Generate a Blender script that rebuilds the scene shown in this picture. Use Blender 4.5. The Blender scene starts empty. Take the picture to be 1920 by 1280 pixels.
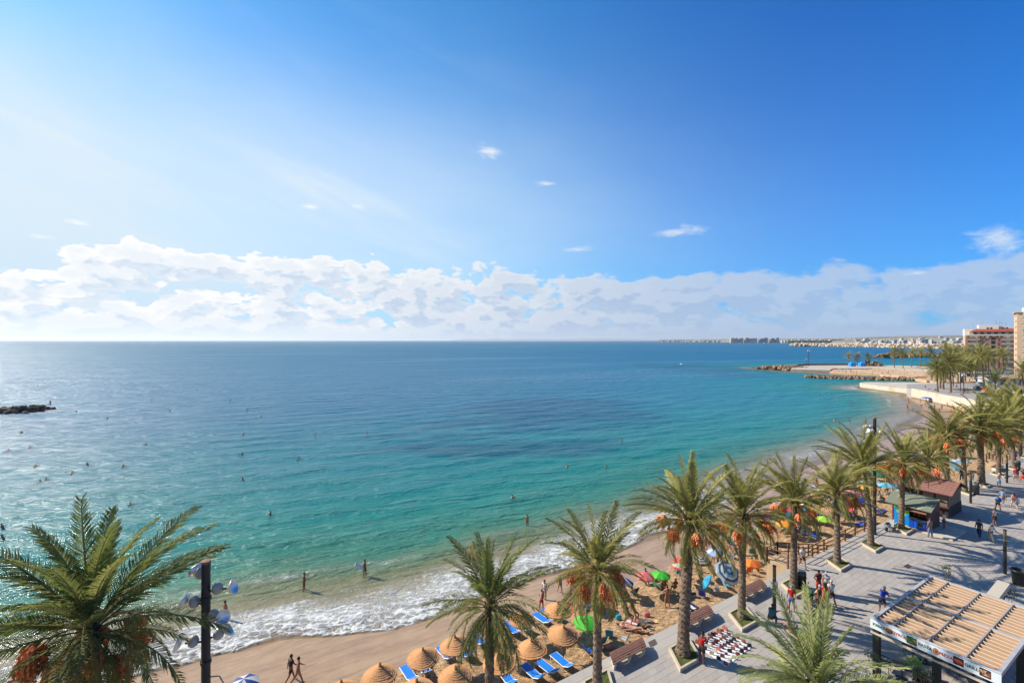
import bpy, math, random
import numpy as np
from mathutils import Vector, Matrix, Euler
R = math.radians
rnd = random.Random(11)
scn = bpy.context.scene
COL = scn.collection

# ---------------------------------------------------------------- camera
CH, FPX, HZ = 18.5, 853.0, 638.0
cam_d = bpy.data.cameras.new('camera'); cam = bpy.data.objects.new('camera', cam_d); COL.objects.link(cam)
cam.location = (0, 0, CH); cam.rotation_euler = (R(90), 0, 0)
cam_d.sensor_width = 36; cam_d.lens = FPX / 1920 * 36; cam_d.shift_y = -2 / 1920
cam_d.clip_start = 0.5; cam_d.clip_end = 90000
scn.camera = cam

# ---------------------------------------------------------------- light
SUN_AZ, SUN_EL = -69.0, 36.0            # azimuth from +Y, clockwise positive
sd = Vector((math.sin(R(SUN_AZ)) * math.cos(R(SUN_EL)), math.cos(R(SUN_AZ)) * math.cos(R(SUN_EL)), math.sin(R(SUN_EL))))
sun_l = bpy.data.lights.new('sun', 'SUN'); sun_l.energy = 5.0; sun_l.angle = R(0.53); sun_l.color = (1.0, 0.93, 0.82)
sun = bpy.data.objects.new('sun', sun_l); COL.objects.link(sun)
sun.rotation_euler = sd.to_track_quat('Z', 'Y').to_euler(); sun.location = sd * 100
scn.view_settings.view_transform = 'Standard'; scn.view_settings.look = 'None'
scn.view_settings.gamma = 1; scn.view_settings.exposure = 0.585; scn.view_settings.use_curve_mapping = False
scn.cycles.max_bounces = 6; scn.cycles.transparent_max_bounces = 12
scn.cycles.sample_clamp_indirect = 6; scn.cycles.caustics_reflective = False; scn.cycles.caustics_refractive = False
scn.cycles.volume_bounces = 0; scn.cycles.use_denoising = True

class NT:
    """tiny node-tree helper"""
    def __init__(s, nt): s.nt = nt; s.n = nt.nodes; s.l = nt.links
    def new(s, t, **kw):
        nd = s.n.new(t)
        for k, v in kw.items():
            if hasattr(nd, k): setattr(nd, k, v)
        return nd
    def put(s, inp, v):
        if hasattr(v, 'is_linked') or hasattr(v, 'links'): s.l.new(v, inp)
        else:
            try: inp.default_value = v
            except Exception: inp.default_value = tuple(v) + (1,) if len(v) == 3 else v[:3]
    def math(s, op, a, b=None, c=None, clamp=False):
        nd = s.new('ShaderNodeMath', operation=op, use_clamp=clamp)
        s.put(nd.inputs[0], a)
        if b is not None: s.put(nd.inputs[1], b)
        if c is not None: s.put(nd.inputs[2], c)
        return nd.outputs[0]
    def vmath(s, op, a, b=None, scale=None):
        nd = s.new('ShaderNodeVectorMath', operation=op)
        s.put(nd.inputs[0], a)
        if b is not None: s.put(nd.inputs[1], b)
        if scale is not None: s.put(nd.inputs['Scale'], scale)
        return nd.outputs[0]
    def noise(s, vec, scale, detail=4, rough=.5, dist=0., lac=2., two=False):
        nd = s.new('ShaderNodeTexNoise')
        if two: nd.noise_dimensions = '2D'
        s.put(nd.inputs['Vector'], vec)
        for k, v in (('Scale', scale), ('Detail', detail), ('Roughness', rough), ('Distortion', dist), ('Lacunarity', lac)): s.put(nd.inputs[k], v)
        return nd.outputs['Fac']
    def mapr(s, v, a, b, c=0., d=1., smooth=True):
        nd = s.new('ShaderNodeMapRange'); nd.interpolation_type = 'SMOOTHSTEP' if smooth else 'LINEAR'
        s.put(nd.inputs['Value'], v)
        for k, x in (('From Min', a), ('From Max', b), ('To Min', c), ('To Max', d)): s.put(nd.inputs[k], x)
        return nd.outputs['Result']
    def mix(s, f, a, b, blend='MIX'):
        nd = s.new('ShaderNodeMix', data_type='RGBA', blend_type=blend)
        s.put(nd.inputs[0], f); s.put(nd.inputs[6], a); s.put(nd.inputs[7], b)
        return nd.outputs[2]
    def ramp(s, f, stops, interp='LINEAR'):
        nd = s.new('ShaderNodeValToRGB'); cr = nd.color_ramp; cr.interpolation = interp
        while len(cr.elements) < len(stops): cr.elements.new(0.5)
        for e, (p, c) in zip(cr.elements, stops):
            e.position = p; e.color = tuple(c) + (1,) if len(c) == 3 else c
        s.put(nd.inputs[0], f); return nd.outputs[0]
    def comb(s, x, y, z):
        nd = s.new('ShaderNodeCombineXYZ')
        for i, v in enumerate((x, y, z)): s.put(nd.inputs[i], v)
        return nd.outputs[0]

def g3(v): return (v, v, v)

# ---------------------------------------------------------------- sky
world = bpy.data.worlds.new('World'); scn.world = world; world.use_nodes = True
W = NT(world.node_tree); W.n.clear()
SKYS = 0.08
sky = W.new('ShaderNodeTexSky'); sky.sky_type = 'NISHITA'; sky.sun_disc = False
sky.sun_elevation = R(SUN_EL); sky.sun_rotation = R(SUN_AZ); sky.altitude = 20
sky.air_density = 1.0; sky.dust_density = 0.4; sky.ozone_density = 2.2
geo = W.new('ShaderNodeTexCoord'); D = geo.outputs['Generated']
sep = W.new('ShaderNodeSeparateXYZ'); W.put(sep.inputs[0], D)
dx, dy, dz = sep.outputs
az = W.math('ARCTAN2', dx, dy)                                  # -pi..pi from +Y clockwise
hor = W.math('SQRT', W.math('ADD', W.math('MULTIPLY', dx, dx), W.math('MULTIPLY', dy, dy)))
el = W.math('ARCTAN2', dz, hor)
deg = 180 / math.pi
azd = W.math('MULTIPLY', az, deg); eld = W.math('MULTIPLY', el, deg)
sunv = W.new('ShaderNodeVectorMath', operation='DOT_PRODUCT'); W.put(sunv.inputs[0], D); W.put(sunv.inputs[1], tuple(sd))
sdot = sunv.outputs['Value']
# clear air away from the sun, a bright thin veil of high haze on the sun's side
base = W.mix(1.0, sky.outputs[0], W.mix(W.mapr(azd, -10, 38, 0, 1), (.012, .95, 1.55), (.0, .64, 1.5)), 'MULTIPLY')
thin = W.noise(W.comb(W.math('MULTIPLY', W.math('ADD', azd, W.math('MULTIPLY', eld, .8)), .022), W.math('MULTIPLY', eld, .065), .3), 1.0, 5, .55, .4)
ga = W.ramp(W.mapr(azd, -60, 60, 0, 1, False), [(0, g3(1)), (.2, g3(.96)), (.33, g3(.8)), (.5, g3(.48)), (.62, g3(.24)), (.75, g3(.10)), (.88, g3(.02)), (1, g3(.0))], 'B_SPLINE')
he = W.ramp(W.mapr(eld, 0, 50, 0, 1, False), [(0, g3(1)), (.30, g3(1)), (.40, g3(.84)), (.52, g3(.46)), (.64, g3(.22)), (.8, g3(.08)), (1, g3(.04))], 'B_SPLINE')
veil = W.math('MULTIPLY', W.math('MULTIPLY', ga, he), W.mapr(thin, .3, .7, .74, 1.2, False), clamp=True)
cir = W.noise(W.comb(W.math('MULTIPLY', W.math('SUBTRACT', azd, W.math('MULTIPLY', eld, 1.2)), .018), W.math('MULTIPLY', W.math('ADD', eld, W.math('MULTIPLY', azd, .32)), .14), 4.), 1., 7, .6, .5)
veil = W.math('ADD', veil, W.math('MULTIPLY', W.math('MULTIPLY', W.mapr(cir, .50, .74), W.mapr(azd, -55, 15, .5, 0)), W.mapr(eld, 8, 40, 1, .2)), clamp=True)
veil = W.math('MAXIMUM', veil, W.math('POWER', W.math('MAXIMUM', sdot, 0), 40.))
air = W.mix(veil, base, (6.5, 7.4, 8.0))
hazeb = W.math('POWER', 2.718, W.math('MULTIPLY', W.math('MAXIMUM', eld, 0), -0.10))
air = W.mix(W.math('MULTIPLY', hazeb, .72), air, W.mix(W.mapr(azd, -40, 40, 0, 1), (3.6, 5.8, 7.8), (1.9, 4.4, 7.3)))
# cumulus bank along the horizon; top of the bank follows the azimuth
azn = W.mapr(azd, -60, 60, 0, 1, False)
topr = W.ramp(azn, [(0, g3(.30)), (.10, g3(.38)), (.14, g3(.66)), (.2, g3(.66)), (.33, g3(.66)), (.5, g3(.56)), (.62, g3(.52)), (.78, g3(.50)), (.86, g3(.42)), (.93, g3(.62)), (1, g3(.74))], 'B_SPLINE')
top = W.math('MULTIPLY', topr, 17.5)
def cloud(off_az, off_el, det=7):
    c = W.comb(W.math('MULTIPLY', W.math('ADD', azd, off_az), .135), W.math('MULTIPLY', W.math('ADD', eld, off_el), .29), 0.)
    n1 = W.noise(c, 1.0, det, .60, .15, two=True)
    wv = W.new('ShaderNodeTexVoronoi'); wv.feature = 'SMOOTH_F1'; wv.voronoi_dimensions = '2D'; W.put(wv.inputs['Vector'], W.vmath('ADD', W.vmath('MULTIPLY', c, (2.3, 2.0, 1.)), W.comb(W.math('MULTIPLY', n1, 1.1), W.math('MULTIPLY', n1, -.9), 0.))); W.put(wv.inputs['Scale'], 1.); W.put(wv.inputs['Detail'], 2.5); W.put(wv.inputs['Roughness'], .55); W.put(wv.inputs['Smoothness'], .35)
    bil = W.math('SUBTRACT', 1.0, wv.outputs['Distance'])
    n1 = W.math('ADD', W.math('ADD', W.math('MULTIPLY', n1, .70), W.math('MULTIPLY', bil, .27)), W.mapr(azd, -35, 10, .112, .165))
    c2 = W.comb(W.math('MULTIPLY', W.math('ADD', azd, off_az), .04), W.math('MULTIPLY', W.math('ADD', eld, off_el), .10), 7.)
    n2 = W.noise(c2, 1.0, 3, .5)
    h = W.math('DIVIDE', W.math('ADD', eld, off_el), top)      # 0 at the horizon, 1 at the top
    a = W.mapr(h, .70, 1.15, .13, -.36, True)
    low = W.math('ADD', W.mapr(h, 0.0, .26, .09, 0, True), W.math('MULTIPLY', W.mapr(azd, -5, 35, 0, .085), W.mapr(h, .55, 1., 1, 0)))
    n = W.math('ADD', W.math('MULTIPLY', n1, .88), W.math('MULTIPLY', n2, .32))
    return W.math('ADD', n, W.math('ADD', a, low))
dens = cloud(0, 0)
dens2 = cloud(-1.1, 1.1, 4)
leftness = W.mapr(azd, -40, 30, 1, 0)
thr = W.mapr(azd, -50, 10, .672, .612)
mask = W.mapr(dens, thr, W.math('ADD', thr, W.mapr(azd, -20, 40, .04, .20)))
lit = W.mapr(W.math('SUBTRACT', dens, dens2), -.06, .06, 0, 1)
thick = W.mapr(dens, thr, W.math('ADD', thr, .22), 1, 0)
lit = W.math('ADD', W.math('MULTIPLY', lit, .65), W.math('MULTIPLY', thick, .45), clamp=True)
shade_c = W.mix(leftness, (3.1, 4.1, 6.0), (5.0, 6.1, 7.4))
lit_c = W.mix(leftness, (5.4, 6.1, 7.0), (8.4, 8.4, 8.4))
lit = W.math('ADD', W.math('MULTIPLY', lit, W.mapr(azd, -12, 30, 1, .5)), W.mapr(azd, -12, 30, 0, .22))
cc = W.mix(lit, shade_c, lit_c)
mask = W.math('MULTIPLY', mask, W.mapr(azd, 0, 45, 1, .72))
out = W.mix(mask, air, cc)
# a few small separate clouds over the bank
def puff(a0, e0, wa, we, k):
    qx = W.math('DIVIDE', W.math('SUBTRACT', azd, a0), wa); qy = W.math('DIVIDE', W.math('SUBTRACT', eld, e0), we)
    r = W.math('SQRT', W.math('ADD', W.math('MULTIPLY', qx, qx), W.math('MULTIPLY', qy, qy)))
    n = W.noise(W.comb(W.math('MULTIPLY', azd, .42), W.math('MULTIPLY', eld, 1.1), k), 1.0, 9, .68, .5)
    return W.mapr(W.math('SUBTRACT', W.math('MULTIPLY', n, 1.9), r), .25, 1.15)
pm = None
for a0, e0, wa, we, k in ((-2.8, 22.5, 3.4, 1.5, 1.), (4.2, 19, 2.2, .6, 2.), (-23.8, 15., 1.8, .7, 3.), (-18.7, 15.6, 1.7, .6, 4.), (20.3, 12.6, 4.8, 1.2, 5.), (47.0, 8.5, 3.5, 2.2, 6.), (-43.8, 10.6, 1.6, .55, 7.), (-46, 9., 1.6, .4, 8.), (8.5, 11.2, 2.9, .7, 9.), (41.6, 6.3, 1.5, .4, 10.)):
    p = puff(a0, e0, wa, we, k); pm = p if pm is None else W.math('MAXIMUM', pm, p)
out = W.mix(W.math('MULTIPLY', pm, .9), out, W.mix(leftness, (5.8, 6.6, 7.6), (8.1, 8.3, 8.4)))
# pale band sitting on the horizon
hb = W.mapr(eld, .0, 2.6, .80, 0)
out = W.mix(hb, out, W.mix(leftness, (3.6, 4.7, 6.4), (7.0, 7.8, 8.2)))
below = W.mapr(eld, -2., -.2, 1, 0)
out = W.mix(below, out, (1.2, 2.2, 2.8))
world.cycles.sampling_method = 'MANUAL'; world.cycles.sample_map_resolution = 512
bg = W.new('ShaderNodeBackground'); W.put(bg.inputs['Color'], out); bg.inputs['Strength'].default_value = SKYS
wo = W.new('ShaderNodeOutputWorld'); W.l.new(bg.outputs[0], wo.inputs[0])

# ---------------------------------------------------------------- places
UA = R(58.5)
U = Vector((math.sin(UA), math.cos(UA), 0)); N = Vector((-math.cos(UA), math.sin(UA), 0)); V = Vector((0, 1, 0))
E0 = Vector((2.3, 24.58, 0))                      # a point on the sand / paving edge
WZ = -5.2; FZ = -1.6                               # sea level; level of the far promenade
def G(px, py, z=0.):
    """point of the place that the photograph shows at px, py on the level z"""
    d = FPX * (CH - z) / (py - HZ); return Vector(((px - 960) / FPX * d, d, z))
def at(d, px, z): return Vector(((px - 960) / FPX * d, d, z))
def P(u, t, z=0.):
    """promenade frame: u metres along the edge, t metres seaward of it"""
    p = E0 + U * u + N * t; return Vector((p.x, p.y, z))
_sp = [G(x, y, WZ) for x, y in ((400, 1225), (525, 1195), (720, 1175), (818, 1153), (973, 1092), (1072, 1068), (1181, 1025), (1260, 998), (1400, 925), (1512, 878), (1664, 821), (1732, 781), (1727, 761), (1700, 745), (1700, 735), (1616, 730), (1612, 726))]
SHORE = np.array([(-400, -170), (-170, -45), (-72, 8.9)] + [(p.x, p.y) for p in _sp] + [(x * 1.19, y * 1.19) for x, y in ((205, 214), (235, 232), (230, 262), (196, 262), (176, 300), (172, 330), (215, 340), (330, 352), (480, 420), (700, 560), (1100, 900), (2600, 2200))], float)
SIDE = [(2600, -400), (-400, -400)]
def vnoise(x, y, seed=0):
    xi = np.floor(x).astype(np.int64); yi = np.floor(y).astype(np.int64); fx = x - xi; fy = y - yi
    def h(a, b):
        n = (a * 374761393 + b * 668265263 + seed * 974711) & 0x7fffffff
        n = ((n ^ (n >> 13)) * 1274126177) & 0x7fffffff
        return ((n ^ (n >> 16)) & 0xffff) / 65535.0
    sx = fx * fx * (3 - 2 * fx); sy = fy * fy * (3 - 2 * fy)
    return (h(xi, yi) * (1 - sx) + h(xi + 1, yi) * sx) * (1 - sy) + (h(xi, yi + 1) * (1 - sx) + h(xi + 1, yi + 1) * sx) * sy
def fbm(x, y, o=4, seed=0):
    a, s, t = 1., 0., 0.
    for i in range(o): s = s + a * vnoise(x, y, seed + i * 17); t += a; a *= .5; x = x * 2.03 + 5.1; y = y * 2.03 + 1.7
    return s / t
def sdist(X, Y, line=SHORE, side=SIDE):
    """signed distance to the shore line, positive at sea"""
    d2 = np.full(X.shape, 1e18)
    for (x0, y0), (x1, y1) in zip(line[:-1], line[1:]):
        ex, ey = x1 - x0, y1 - y0; q = np.clip(((X - x0) * ex + (Y - y0) * ey) / (ex * ex + ey * ey), 0, 1)
        d2 = np.minimum(d2, (X - x0 - q * ex) ** 2 + (Y - y0 - q * ey) ** 2)
    poly = [tuple(p) for p in line] + side; ins = np.zeros(X.shape, bool); j = len(poly) - 1
    for i in range(len(poly)):
        xi, yi = poly[i]; xj, yj = poly[j]
        if yi != yj:
            c = ((yi > Y) != (yj > Y)) & (X < (xj - xi) * (Y - yi) / (yj - yi) + xi); ins ^= c
        j = i
    return np.where(ins, -1, 1) * np.sqrt(d2)
def shore_s(X, Y): return sdist(X, Y) + (fbm(X * .11, Y * .11, 3, 5) - .5) * 2.6 + (fbm(X * .6, Y * .6, 2, 9) - .5) * .5
def sand_z(X, Y):
    X = np.asarray(X, float); Y = np.asarray(Y, float)
    s = sdist(X, Y); t = (X - E0.x) * N.x + (Y - E0.y) * N.y
    land = np.clip(-s, 0, None); b = np.clip(t, 0, None) / (np.clip(t, 0.01, None) + land + 1e-6)
    z = -3.75 - 1.47 * np.clip(b, 0, 1) ** 1.6
    return np.where(s > 0, WZ - .02 - .07 * np.clip(s, 0, 45), z)
def GS(px, py):
    """point on the sand at px, py"""
    z = -4.
    for _ in range(12):
        p = G(px, py, z); z = float(sand_z(np.array([p.x]), np.array([p.y]))[0]); z = max(z, WZ)
    return G(px, py, z)

# ---------------------------------------------------------------- materials
MATS = {}
def mat(name, col, rough=.7, var=.0, vscale=3., bump=0., bscale=20., metal=0., spec=.5, objvar=0., trans=0., sub=None, col2=None, coat=0., coords='Object'):
    if name in MATS: return MATS[name]
    m = bpy.data.materials.new(name); m.use_nodes = True; T = NT(m.node_tree); b = T.n['Principled BSDF']
    c = tuple(col) + (1,)
    tc = T.new('ShaderNodeTexCoord').outputs[coords]
    out = None
    if var or col2:
        n = T.noise(tc, vscale, 5, .6, .2)
        c2 = col2 if col2 else tuple(min(1, x * (1 - var)) for x in col)
        c1 = col if col2 else tuple(min(1, x * (1 + var)) for x in col)
        out = T.mix(T.mapr(n, .3, .7), c1, c2)
    if objvar:
        oi = T.new('ShaderNodeObjectInfo'); hs = T.new('ShaderNodeHueSaturation')
        T.put(hs.inputs['Value'], T.mapr(oi.outputs['Random'], 0, 1, 1 - objvar, 1 + objvar, False)); T.put(hs.inputs['Color'], out if out is not None else c)
        T.put(hs.inputs['Hue'], T.mapr(T.math('FRACT', T.math('MULTIPLY', oi.outputs['Random'], 17.3)), 0, 1, .5 - objvar * .05, .5 + objvar * .05, False))
        out = hs.outputs[0]
    if out is not None: T.put(b.inputs['Base Color'], out)
    else: b.inputs['Base Color'].default_value = c
    b.inputs['Roughness'].default_value = rough; b.inputs['Metallic'].default_value = metal; b.inputs['Specular IOR Level'].default_value = spec
    b.inputs['Coat Weight'].default_value = coat
    if bump:
        bn = T.new('ShaderNodeBump'); bn.inputs['Strength'].default_value = bump; bn.inputs['Distance'].default_value = .02
        T.put(bn.inputs['Height'], T.noise(tc, bscale, 4, .6)); T.l.new(bn.outputs[0], b.inputs['Normal'])
    if trans:
        tr = T.new('ShaderNodeBsdfTranslucent'); T.put(tr.inputs[0], out if out is not None else c)
        ms = T.new('ShaderNodeMixShader'); ms.inputs[0].default_value = trans
        T.l.new(b.outputs[0], ms.inputs[1]); T.l.new(tr.outputs[0], ms.inputs[2]); T.l.new(ms.outputs[0], T.n['Material Output'].inputs[0])
    MATS[name] = m; return m
def cmat(pre, col, rough=.75, **k):
    """cloth / paint colour material shared by colour"""
    nm = pre + '_' + '_'.join('%02x' % int(max(0, min(255, x * 255))) for x in col)
    return mat(nm, col, rough, **k)
ALB = .74                                         # sunlit surfaces show brighter than their own colour
def srgb(r, g, b):
    f = lambda c: (c / 255 / 12.92) if c / 255 <= .04045 else ((c / 255 + .055) / 1.055) ** 2.4
    return (f(r) * ALB, f(g) * ALB, f(b) * ALB)

# ---------------------------------------------------------------- mesh builder
def tag(o, label=None, cat=None, group=None, kind=None):
    if label: o['label'] = label
    if cat: o['category'] = cat
    if group: o['group'] = group
    if kind: o['kind'] = kind
    return o
def link(name, me, parent=None, loc=None, rot=None, scale=None):
    o = bpy.data.objects.new(name, me); COL.objects.link(o)
    if parent is not None: o.parent = parent
    if loc is not None: o.location = loc
    if rot is not None: o.rotation_euler = rot
    if scale is not None: o.scale = (scale,) * 3 if isinstance(scale, (int, float)) else scale
    return o
def empty(name, loc=(0, 0, 0), rz=0., label=None, cat=None, group=None):
    o = link(name, None, None, loc, (0, 0, rz)); o.empty_display_size = .2
    return tag(o, label, cat, group)
def copy_tree(o, parent=None):
    c = o.copy(); COL.objects.link(c); c.parent = parent
    for ch in list(o.children): copy_tree(ch, c)
    return c
class MB:
    def __init__(s): s.v = []; s.f = []; s.m = []; s.mi = 0
    def add(s, vs, fs, M=None):
        b = len(s.v)
        for p in vs: s.v.append(tuple(M @ Vector(p)) if M is not None else tuple(p))
        for f in fs: s.f.append(tuple(b + i for i in f)); s.m.append(s.mi)
    def box(s, c, d, M=None, rz=0.):
        x, y, z = d[0] / 2, d[1] / 2, d[2] / 2; ca, sa = math.cos(rz), math.sin(rz)
        vs = [(c[0] + a * x * ca - b * y * sa, c[1] + a * x * sa + b * y * ca, c[2] + e * z) for e in (-1, 1) for a, b in ((-1, -1), (1, -1), (1, 1), (-1, 1))]
        s.add(vs, [(3, 2, 1, 0), (4, 5, 6, 7), (0, 1, 5, 4), (1, 2, 6, 5), (2, 3, 7, 6), (3, 0, 4, 7)], M)
    def prism(s, poly, z0, z1, M=None):
        n = len(poly); vs = [(p[0], p[1], z0) for p in poly] + [(p[0], p[1], z1) for p in poly]
        s.add(vs, [tuple(range(n))[::-1], tuple(range(n, 2 * n))] + [(i, (i + 1) % n, n + (i + 1) % n, n + i) for i in range(n)], M)
    def tube(s, pts, r, n=6, M=None, cap=True):
        pts = [Vector(p) for p in pts]; rs = r if isinstance(r, (list, tuple)) else [r] * len(pts); vs = []; fs = []
        prev = None
        for i, p in enumerate(pts):
            t = (pts[min(i + 1, len(pts) - 1)] - pts[max(i - 1, 0)]).normalized()
            if prev is None: a = t.cross(Vector((0, 0, 1)) if abs(t.z) < .9 else Vector((1, 0, 0))).normalized()
            else: a = (prev - t * prev.dot(t)).normalized()
            prev = a; b = t.cross(a)
            for k in range(n):
                q = 2 * math.pi * k / n; vs.append(p + (a * math.cos(q) + b * math.sin(q)) * rs[i])
        for i in range(len(pts) - 1):
            for k in range(n): fs.append((i * n + k, i * n + (k + 1) % n, (i + 1) * n + (k + 1) % n, (i + 1) * n + k))
        if cap: fs.append(tuple(range(n))[::-1]); fs.append(tuple((len(pts) - 1) * n + k for k in range(n)))
        s.add(vs, fs, M)
    def lathe(s, prof, n=16, M=None, jit=None, cap=False):
        vs = []; fs = []
        for i, (r, z) in enumerate(prof):
            for k in range(n):
                q = 2 * math.pi * k / n; rr = r * (1 + (jit(i, k) if jit else 0)); vs.append((rr * math.cos(q), rr * math.sin(q), z))
        for i in range(len(prof) - 1):
            for k in range(n): fs.append((i * n + k, i * n + (k + 1) % n, (i + 1) * n + (k + 1) % n, (i + 1) * n + k))
        if cap: fs.append(tuple(range(n))[::-1]); fs.append(tuple((len(prof) - 1) * n + k for k in range(n)))
        s.add(vs, fs, M)
    def ball(s, c, r, n=8, M=None):
        rr = r if isinstance(r, (list, tuple)) else (r, r, r); vs = []; fs = []; h = max(3, n // 2)
        for i in range(h + 1):
            ph = math.pi * i / h
            for k in range(n):
                q = 2 * math.pi * k / n; vs.append((c[0] + rr[0] * math.sin(ph) * math.cos(q), c[1] + rr[1] * math.sin(ph) * math.sin(q), c[2] - rr[2] * math.cos(ph)))
        for i in range(h):
            for k in range(n): fs.append((i * n + k, i * n + (k + 1) % n, (i + 1) * n + (k + 1) % n, (i + 1) * n + k))
        s.add(vs, fs, M)
    def mesh(s, name, mats, smooth=False):
        me = bpy.data.meshes.new(name); me.from_pydata(s.v, [], s.f)
        for m in (mats if isinstance(mats, (list, tuple)) else [mats]): me.materials.append(m)
        if any(s.m): me.polygons.foreach_set('material_index', s.m)
        if smooth: me.polygons.foreach_set('use_smooth', [True] * len(s.f))
        me.update(); return me
    def build(s, name, mats, parent=None, smooth=False, **k): return link(name, s.mesh(name, mats, smooth), parent, **k)
def np_mesh(name, V_, F_, mats, smooth=True, attrs=None):
    me = bpy.data.meshes.new(name); nv, nf = len(V_), len(F_); k = F_.shape[1]
    me.vertices.add(nv); me.vertices.foreach_set('co', V_.astype(np.float32).ravel())
    me.loops.add(nf * k); me.loops.foreach_set('vertex_index', F_.astype(np.int32).ravel())
    me.polygons.add(nf); me.polygons.foreach_set('loop_start', np.arange(0, nf * k, k, dtype=np.int32)); me.polygons.foreach_set('loop_total', np.full(nf, k, np.int32))
    me.polygons.foreach_set('use_smooth', np.full(nf, smooth)); me.update(calc_edges=True)
    for nm, a in (attrs or {}).items():
        at_ = me.attributes.new(nm, 'FLOAT', 'POINT'); at_.data.foreach_set('value', a.astype(np.float32).ravel())
    for m in (mats if isinstance(mats, (list, tuple)) else [mats]): me.materials.append(m)
    return me
def grid_faces(nr, nc):
    i = np.arange(nr - 1)[:, None] * nc + np.arange(nc - 1)[None, :]; i = i.ravel()
    return np.stack([i, i + 1, i + nc + 1, i + nc], 1)
# ---------------------------------------------------------------- sea
def water_material():
    m = bpy.data.materials.new('sea_water'); m.use_nodes = True; T = NT(m.node_tree); b = T.n['Principled BSDF']
    s = T.new('ShaderNodeAttribute', attribute_name='shore').outputs['Fac']
    deep = T.new('ShaderNodeAttribute', attribute_name='weed').outputs['Fac']
    far = T.new('ShaderNodeAttribute', attribute_name='far').outputs['Fac']
    tc = T.new('ShaderNodeTexCoord').outputs['Object']
    mp = T.new('ShaderNodeMapping'); mp.vector_type = 'TEXTURE'; mp.inputs['Rotation'].default_value = (0, 0, R(18)); T.l.new(tc, mp.inputs[0]); tr = mp.outputs[0]
    big = T.noise(T.vmath('MULTIPLY', tr, (.02, .045, 1)), 1., 4, .55)
    med = T.noise(T.vmath('MULTIPLY', tr, (.12, .4, 1)), 1., 4, .6)
    sw = T.math('ADD', s, T.math('MULTIPLY', T.math('SUBTRACT', big, .5), T.math('MULTIPLY', s, .5)))
    sw = T.math('ADD', sw, T.math('MULTIPLY', T.math('SUBTRACT', med, .5), 5.))
    q = T.math('DIVIDE', T.math('LOGARITHM', T.math('ADD', T.math('MAXIMUM', sw, 0), 2.), 2.), 11.)   # log2 scale 0..1
    lg = lambda x: math.log2(x + 2) / 11
    col = T.ramp(q, [(0, srgb(168, 142, 110)), (lg(5), srgb(148, 134, 100)), (lg(9), srgb(116, 126, 88)), (lg(14), srgb(62, 132, 108)), (lg(24), srgb(24, 136, 126)), (lg(60), srgb(8, 128, 140)), (lg(120), srgb(4, 112, 142)), (lg(230), srgb(0, 108, 142)), (lg(600), srgb(0, 108, 140)), (1, srgb(0, 104, 134))])
    wd = T.mapr(T.math('ADD', deep, T.math('MULTIPLY', T.math('SUBTRACT', T.noise(T.vmath('MULTIPLY', tr, (.035, .09, 1)), 1., 5, .62, .4), .5), 1.5)), .38, .78)
    col = T.mix(T.math('MULTIPLY', wd, .5), col, srgb(6, 62, 104))
    # light wind streaks far out
    st = T.noise(T.vmath('MULTIPLY', tr, (.0035, .02, 1)), 1., 5, .6, .6)
    streak = T.mapr(st, .50, .66)
    # foam
    fn = T.noise(T.vmath('MULTIPLY', tr, (.8, 1.3, 1)), 1., 6, .68, 1.2)
    fn2 = T.noise(T.vmath('MULTIPLY', tr, (.2, .5, 1)), 1., 3, .55, .3)
    vo = T.new('ShaderNodeTexVoronoi'); vo.feature = 'DISTANCE_TO_EDGE'; T.put(vo.inputs['Vector'], T.vmath('ADD', tr, T.comb(T.math('MULTIPLY', fn, 1.8), T.math('MULTIPLY', fn2, 2.), 0))); T.put(vo.inputs['Scale'], 1.5)
    lace = T.mapr(vo.outputs['Distance'], .02, .20, 1, 0)
    foamw = T.new('ShaderNodeAttribute', attribute_name='foam').outputs['Fac']
    fsum = T.math('ADD', T.math('ADD', T.math('MULTIPLY', foamw, 1.35), T.math('MULTIPLY', T.math('SUBTRACT', fn, .5), 2.8)), T.math('MULTIPLY', T.math('SUBTRACT', lace, .5), .5))
    fsum = T.math('ADD', fsum, T.math('MULTIPLY', T.math('SUBTRACT', fn2, .5), 1.1))
    foam = T.math('MULTIPLY', T.mapr(fsum, .50, 1.65), T.mapr(foamw, .02, .25), clamp=True)
    milk = T.math('MULTIPLY', T.mapr(T.math('ADD', foamw, T.math('MULTIPLY', T.math('SUBTRACT', fn2, .5), .9)), .15, 1.0), .5)
    col = T.mix(milk, col, (.50, .49, .43)); col = T.mix(T.math('MULTIPLY', foam, .9), col, (.64, .64, .60))
    T.put(b.inputs['Base Color'], col)
    b.inputs['IOR'].default_value = 1.333
    rr = T.math('ADD', T.math('MULTIPLY', far, .26), .15)
    rr = T.math('ADD', rr, T.math('MULTIPLY', T.math('MULTIPLY', streak, far), -.10))
    T.put(b.inputs['Roughness'], T.math('MAXIMUM', rr, T.math('MULTIPLY', foam, .8)))
    # ripples
    near = T.mapr(far, .0, .9, 1, .0)
    h1 = T.noise(T.vmath('MULTIPLY', tr, (.42, 1.3, 1)), 1., 5, .62, .35)
    h2 = T.noise(T.vmath('MULTIPLY', tr, (1.7, 3.4, 1)), 1., 3, .6, .2)
    h3 = T.noise(T.vmath('MULTIPLY', tr, (.07, .25, 1)), 1., 4, .62, .3)
    hh = T.math('ADD', T.math('MULTIPLY', h1, .62), T.math('MULTIPLY', T.math('MULTIPLY', h2, near), .20))
    h4 = T.noise(T.vmath('MULTIPLY', tr, (.022, .10, 1)), 1., 4, .65, .3)
    hh = T.math('ADD', hh, T.math('MULTIPLY', h3, 1.7)); hh = T.math('ADD', hh, T.math('MULTIPLY', T.math('MULTIPLY', h4, far), 4.5))
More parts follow.
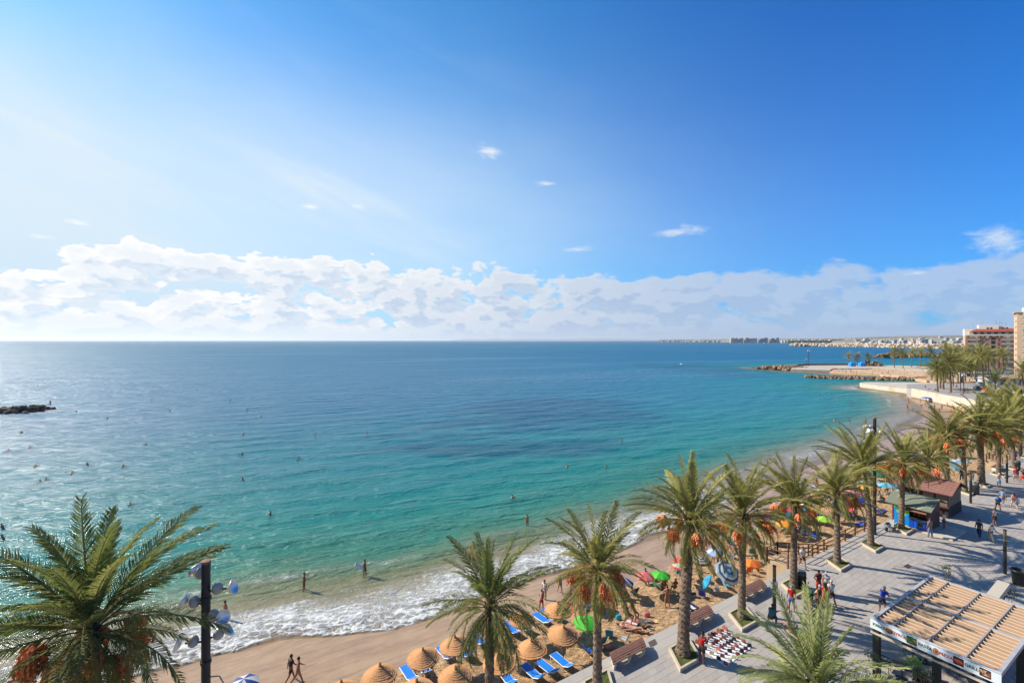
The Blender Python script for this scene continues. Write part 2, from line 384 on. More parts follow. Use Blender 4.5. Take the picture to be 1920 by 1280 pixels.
    hh = T.math('MULTIPLY', hh, T.mapr(s, 0, 14, .35, 1))
    hh = T.math('ADD', hh, T.math('MULTIPLY', foam, T.math('ADD', .05, T.math('MULTIPLY', fn, .22))))
    bn = T.new('ShaderNodeBump'); bn.inputs['Distance'].default_value = 1.0; T.put(bn.inputs['Strength'], T.mapr(far, 0, 1, .85, 1.0)); T.put(bn.inputs['Height'], hh)
    T.l.new(bn.outputs[0], b.inputs['Normal'])
    # the thin run-up of water over the sand lets the wet sand show
    tb = T.new('ShaderNodeBsdfTransparent'); ms = T.new('ShaderNodeMixShader')
    al = T.math('MAXIMUM', T.mapr(s, -.6, 3.2, .25, 1), T.math('MULTIPLY', foam, 1.0))
    T.put(ms.inputs[0], al); T.l.new(tb.outputs[0], ms.inputs[1]); T.l.new(b.outputs[0], ms.inputs[2]); T.l.new(ms.outputs[0], T.n['Material Output'].inputs[0])
    return m
def make_sea():
    rad = [24.]
    while rad[-1] < 60000:
        r = rad[-1]; rad.append(r + max(.17, min(r * .0055, r * r * .00006 + .1) if r < 400 else r * .02))
    rad = np.array(rad); th = np.radians(np.concatenate([np.linspace(-100, -54, 30)[:-1], np.linspace(-54, 52, 620), np.linspace(52, 95, 25)[1:]]))
    Rr, Th = np.meshgrid(rad, th, indexing='ij'); X = Rr * np.sin(Th); Y = Rr * np.cos(Th)
    s = shore_s(X, Y)
    # swell running in to the beach
    a = np.clip(s / 14, 0, 1) * np.exp(-Rr / 260.)
    wob = (fbm(X * .04, Y * .04, 3, 3) - .5) * 11
    h = a * .13 * np.sin((s + wob) * 2 * math.pi / 8.5) + a * .07 * np.sin((Y * .95 - X * .30 + wob) * 2 * math.pi / 4.1)
    h += a * .22 * (fbm(X * .22 + Y * .08, Y * .62 - X * .17, 4, 8) - .5)
    # breaking edge
    alongn = fbm(X * .07, Y * .07, 3, 21)
    width = 6.8 + 4.5 * (alongn - .5) * 2
    f1 = np.clip((s + .25) / .35, 0, 1) * np.clip(1.75 - 1.35 * s / np.maximum(width, 1.2), 0, 1)
    al_ = (X - E0.x) * U.x + (Y - E0.y) * U.y
    gap = np.clip((fbm(al_ * .045, s * 0 + 3., 2, 33) - .36) * 6, 0, 1)
    keep = np.where(al_ < 37, 1., gap)
    f1 *= np.clip(keep, 0, 1) * np.exp(-np.clip(Rr - 68, 0, None) / 70.)
    crest = np.exp(-((s - 11.0 - 2.5 * (alongn - .5)) / .55) ** 2) * np.clip((fbm(al_ * .07 + 9, s * 0 + 1, 2, 5) - .58) * 7, 0, 1) * .62
    f2 = np.exp(-((s - 7.3 - 4 * (alongn - .5)) / .7) ** 2) * np.clip((fbm(al_ * .06, s * 0, 2, 51) - .45) * 5, 0, 1) * .55
    foam = np.clip(np.maximum(np.maximum(f1, f2), crest * np.exp(-Rr / 150.)), 0, 1)
    # foam round the quay end and the rock groyne
    QE = G(1612, 728, WZ); GE = G(90, 770, WZ)
    for (x, y, rr) in ((QE.x, QE.y, 8), (QE.x - 2, QE.y - 14, 6), (QE.x + 1, QE.y - 28, 6), (GE.x, GE.y, 6)):
        foam = np.maximum(foam, .75 * np.exp(-((X - x) ** 2 + (Y - y) ** 2) / (rr * rr)) * (s > 0))
    h += .16 * np.clip(f1 * 1.6, 0, 1) * (.4 + fbm(X * 1.4, Y * 1.4, 3, 4)) + .30 * np.exp(-((s - 10.2) / 1.6) ** 2) * np.exp(-Rr / 110.) * np.clip((al_ + 15) / 20, 0, 1)
    weed = .9 * np.exp(-(((X - 16) / 40) ** 2 + ((Y - 152) / 48) ** 2)) + .8 * np.exp(-(((X + 4) / 26) ** 2 + ((Y - 99) / 8) ** 2)) + .85 * np.exp(-(((X - 170) / 70) ** 2 + ((Y - 390) / 100) ** 2)) + .45 * (fbm(X * .01, Y * .02, 3, 61) - .2) * (s > 60)
    Z = WZ + h
    far = 1 - np.exp(-np.clip(Rr - 30, 0, None) / 260.)
    me = np_mesh('sea', np.stack([X, Y, Z], -1).reshape(-1, 3), grid_faces(*X.shape)[:, ::-1], water_material(), True, dict(shore=s, foam=foam, weed=weed, far=far))
    o = link('sea', me); tag(o, 'turquoise sea turning deep blue towards the horizon', kind='structure')
make_sea()

# ---------------------------------------------------------------- sand
def sand_material():
    m = bpy.data.materials.new('beach_sand'); m.use_nodes = True; T = NT(m.node_tree); b = T.n['Principled BSDF']
    w = T.new('ShaderNodeAttribute', attribute_name='wet').outputs['Fac']
    tc = T.new('ShaderNodeTexCoord').outputs['Object']
    n1 = T.noise(tc, .5, 5, .6); n2 = T.noise(tc, 9, 5, .7); n3 = T.noise(tc, 60, 3, .6)
    dry = T.mix(n2, srgb(244, 204, 154), srgb(208, 164, 118)); dry = T.mix(T.mapr(n1, .35, .7, 0, .35), dry, srgb(212, 166, 118))
    wet = T.mix(T.mapr(n1, .3, .7), srgb(186, 152, 116), srgb(166, 134, 104))
    sheen = T.new('ShaderNodeMapping'); sheen.inputs['Rotation'].default_value = (0, 0, R(-35)); T.l.new(tc, sheen.inputs[0])
    rip = T.noise(T.vmath('MULTIPLY', sheen.outputs[0], (.35, 2.2, 1)), 1., 4, .6, .6)
    wet = T.mix(T.mapr(rip, .42, .62, 0, .4), wet, srgb(150, 122, 98))
    tl = T.noise(T.vmath('MULTIPLY', sheen.outputs[0], (.12, .9, 1)), 1., 5, .7, 1.2); dots = T.noise(tc, 5.5, 4, .75)
    wet = T.mix(T.mapr(tl, .50, .53, 0, .35), wet, srgb(198, 168, 134)); wet = T.mix(T.mapr(dots, .66, .70, 0, .6), wet, srgb(120, 100, 80))
    wf = T.mapr(T.math('ADD', w, T.math('MULTIPLY', T.math('SUBTRACT', n1, .5), .25)), .38, .55)
    T.put(b.inputs['Base Color'], T.mix(wf, dry, wet))
    T.put(b.inputs['Roughness'], T.mapr(wf, 0, 1, .95, .34)); b.inputs['Specular IOR Level'].default_value = .35
    vo = T.new('ShaderNodeTexVoronoi'); T.put(vo.inputs['Vector'], T.vmath('ADD', tc, T.comb(n2, n1, 0))); T.put(vo.inputs['Scale'], 3.4); vo.feature = 'SMOOTH_F1'
    hgt = T.math('ADD', T.math('MULTIPLY', vo.outputs['Distance'], .26), T.math('ADD', T.math('MULTIPLY', n2, .07), T.math('MULTIPLY', n3, .012)))
    hgt = T.math('ADD', T.math('MULTIPLY', hgt, T.mapr(wf, 0, 1, 1, .03)), T.math('MULTIPLY', T.math('MULTIPLY', rip, wf), .02))
    bn = T.new('ShaderNodeBump'); bn.inputs['Distance'].default_value = 1.5; bn.inputs['Strength'].default_value = 1.; T.put(bn.inputs['Height'], hgt); T.l.new(bn.outputs[0], b.inputs['Normal'])
    return m
SANDM = sand_material()
def make_sand():
    uu = np.concatenate([np.arange(-70, -28, 1.), np.arange(-28, 50, .16), np.arange(50, 90, .5), np.arange(90, 230, 1.5)])
    tt = np.concatenate([np.arange(0.0, 22, .17), np.arange(22, 100, 1.)])
    Ug, Tg = np.meshgrid(uu, tt, indexing='ij'); X = E0.x + U.x * Ug + N.x * Tg; Y = E0.y + U.y * Ug + N.y * Tg
    s = shore_s(X, Y); Z = sand_z(X, Y)
    wet = np.clip(1.0 + (s + 1.2) / 9.0, 0, 1); wet = np.where(s > 0, 1, wet)
    wet = np.clip(1.5 - (-s) / 6.6, 0, 1) ; wet = np.where(s > -.1, 1, wet)
    dry = 1 - np.clip((wet - .3) / .3, 0, 1)
    Z = Z + dry * ((fbm(X * 2.3, Y * 2.3, 2, 2) - .5) * .26 + (fbm(X * .4, Y * .4, 2, 6) - .5) * .18) - .0
    Z = np.minimum(Z, -3.6)
    me = np_mesh('beach', np.stack([X, Y, Z], -1).reshape(-1, 3), grid_faces(*X.shape)[:, ::-1], SANDM, True, dict(wet=wet))
    o = link('beach', me); tag(o, 'golden sand beach, trampled dry above and smooth wet near the water', kind='structure')
make_sand()
# the sea bed: one wide sheet below the water so the ground reaches the horizon
mb = MB(); mb.add([(-60000, -3000, -12), (60000, -3000, -12), (60000, 60000, -12), (-60000, 60000, -12)], [(0, 1, 2, 3)]); o = mb.build('ground', mat('sea_bed', (.05, .12, .12), .9)); tag(o, 'sea bed', kind='structure')
# ---------------------------------------------------------------- promenade: base sheet, slabs laid one by one
M_joint = mat('paving_joint', srgb(92, 84, 78), .95, .15, 2)
def slab_material():
    m = bpy.data.materials.new('paving_slab'); m.use_nodes = True; T = NT(m.node_tree); b = T.n['Principled BSDF']
    t = T.new('ShaderNodeAttribute', attribute_name='tone').outputs['Fac']; tc = T.new('ShaderNodeNewGeometry').outputs['Position']
    n = T.noise(tc, .35, 5, .65); f = T.noise(tc, 14, 4, .7); st = T.noise(tc, 1.6, 6, .7, .6)
    c = T.mix(t, srgb(178, 169, 160), srgb(195, 186, 175)); c = T.mix(T.mapr(n, .35, .75, 0, .35), c, srgb(160, 151, 142))
    c = T.mix(T.mapr(st, .62, .74, 0, .35), c, srgb(128, 116, 106)); c = T.mix(T.mapr(f, .3, .7, 0, .22), c, srgb(148, 138, 128))
    sp2 = T.noise(tc, 2.7, 3, .8, 0.); c = T.mix(T.mapr(sp2, .68, .72, 0, .5), c, srgb(96, 88, 82)); dr = T.noise(tc, .22, 6, .7, .8); c = T.mix(T.mapr(dr, .56, .66, 0, .4), c, srgb(190, 168, 138)); T.put(b.inputs['Base Color'], c); b.inputs['Roughness'].default_value = .78
    bn = T.new('ShaderNodeBump'); bn.inputs['Strength'].default_value = .3; bn.inputs['Distance'].default_value = .01; T.put(bn.inputs['Height'], f); T.l.new(bn.outputs[0], b.inputs['Normal'])
    return m
M_slab = slab_material()
def pave_material():
    """the same slabs where they are too far away to be told apart"""
    m = bpy.data.materials.new('paving_far'); m.use_nodes = True; T = NT(m.node_tree); b = T.n['Principled BSDF']
    pos = T.new('ShaderNodeNewGeometry').outputs['Position']
    mp = T.new('ShaderNodeMapping'); mp.vector_type = 'TEXTURE'; mp.inputs['Rotation'].default_value = (0, 0, R(90 - 58.5)); T.l.new(pos, mp.inputs[0])
    br = T.new('ShaderNodeTexBrick'); T.put(br.inputs['Vector'], mp.outputs[0])
    for k, v in (('Scale', 1.), ('Mortar Size', .012), ('Brick Width', .62), ('Row Height', .40)): br.inputs[k].default_value = v
    br.inputs['Color1'].default_value = srgb(178, 169, 160) + (1,); br.inputs['Color2'].default_value = srgb(186, 177, 166) + (1,); br.inputs['Mortar'].default_value = srgb(120, 112, 106) + (1,)
    n = T.noise(pos, .35, 5, .65)
    T.put(b.inputs['Base Color'], T.mix(T.mapr(n, .35, .75, 0, .4), br.outputs[0], srgb(160, 151, 142))); b.inputs['Roughness'].default_value = .8
    return m
M_pave = pave_material()
def wall_line(px_list): return [G(*p) for p in px_list]
WALLP = [G(px, py, FZ + .5) for px, py in ((1905, 775), (1872, 761), (1841, 751), (1774, 740), (1728, 730.5), (1712, 728))]
WALLP = [P(112, 0), P(124, 1)] + WALLP
def zero(p): return Vector((p.x, p.y, 0))
WALLP = [zero(p) for p in WALLP]
mb = MB(); mb.prism([(p.x, p.y) for p in [P(-75, 0), P(-75, -46), P(62, -46), P(62, 0)]], -5.6, -.03); prom = mb.build('pavement', M_joint)
tag(prom, 'grey stone promenade laid in slanted rows of slabs', kind='structure')
mb = MB(); mb.prism([(p.x, p.y) for p in [P(62, 0), P(62, -140), P(104, -140), P(104, 0)]], -5.6, -.002)
a4 = [P(104, 0), P(104, -140), P(122, -140), P(122, 0)]
mb.add([(p.x, p.y, -.002) for p in a4[:2]] + [(p.x, p.y, FZ) for p in a4[2:]] + [(a4[0].x, a4[0].y, -5.6), (a4[3].x, a4[3].y, -5.6)], [(3, 2, 1, 0), (0, 4, 5, 3)])
lnd = [P(122, 0)] + WALLP[1:] + [zero(G(1700, 727, FZ)), zero(G(1700, 720, FZ)), Vector((560, 275, 0)), P(520, -140), P(122, -140)]
mb.prism([(p.x, p.y) for p in lnd], -6.4, FZ)
pf = mb.build('pavement', M_pave); tag(pf, 'far stretch of the grey stone promenade beyond the kiosks', kind='structure')
mb = MB(); mb.prism([(p.x, p.y) for p in [P(-75, -29.6), P(-75, -140), P(62, -140), P(62, -29.6)]], -5.6, -.002); o = mb.build('pavement', M_pave); tag(o, 'inland part of the grey promenade', kind='structure')
KERB_W = .42
def slab_variant(w, h, tone, sk, name='slab'):
    # parallelogram slab: long side along U, short side along V (the slanted joint)
    g = .007; a = U * (w - g); b = V * (h / .853 - g); ch = .006
    vs = []; c = -(a + b) / 2
    for z, k in ((-.03, 1.), (-ch, 1.), (0., .985)):
        for i, j in ((0, 0), (1, 0), (1, 1), (0, 1)):
            q = (c + a * i + b * j) * k; vs.append((q.x, q.y, z))
    fs = [(0, 3, 2, 1)] + [(r + i, r + (i + 1) % 4, r + 4 + (i + 1) % 4, r + 4 + i) for r in (0, 4) for i in range(4)] + [(8, 9, 10, 11)]
    fs = [f if k == 0 else f[::-1] for k, f in enumerate(fs)]
    fs = [tuple(f) for f in fs]
    me = bpy.data.meshes.new(name); me.from_pydata(vs, [], [f[::-1] for f in fs]); me.materials.append(M_slab)
    a_ = me.attributes.new('tone', 'FLOAT', 'POINT'); a_.data.foreach_set('value', [tone] * len(vs)); me.update(); return me
SW, SH = .62, .40
slabs = []                                        # (u, t, kind)
edge_w = 1.18
for r in range(2):                                # border of long pale slabs along the sand
    for k in range(-34, 80):
        slabs.append((k * 1.0 + .5 + (r % 2) * .5, -.3 - r * .59, 1))
nr = int(28 / SH)
for r in range(nr):
    t = -edge_w - SH * (r + .5)
    for k in range(int(-34 / SW), int(84 / SW)):
        slabs.append((k * SW + (r % 2) * SW * .5 + SW / 2, t, 0))
def keep_slab(u, t):
    p = P(u, t); 
    if p.y < 7 or abs(p.x) > p.y * 1.5 + 6: return False
    return True
slabs = [s_ for s_ in slabs if keep_slab(s_[0], s_[1])]
def spos(u, t):                                   # rows shift along V so that joints stay slanted
    return P(u, 0) + V * (t / .853)
def sview(s_):
    p = spos(s_[0], s_[1]); return p.y if (p.y > 25.3 and abs(p.x) < p.y * 1.125) else 1e3 + p.length
slabs = [s_ for s_ in slabs if (spos(s_[0], s_[1]) - E0).dot(U) < 61.9 and spos(s_[0], s_[1]).y > 7 and abs(spos(s_[0], s_[1]).x) < spos(s_[0], s_[1]).y * 1.5 + 6]
slabs.sort(key=sview)
tones = [rnd.random() for _ in range(10)]
var = {0: [slab_variant(SW, SH, t, 0) for t in tones], 1: [slab_variant(1.0, .59, .8 + .3 * t, 0) for t in tones]}
for s_ in slabs[:300]:
    p = spos(s_[0], s_[1]); o = link('slab', rnd.choice(var[s_[2]]), prom, (p.x, p.y, rnd.uniform(-.002, .002)))
base_v = {k: np.array([v.co[:] for v in var[k][0].vertices]) for k in (0, 1)}; base_f = [tuple(p.vertices) for p in var[0][0].polygons]
vs = []; tn = []; nfc = []
for i, s_ in enumerate(slabs[300:]):
    p = spos(s_[0], s_[1]); vs.append(base_v[s_[2]] + np.array([p.x, p.y, rnd.uniform(-.002, .002)])); tn.append(np.full(12, rnd.random() * (1 if s_[2] == 0 else .4) + (.8 if s_[2] else 0)))
nv = np.concatenate(vs); bf = np.array(base_f); nf = (bf[None] + 12 * np.arange(len(vs))[:, None, None]).reshape(-1, 4)
me = np_mesh('slabs', nv, nf, M_slab, False, dict(tone=np.concatenate(tn))); o = link('slabs', me, prom); tag(o, 'the smaller looking slabs further off', kind='stuff')
print('slabs', len(slabs))

# manhole covers set in the paving
M_iron = mat('cast_iron', srgb(96, 84, 76), .7, .25, 8)
def manhole(px, py, w, h, label):
    p = G(px, py); mb = MB(); a = U * w; b = V * h; c = p - (a + b) / 2; q = [c, c + a, c + a + b, c + b]
    mb.prism([(x.x, x.y) for x in q], -.01, .006)
    o = mb.build('manhole_cover', M_iron); tag(o, label, 'manhole cover'); return o
manhole(1702, 1061, .85, .42, 'brown metal cover in the open paving beyond the pergola')
manhole(1794, 1002, 1.0, .5, 'dark metal cover in the shade beside the green roofed kiosk')
manhole(1224, 1205, .62, .5, 'small brown metal cover beside the end of the nearest bench')

# ---------------------------------------------------------------- sea wall, quay and the stone coast beyond
def quay_material():
    m = bpy.data.materials.new('quay_stone'); m.use_nodes = True; T = NT(m.node_tree); b = T.n['Principled BSDF']
    pos = T.new('ShaderNodeNewGeometry').outputs['Position']; sp = T.new('ShaderNodeSeparateXYZ'); T.l.new(pos, sp.inputs[0])
    n = T.noise(pos, .25, 5, .65); n2 = T.noise(pos, 1.5, 5, .7)
    c = T.mix(n2, srgb(226, 216, 198), srgb(196, 182, 160))
    c = T.mix(T.math('MULTIPLY', T.mapr(n, .5, .7), .5), c, srgb(176, 142, 92))
    lowb = T.mapr(T.math('ADD', sp.outputs[2], T.math('MULTIPLY', T.math('SUBTRACT', n2, .5), .8)), -4.9, -4.2, 1, 0)
    c = T.mix(T.math('MULTIPLY', lowb, .85), c, srgb(108, 86, 60))
    T.put(b.inputs['Base Color'], c); b.inputs['Roughness'].default_value = .85
    return m
M_quay = quay_material()
M_rock = mat('rock', srgb(176, 148, 118), .95, .0, .5, .8, 1.5, col2=srgb(112, 88, 66), objvar=.15)
M_rockd = mat('dark_rock', srgb(124, 104, 82), .95, .0, .5, .8, 1.5, col2=srgb(76, 58, 44), objvar=.15)
M_sand2 = mat('far_sand', srgb(214, 178, 138), .95, .12, .12)
M_conc = mat('pale_concrete', srgb(204, 190, 168), .85, .1, .3)
# the wall: parapet 0.75 high and 0.5 thick, standing on the shore
def wall_strip(name, pts, z0, z1, th, m, label, cat):
    mb = MB(); n = len(pts); 
    L = []; Rr = []
    for i, p in enumerate(pts):
        t = (pts[min(i + 1, n - 1)] - pts[max(i - 1, 0)]).normalized(); q = Vector((-t.y, t.x, 0)); L.append(p + q * th / 2); Rr.append(p - q * th / 2)
    vs = [(p.x, p.y, z) for z in (z0, z1) for p in L + Rr]; o4 = 2 * n; fs = []
    for i in range(n - 1):
        fs += [(i, i + 1, o4 + i + 1, o4 + i), (n + i + 1, n + i, o4 + n + i, o4 + n + i + 1), (o4 + i, o4 + i + 1, o4 + n + i + 1, o4 + n + i)]
    fs += [(0, o4, o4 + n, n), (n - 1, 2 * n - 1, o4 + 2 * n - 1, o4 + n - 1)]
    mb.add(vs, fs); o = mb.build(name, m); return tag(o, label, cat)
def inset(pts, d):
    out = []
    for i, p in enumerate(pts):
        t = (pts[min(i + 1, len(pts) - 1)] - pts[max(i - 1, 0)]).normalized(); out.append(p + Vector((-t.y, t.x, 0)) * d)
    return out
wall_strip('sea_wall', inset(WALLP[1:], .3), -6.4, FZ + .5, .62, M_quay, 'pale stone sea wall curving round the far end of the beach', 'sea wall')
qz = -2.6
q = [zero(G(x, y, qz)) for x, y in ((1714, 730.5), (1650, 723), (1618, 719), (1612, 717.3), (1622, 716), (1700, 716.5), (1790, 718))]
q = q + [zero(G(1800, 730, FZ)) , zero(G(1730, 731, FZ))]
mb = MB(); mb.prism([(p.x, p.y) for p in q][::-1], -6.4, qz); o = mb.build('quay', M_quay); tag(o, 'broad pale stone quay at the far end of the beach', 'quay')
# rocks: irregular boulders; one mesh per variant, shared
def boulder(seed, n=2):
    rr = random.Random(seed); me = bpy.data.meshes.new('boulder'); 
    import bmesh
    bm = bmesh.new(); bmesh.ops.create_icosphere(bm, subdivisions=1, radius=.5)
    ax = [Vector((rr.gauss(0, 1), rr.gauss(0, 1), rr.gauss(0, 1))).normalized() for _ in range(7)]; hs = [rr.uniform(.26, .44) for _ in ax]
    for v in bm.verts:
        for a, h in zip(ax, hs):
            d = v.co.dot(a)
            if d > h: v.co -= a * (d - h)
        v.co.x *= rr.uniform(1.05, 1.25)
    bm.to_mesh(me); bm.free(); return me
BOULD = [boulder(i) for i in range(6)]
def boulder_np(k): me = BOULD[k]; return np.array([v.co[:] for v in me.vertices]), np.array([p.vertices[:] for p in me.polygons])
BNP = [boulder_np(k) for k in range(6)]
def rock_bank(name, line, w, h, size, label, dens=1.2, m=None, z0=WZ, big=0, cat='breakwater'):
    """a bank of tumbled boulders along a line: the core plus boulders"""
    m = m or M_rock; r2 = random.Random(len(label)); root = empty(name, (0, 0, 0), 0, label, cat)
    core = MB(); L = []
    for i, p in enumerate(line):
        t = (line[min(i + 1, len(line) - 1)] - line[max(i - 1, 0)]).normalized(); qv = Vector((-t.y, t.x, 0)); ww = w * (.35 if i in (0, ) else 1)
        L.append([p + qv * ww * .5 + Vector((0, 0, z0 - 1)), p + qv * ww * .22 + Vector((0, 0, z0 + h * .72)), p - qv * ww * .22 + Vector((0, 0, z0 + h * .72)), p - qv * ww * .5 + Vector((0, 0, z0 - 1))])
    for i in range(len(L) - 1):
        for k in range(3): core.add([L[i][k], L[i + 1][k], L[i + 1][k + 1], L[i][k + 1]], [(0, 1, 2, 3)])
    core.add(L[0], [(0, 1, 2, 3)]); core.add(L[-1], [(3, 2, 1, 0)])
    core.build('core', M_rockd, root)
    items = []
    for a, b in zip(line[:-1], line[1:]):
        d = (b - a); ln = d.length; t = d.normalized(); qv = Vector((-t.y, t.x, 0)); n = int(ln * w * dens / (size * size))
        for _ in range(n):
            x = r2.random(); c = r2.uniform(-.52, .52); tap = 1.
            s = size * r2.uniform(.6, 1.35); z = z0 + h * (1 - (abs(c) * 1.75) ** 1.6) * r2.uniform(.7, .95) - s * .12
            items.append((a + d * x + qv * c * w * tap + Vector((0, 0, z - z0)) + Vector((0, 0, z0)), s, (r2.uniform(0, 6.3), r2.uniform(0, 6.3), r2.uniform(0, 6.3))))
    items.sort(key=lambda it: it[0].y)
    for p, s, e in items[:big]: link('boulder', r2.choice(BME), root, p, e, s)
    vs = []; fs = []; off = 0
    for p, s, e in items[big:]:
        v, f = BNP[r2.randrange(6)]; Rm = np.array(Euler(e).to_matrix()); vs.append(v @ Rm.T * s + np.array(p)); fs.append(f + off); off += len(v)
    if vs:
        me = np_mesh('boulders', np.concatenate(vs), np.concatenate(fs), m, False); o = link('boulders', me, root); o['kind'] = 'stuff'
    return root
for me in BOULD: me.materials.append(M_rock)
BME = BOULD
Gw = lambda x, y, z=WZ: Vector((G(x, y, WZ).x, G(x, y, WZ).y, 0))
for b_ in BOULD: pass
rock_bank('rock_groyne', [Gw(78, 771), Gw(40, 772), Gw(0, 774), Gw(-120, 777)], 9.5, 2.2, 1.7, 'low dark rock groyne running out into the open sea', 1.3, M_rockd, big=60)
# jetty far: rock head, wall, deck and its little beach
jet = [(1446, 694), (1476, 690), (1500, 688)]
rock_bank('rock_jetty', [Gw(1444, 693.5), Gw(1462, 692.5), Gw(1494, 691.5)], 26, 3.4, 2.9, 'rounded head of tumbled rocks at the tip of the far jetty', 1.5, M_rock, big=40)
rock_bank('rock_breakwater', [Gw(1514, 708.2), Gw(1560, 709.2), Gw(1620, 711.3), Gw(1700, 712.5), Gw(1736, 712.5)], 9, 1.7, 1.9, 'long low rock breakwater closing off the bathing pool', 1.3, M_rock, big=60)
rock_bank('rock_headland', [Gw(1652, 671.), Gw(1680, 670), Gw(1730, 669.5), Gw(1790, 669)], 20, 6.5, 4.0, 'brown rocky headland behind the row of far palms', 1.3, M_rock, big=0, cat='headland')
rock_bank('rock_mound', [Gw(1622, 689.5), Gw(1652, 690)], 16, 6.3, 3., 'heap of orange brown rocks between the blue huts and the sea', 1.3, M_rock, cat='rock mound')
# deck and beach of the jetty
def flat(name, px, z, m, label, thick=3., kind='structure', cat=None):
    pts = [G(x, y, z) for x, y in px]; mb = MB()
    a = sum((p.x * q_.y - q_.x * p.y) for p, q_ in zip(pts, pts[1:] + pts[:1]))
    if a < 0: pts = pts[::-1]
    mb.prism([(p.x, p.y) for p in pts], z - thick, z); o = mb.build(name, m); return tag(o, label, cat, kind=kind if not cat else None)
flat('jetty_deck', [(1482, 692), (1556, 694), (1560, 691), (1640, 690), (1800, 697), (1800, 689), (1690, 685), (1590, 684.2), (1496, 684.4)], -3.3, M_conc, 'pale concrete deck of the far jetty', cat='jetty')
flat('far_beach', [(1556, 696.5), (1610, 699.5), (1650, 701.5), (1700, 706), (1722, 711), (1760, 716), (1830, 716), (1830, 696), (1720, 690.8), (1640, 689.2), (1560, 690.2)], -3.9, M_sand2, 'strip of golden sand round the far bathing pool')
jw = [zero(G(x, y, -3.3)) for x, y in ((1490, 686.2), (1512, 684.8), (1560, 684.4), (1594, 684.4))]
wall_strip('jetty_wall', jw, -5.5, -1.9, .9, mat('brown_wall', srgb(140, 116, 94), .9, .2, .3), 'low brown wall along the seaward side of the far jetty', 'wall')
# the harbour mole and the land beyond
def mole():
    root = rock_bank('harbour_mole', [Gw(1484, 649.0), Gw(1560, 649.6), Gw(1660, 651.4), Gw(1760, 653.6), Gw(1900, 656)], 62, 14.5, 8.5, 'long tan rock mole guarding the harbour', 1.0, mat('pale_rock', (.62, .50, .37), .95, 0., .1, .5, .5, col2=(.44, .34, .25)), cat='harbour mole')
    m = MB(); pts = [Gw(1500, 648.6), Gw(1600, 649.6), Gw(1700, 651.8), Gw(1900, 655)]
    for a, b in zip(pts[:-1], pts[1:]):
        d = (b - a); m.box(((a + b) / 2 + Vector((0, 14, WZ + 11.2))), (d.length, 9, 4.0), rz=math.atan2(d.y, d.x))
    m.build('parapet', M_conc, root)
mole()
# ---------------------------------------------------------------- palms
def frond_material(name, c1, c2, dark):
    m = bpy.data.materials.new(name); m.use_nodes = True; T = NT(m.node_tree); b = T.n['Principled BSDF']
    oi = T.new('ShaderNodeObjectInfo').outputs['Random']; a = T.new('ShaderNodeAttribute', attribute_name='rach').outputs['Fac']
    tc = T.new('ShaderNodeTexCoord').outputs['Object']; n = T.noise(tc, 1.6, 3, .6)
    c = T.mix(oi, c1, c2); c = T.mix(T.mapr(T.math('ADD', n, T.math('MULTIPLY', T.math('FRACT', T.math('MULTIPLY', oi, 7.7)), .35)), .5, .9, 0, .8), c, dark)
    c = T.mix(1., c, (1.22, 1.2, 1.15), 'MULTIPLY'); c = T.mix(a, c, srgb(186, 174, 108)); T.put(b.inputs['Base Color'], c); b.inputs['Roughness'].default_value = .6; b.inputs['Specular IOR Level'].default_value = .3
    tr = T.new('ShaderNodeBsdfTranslucent'); T.put(tr.inputs[0], c); ms = T.new('ShaderNodeMixShader'); ms.inputs[0].default_value = .42
    T.l.new(b.outputs[0], ms.inputs[1]); T.l.new(tr.outputs[0], ms.inputs[2]); T.l.new(ms.outputs[0], T.n['Material Output'].inputs[0])
    return m
M_frond = frond_material('palm_frond', srgb(146, 144, 74), srgb(194, 184, 108), srgb(94, 102, 52))
M_frond_d = frond_material('palm_frond_deep', srgb(112, 126, 64), srgb(156, 154, 84), srgb(76, 92, 50))
M_frond_l = frond_material('palm_frond_pale', srgb(152, 162, 100), srgb(200, 202, 136), srgb(114, 130, 74))
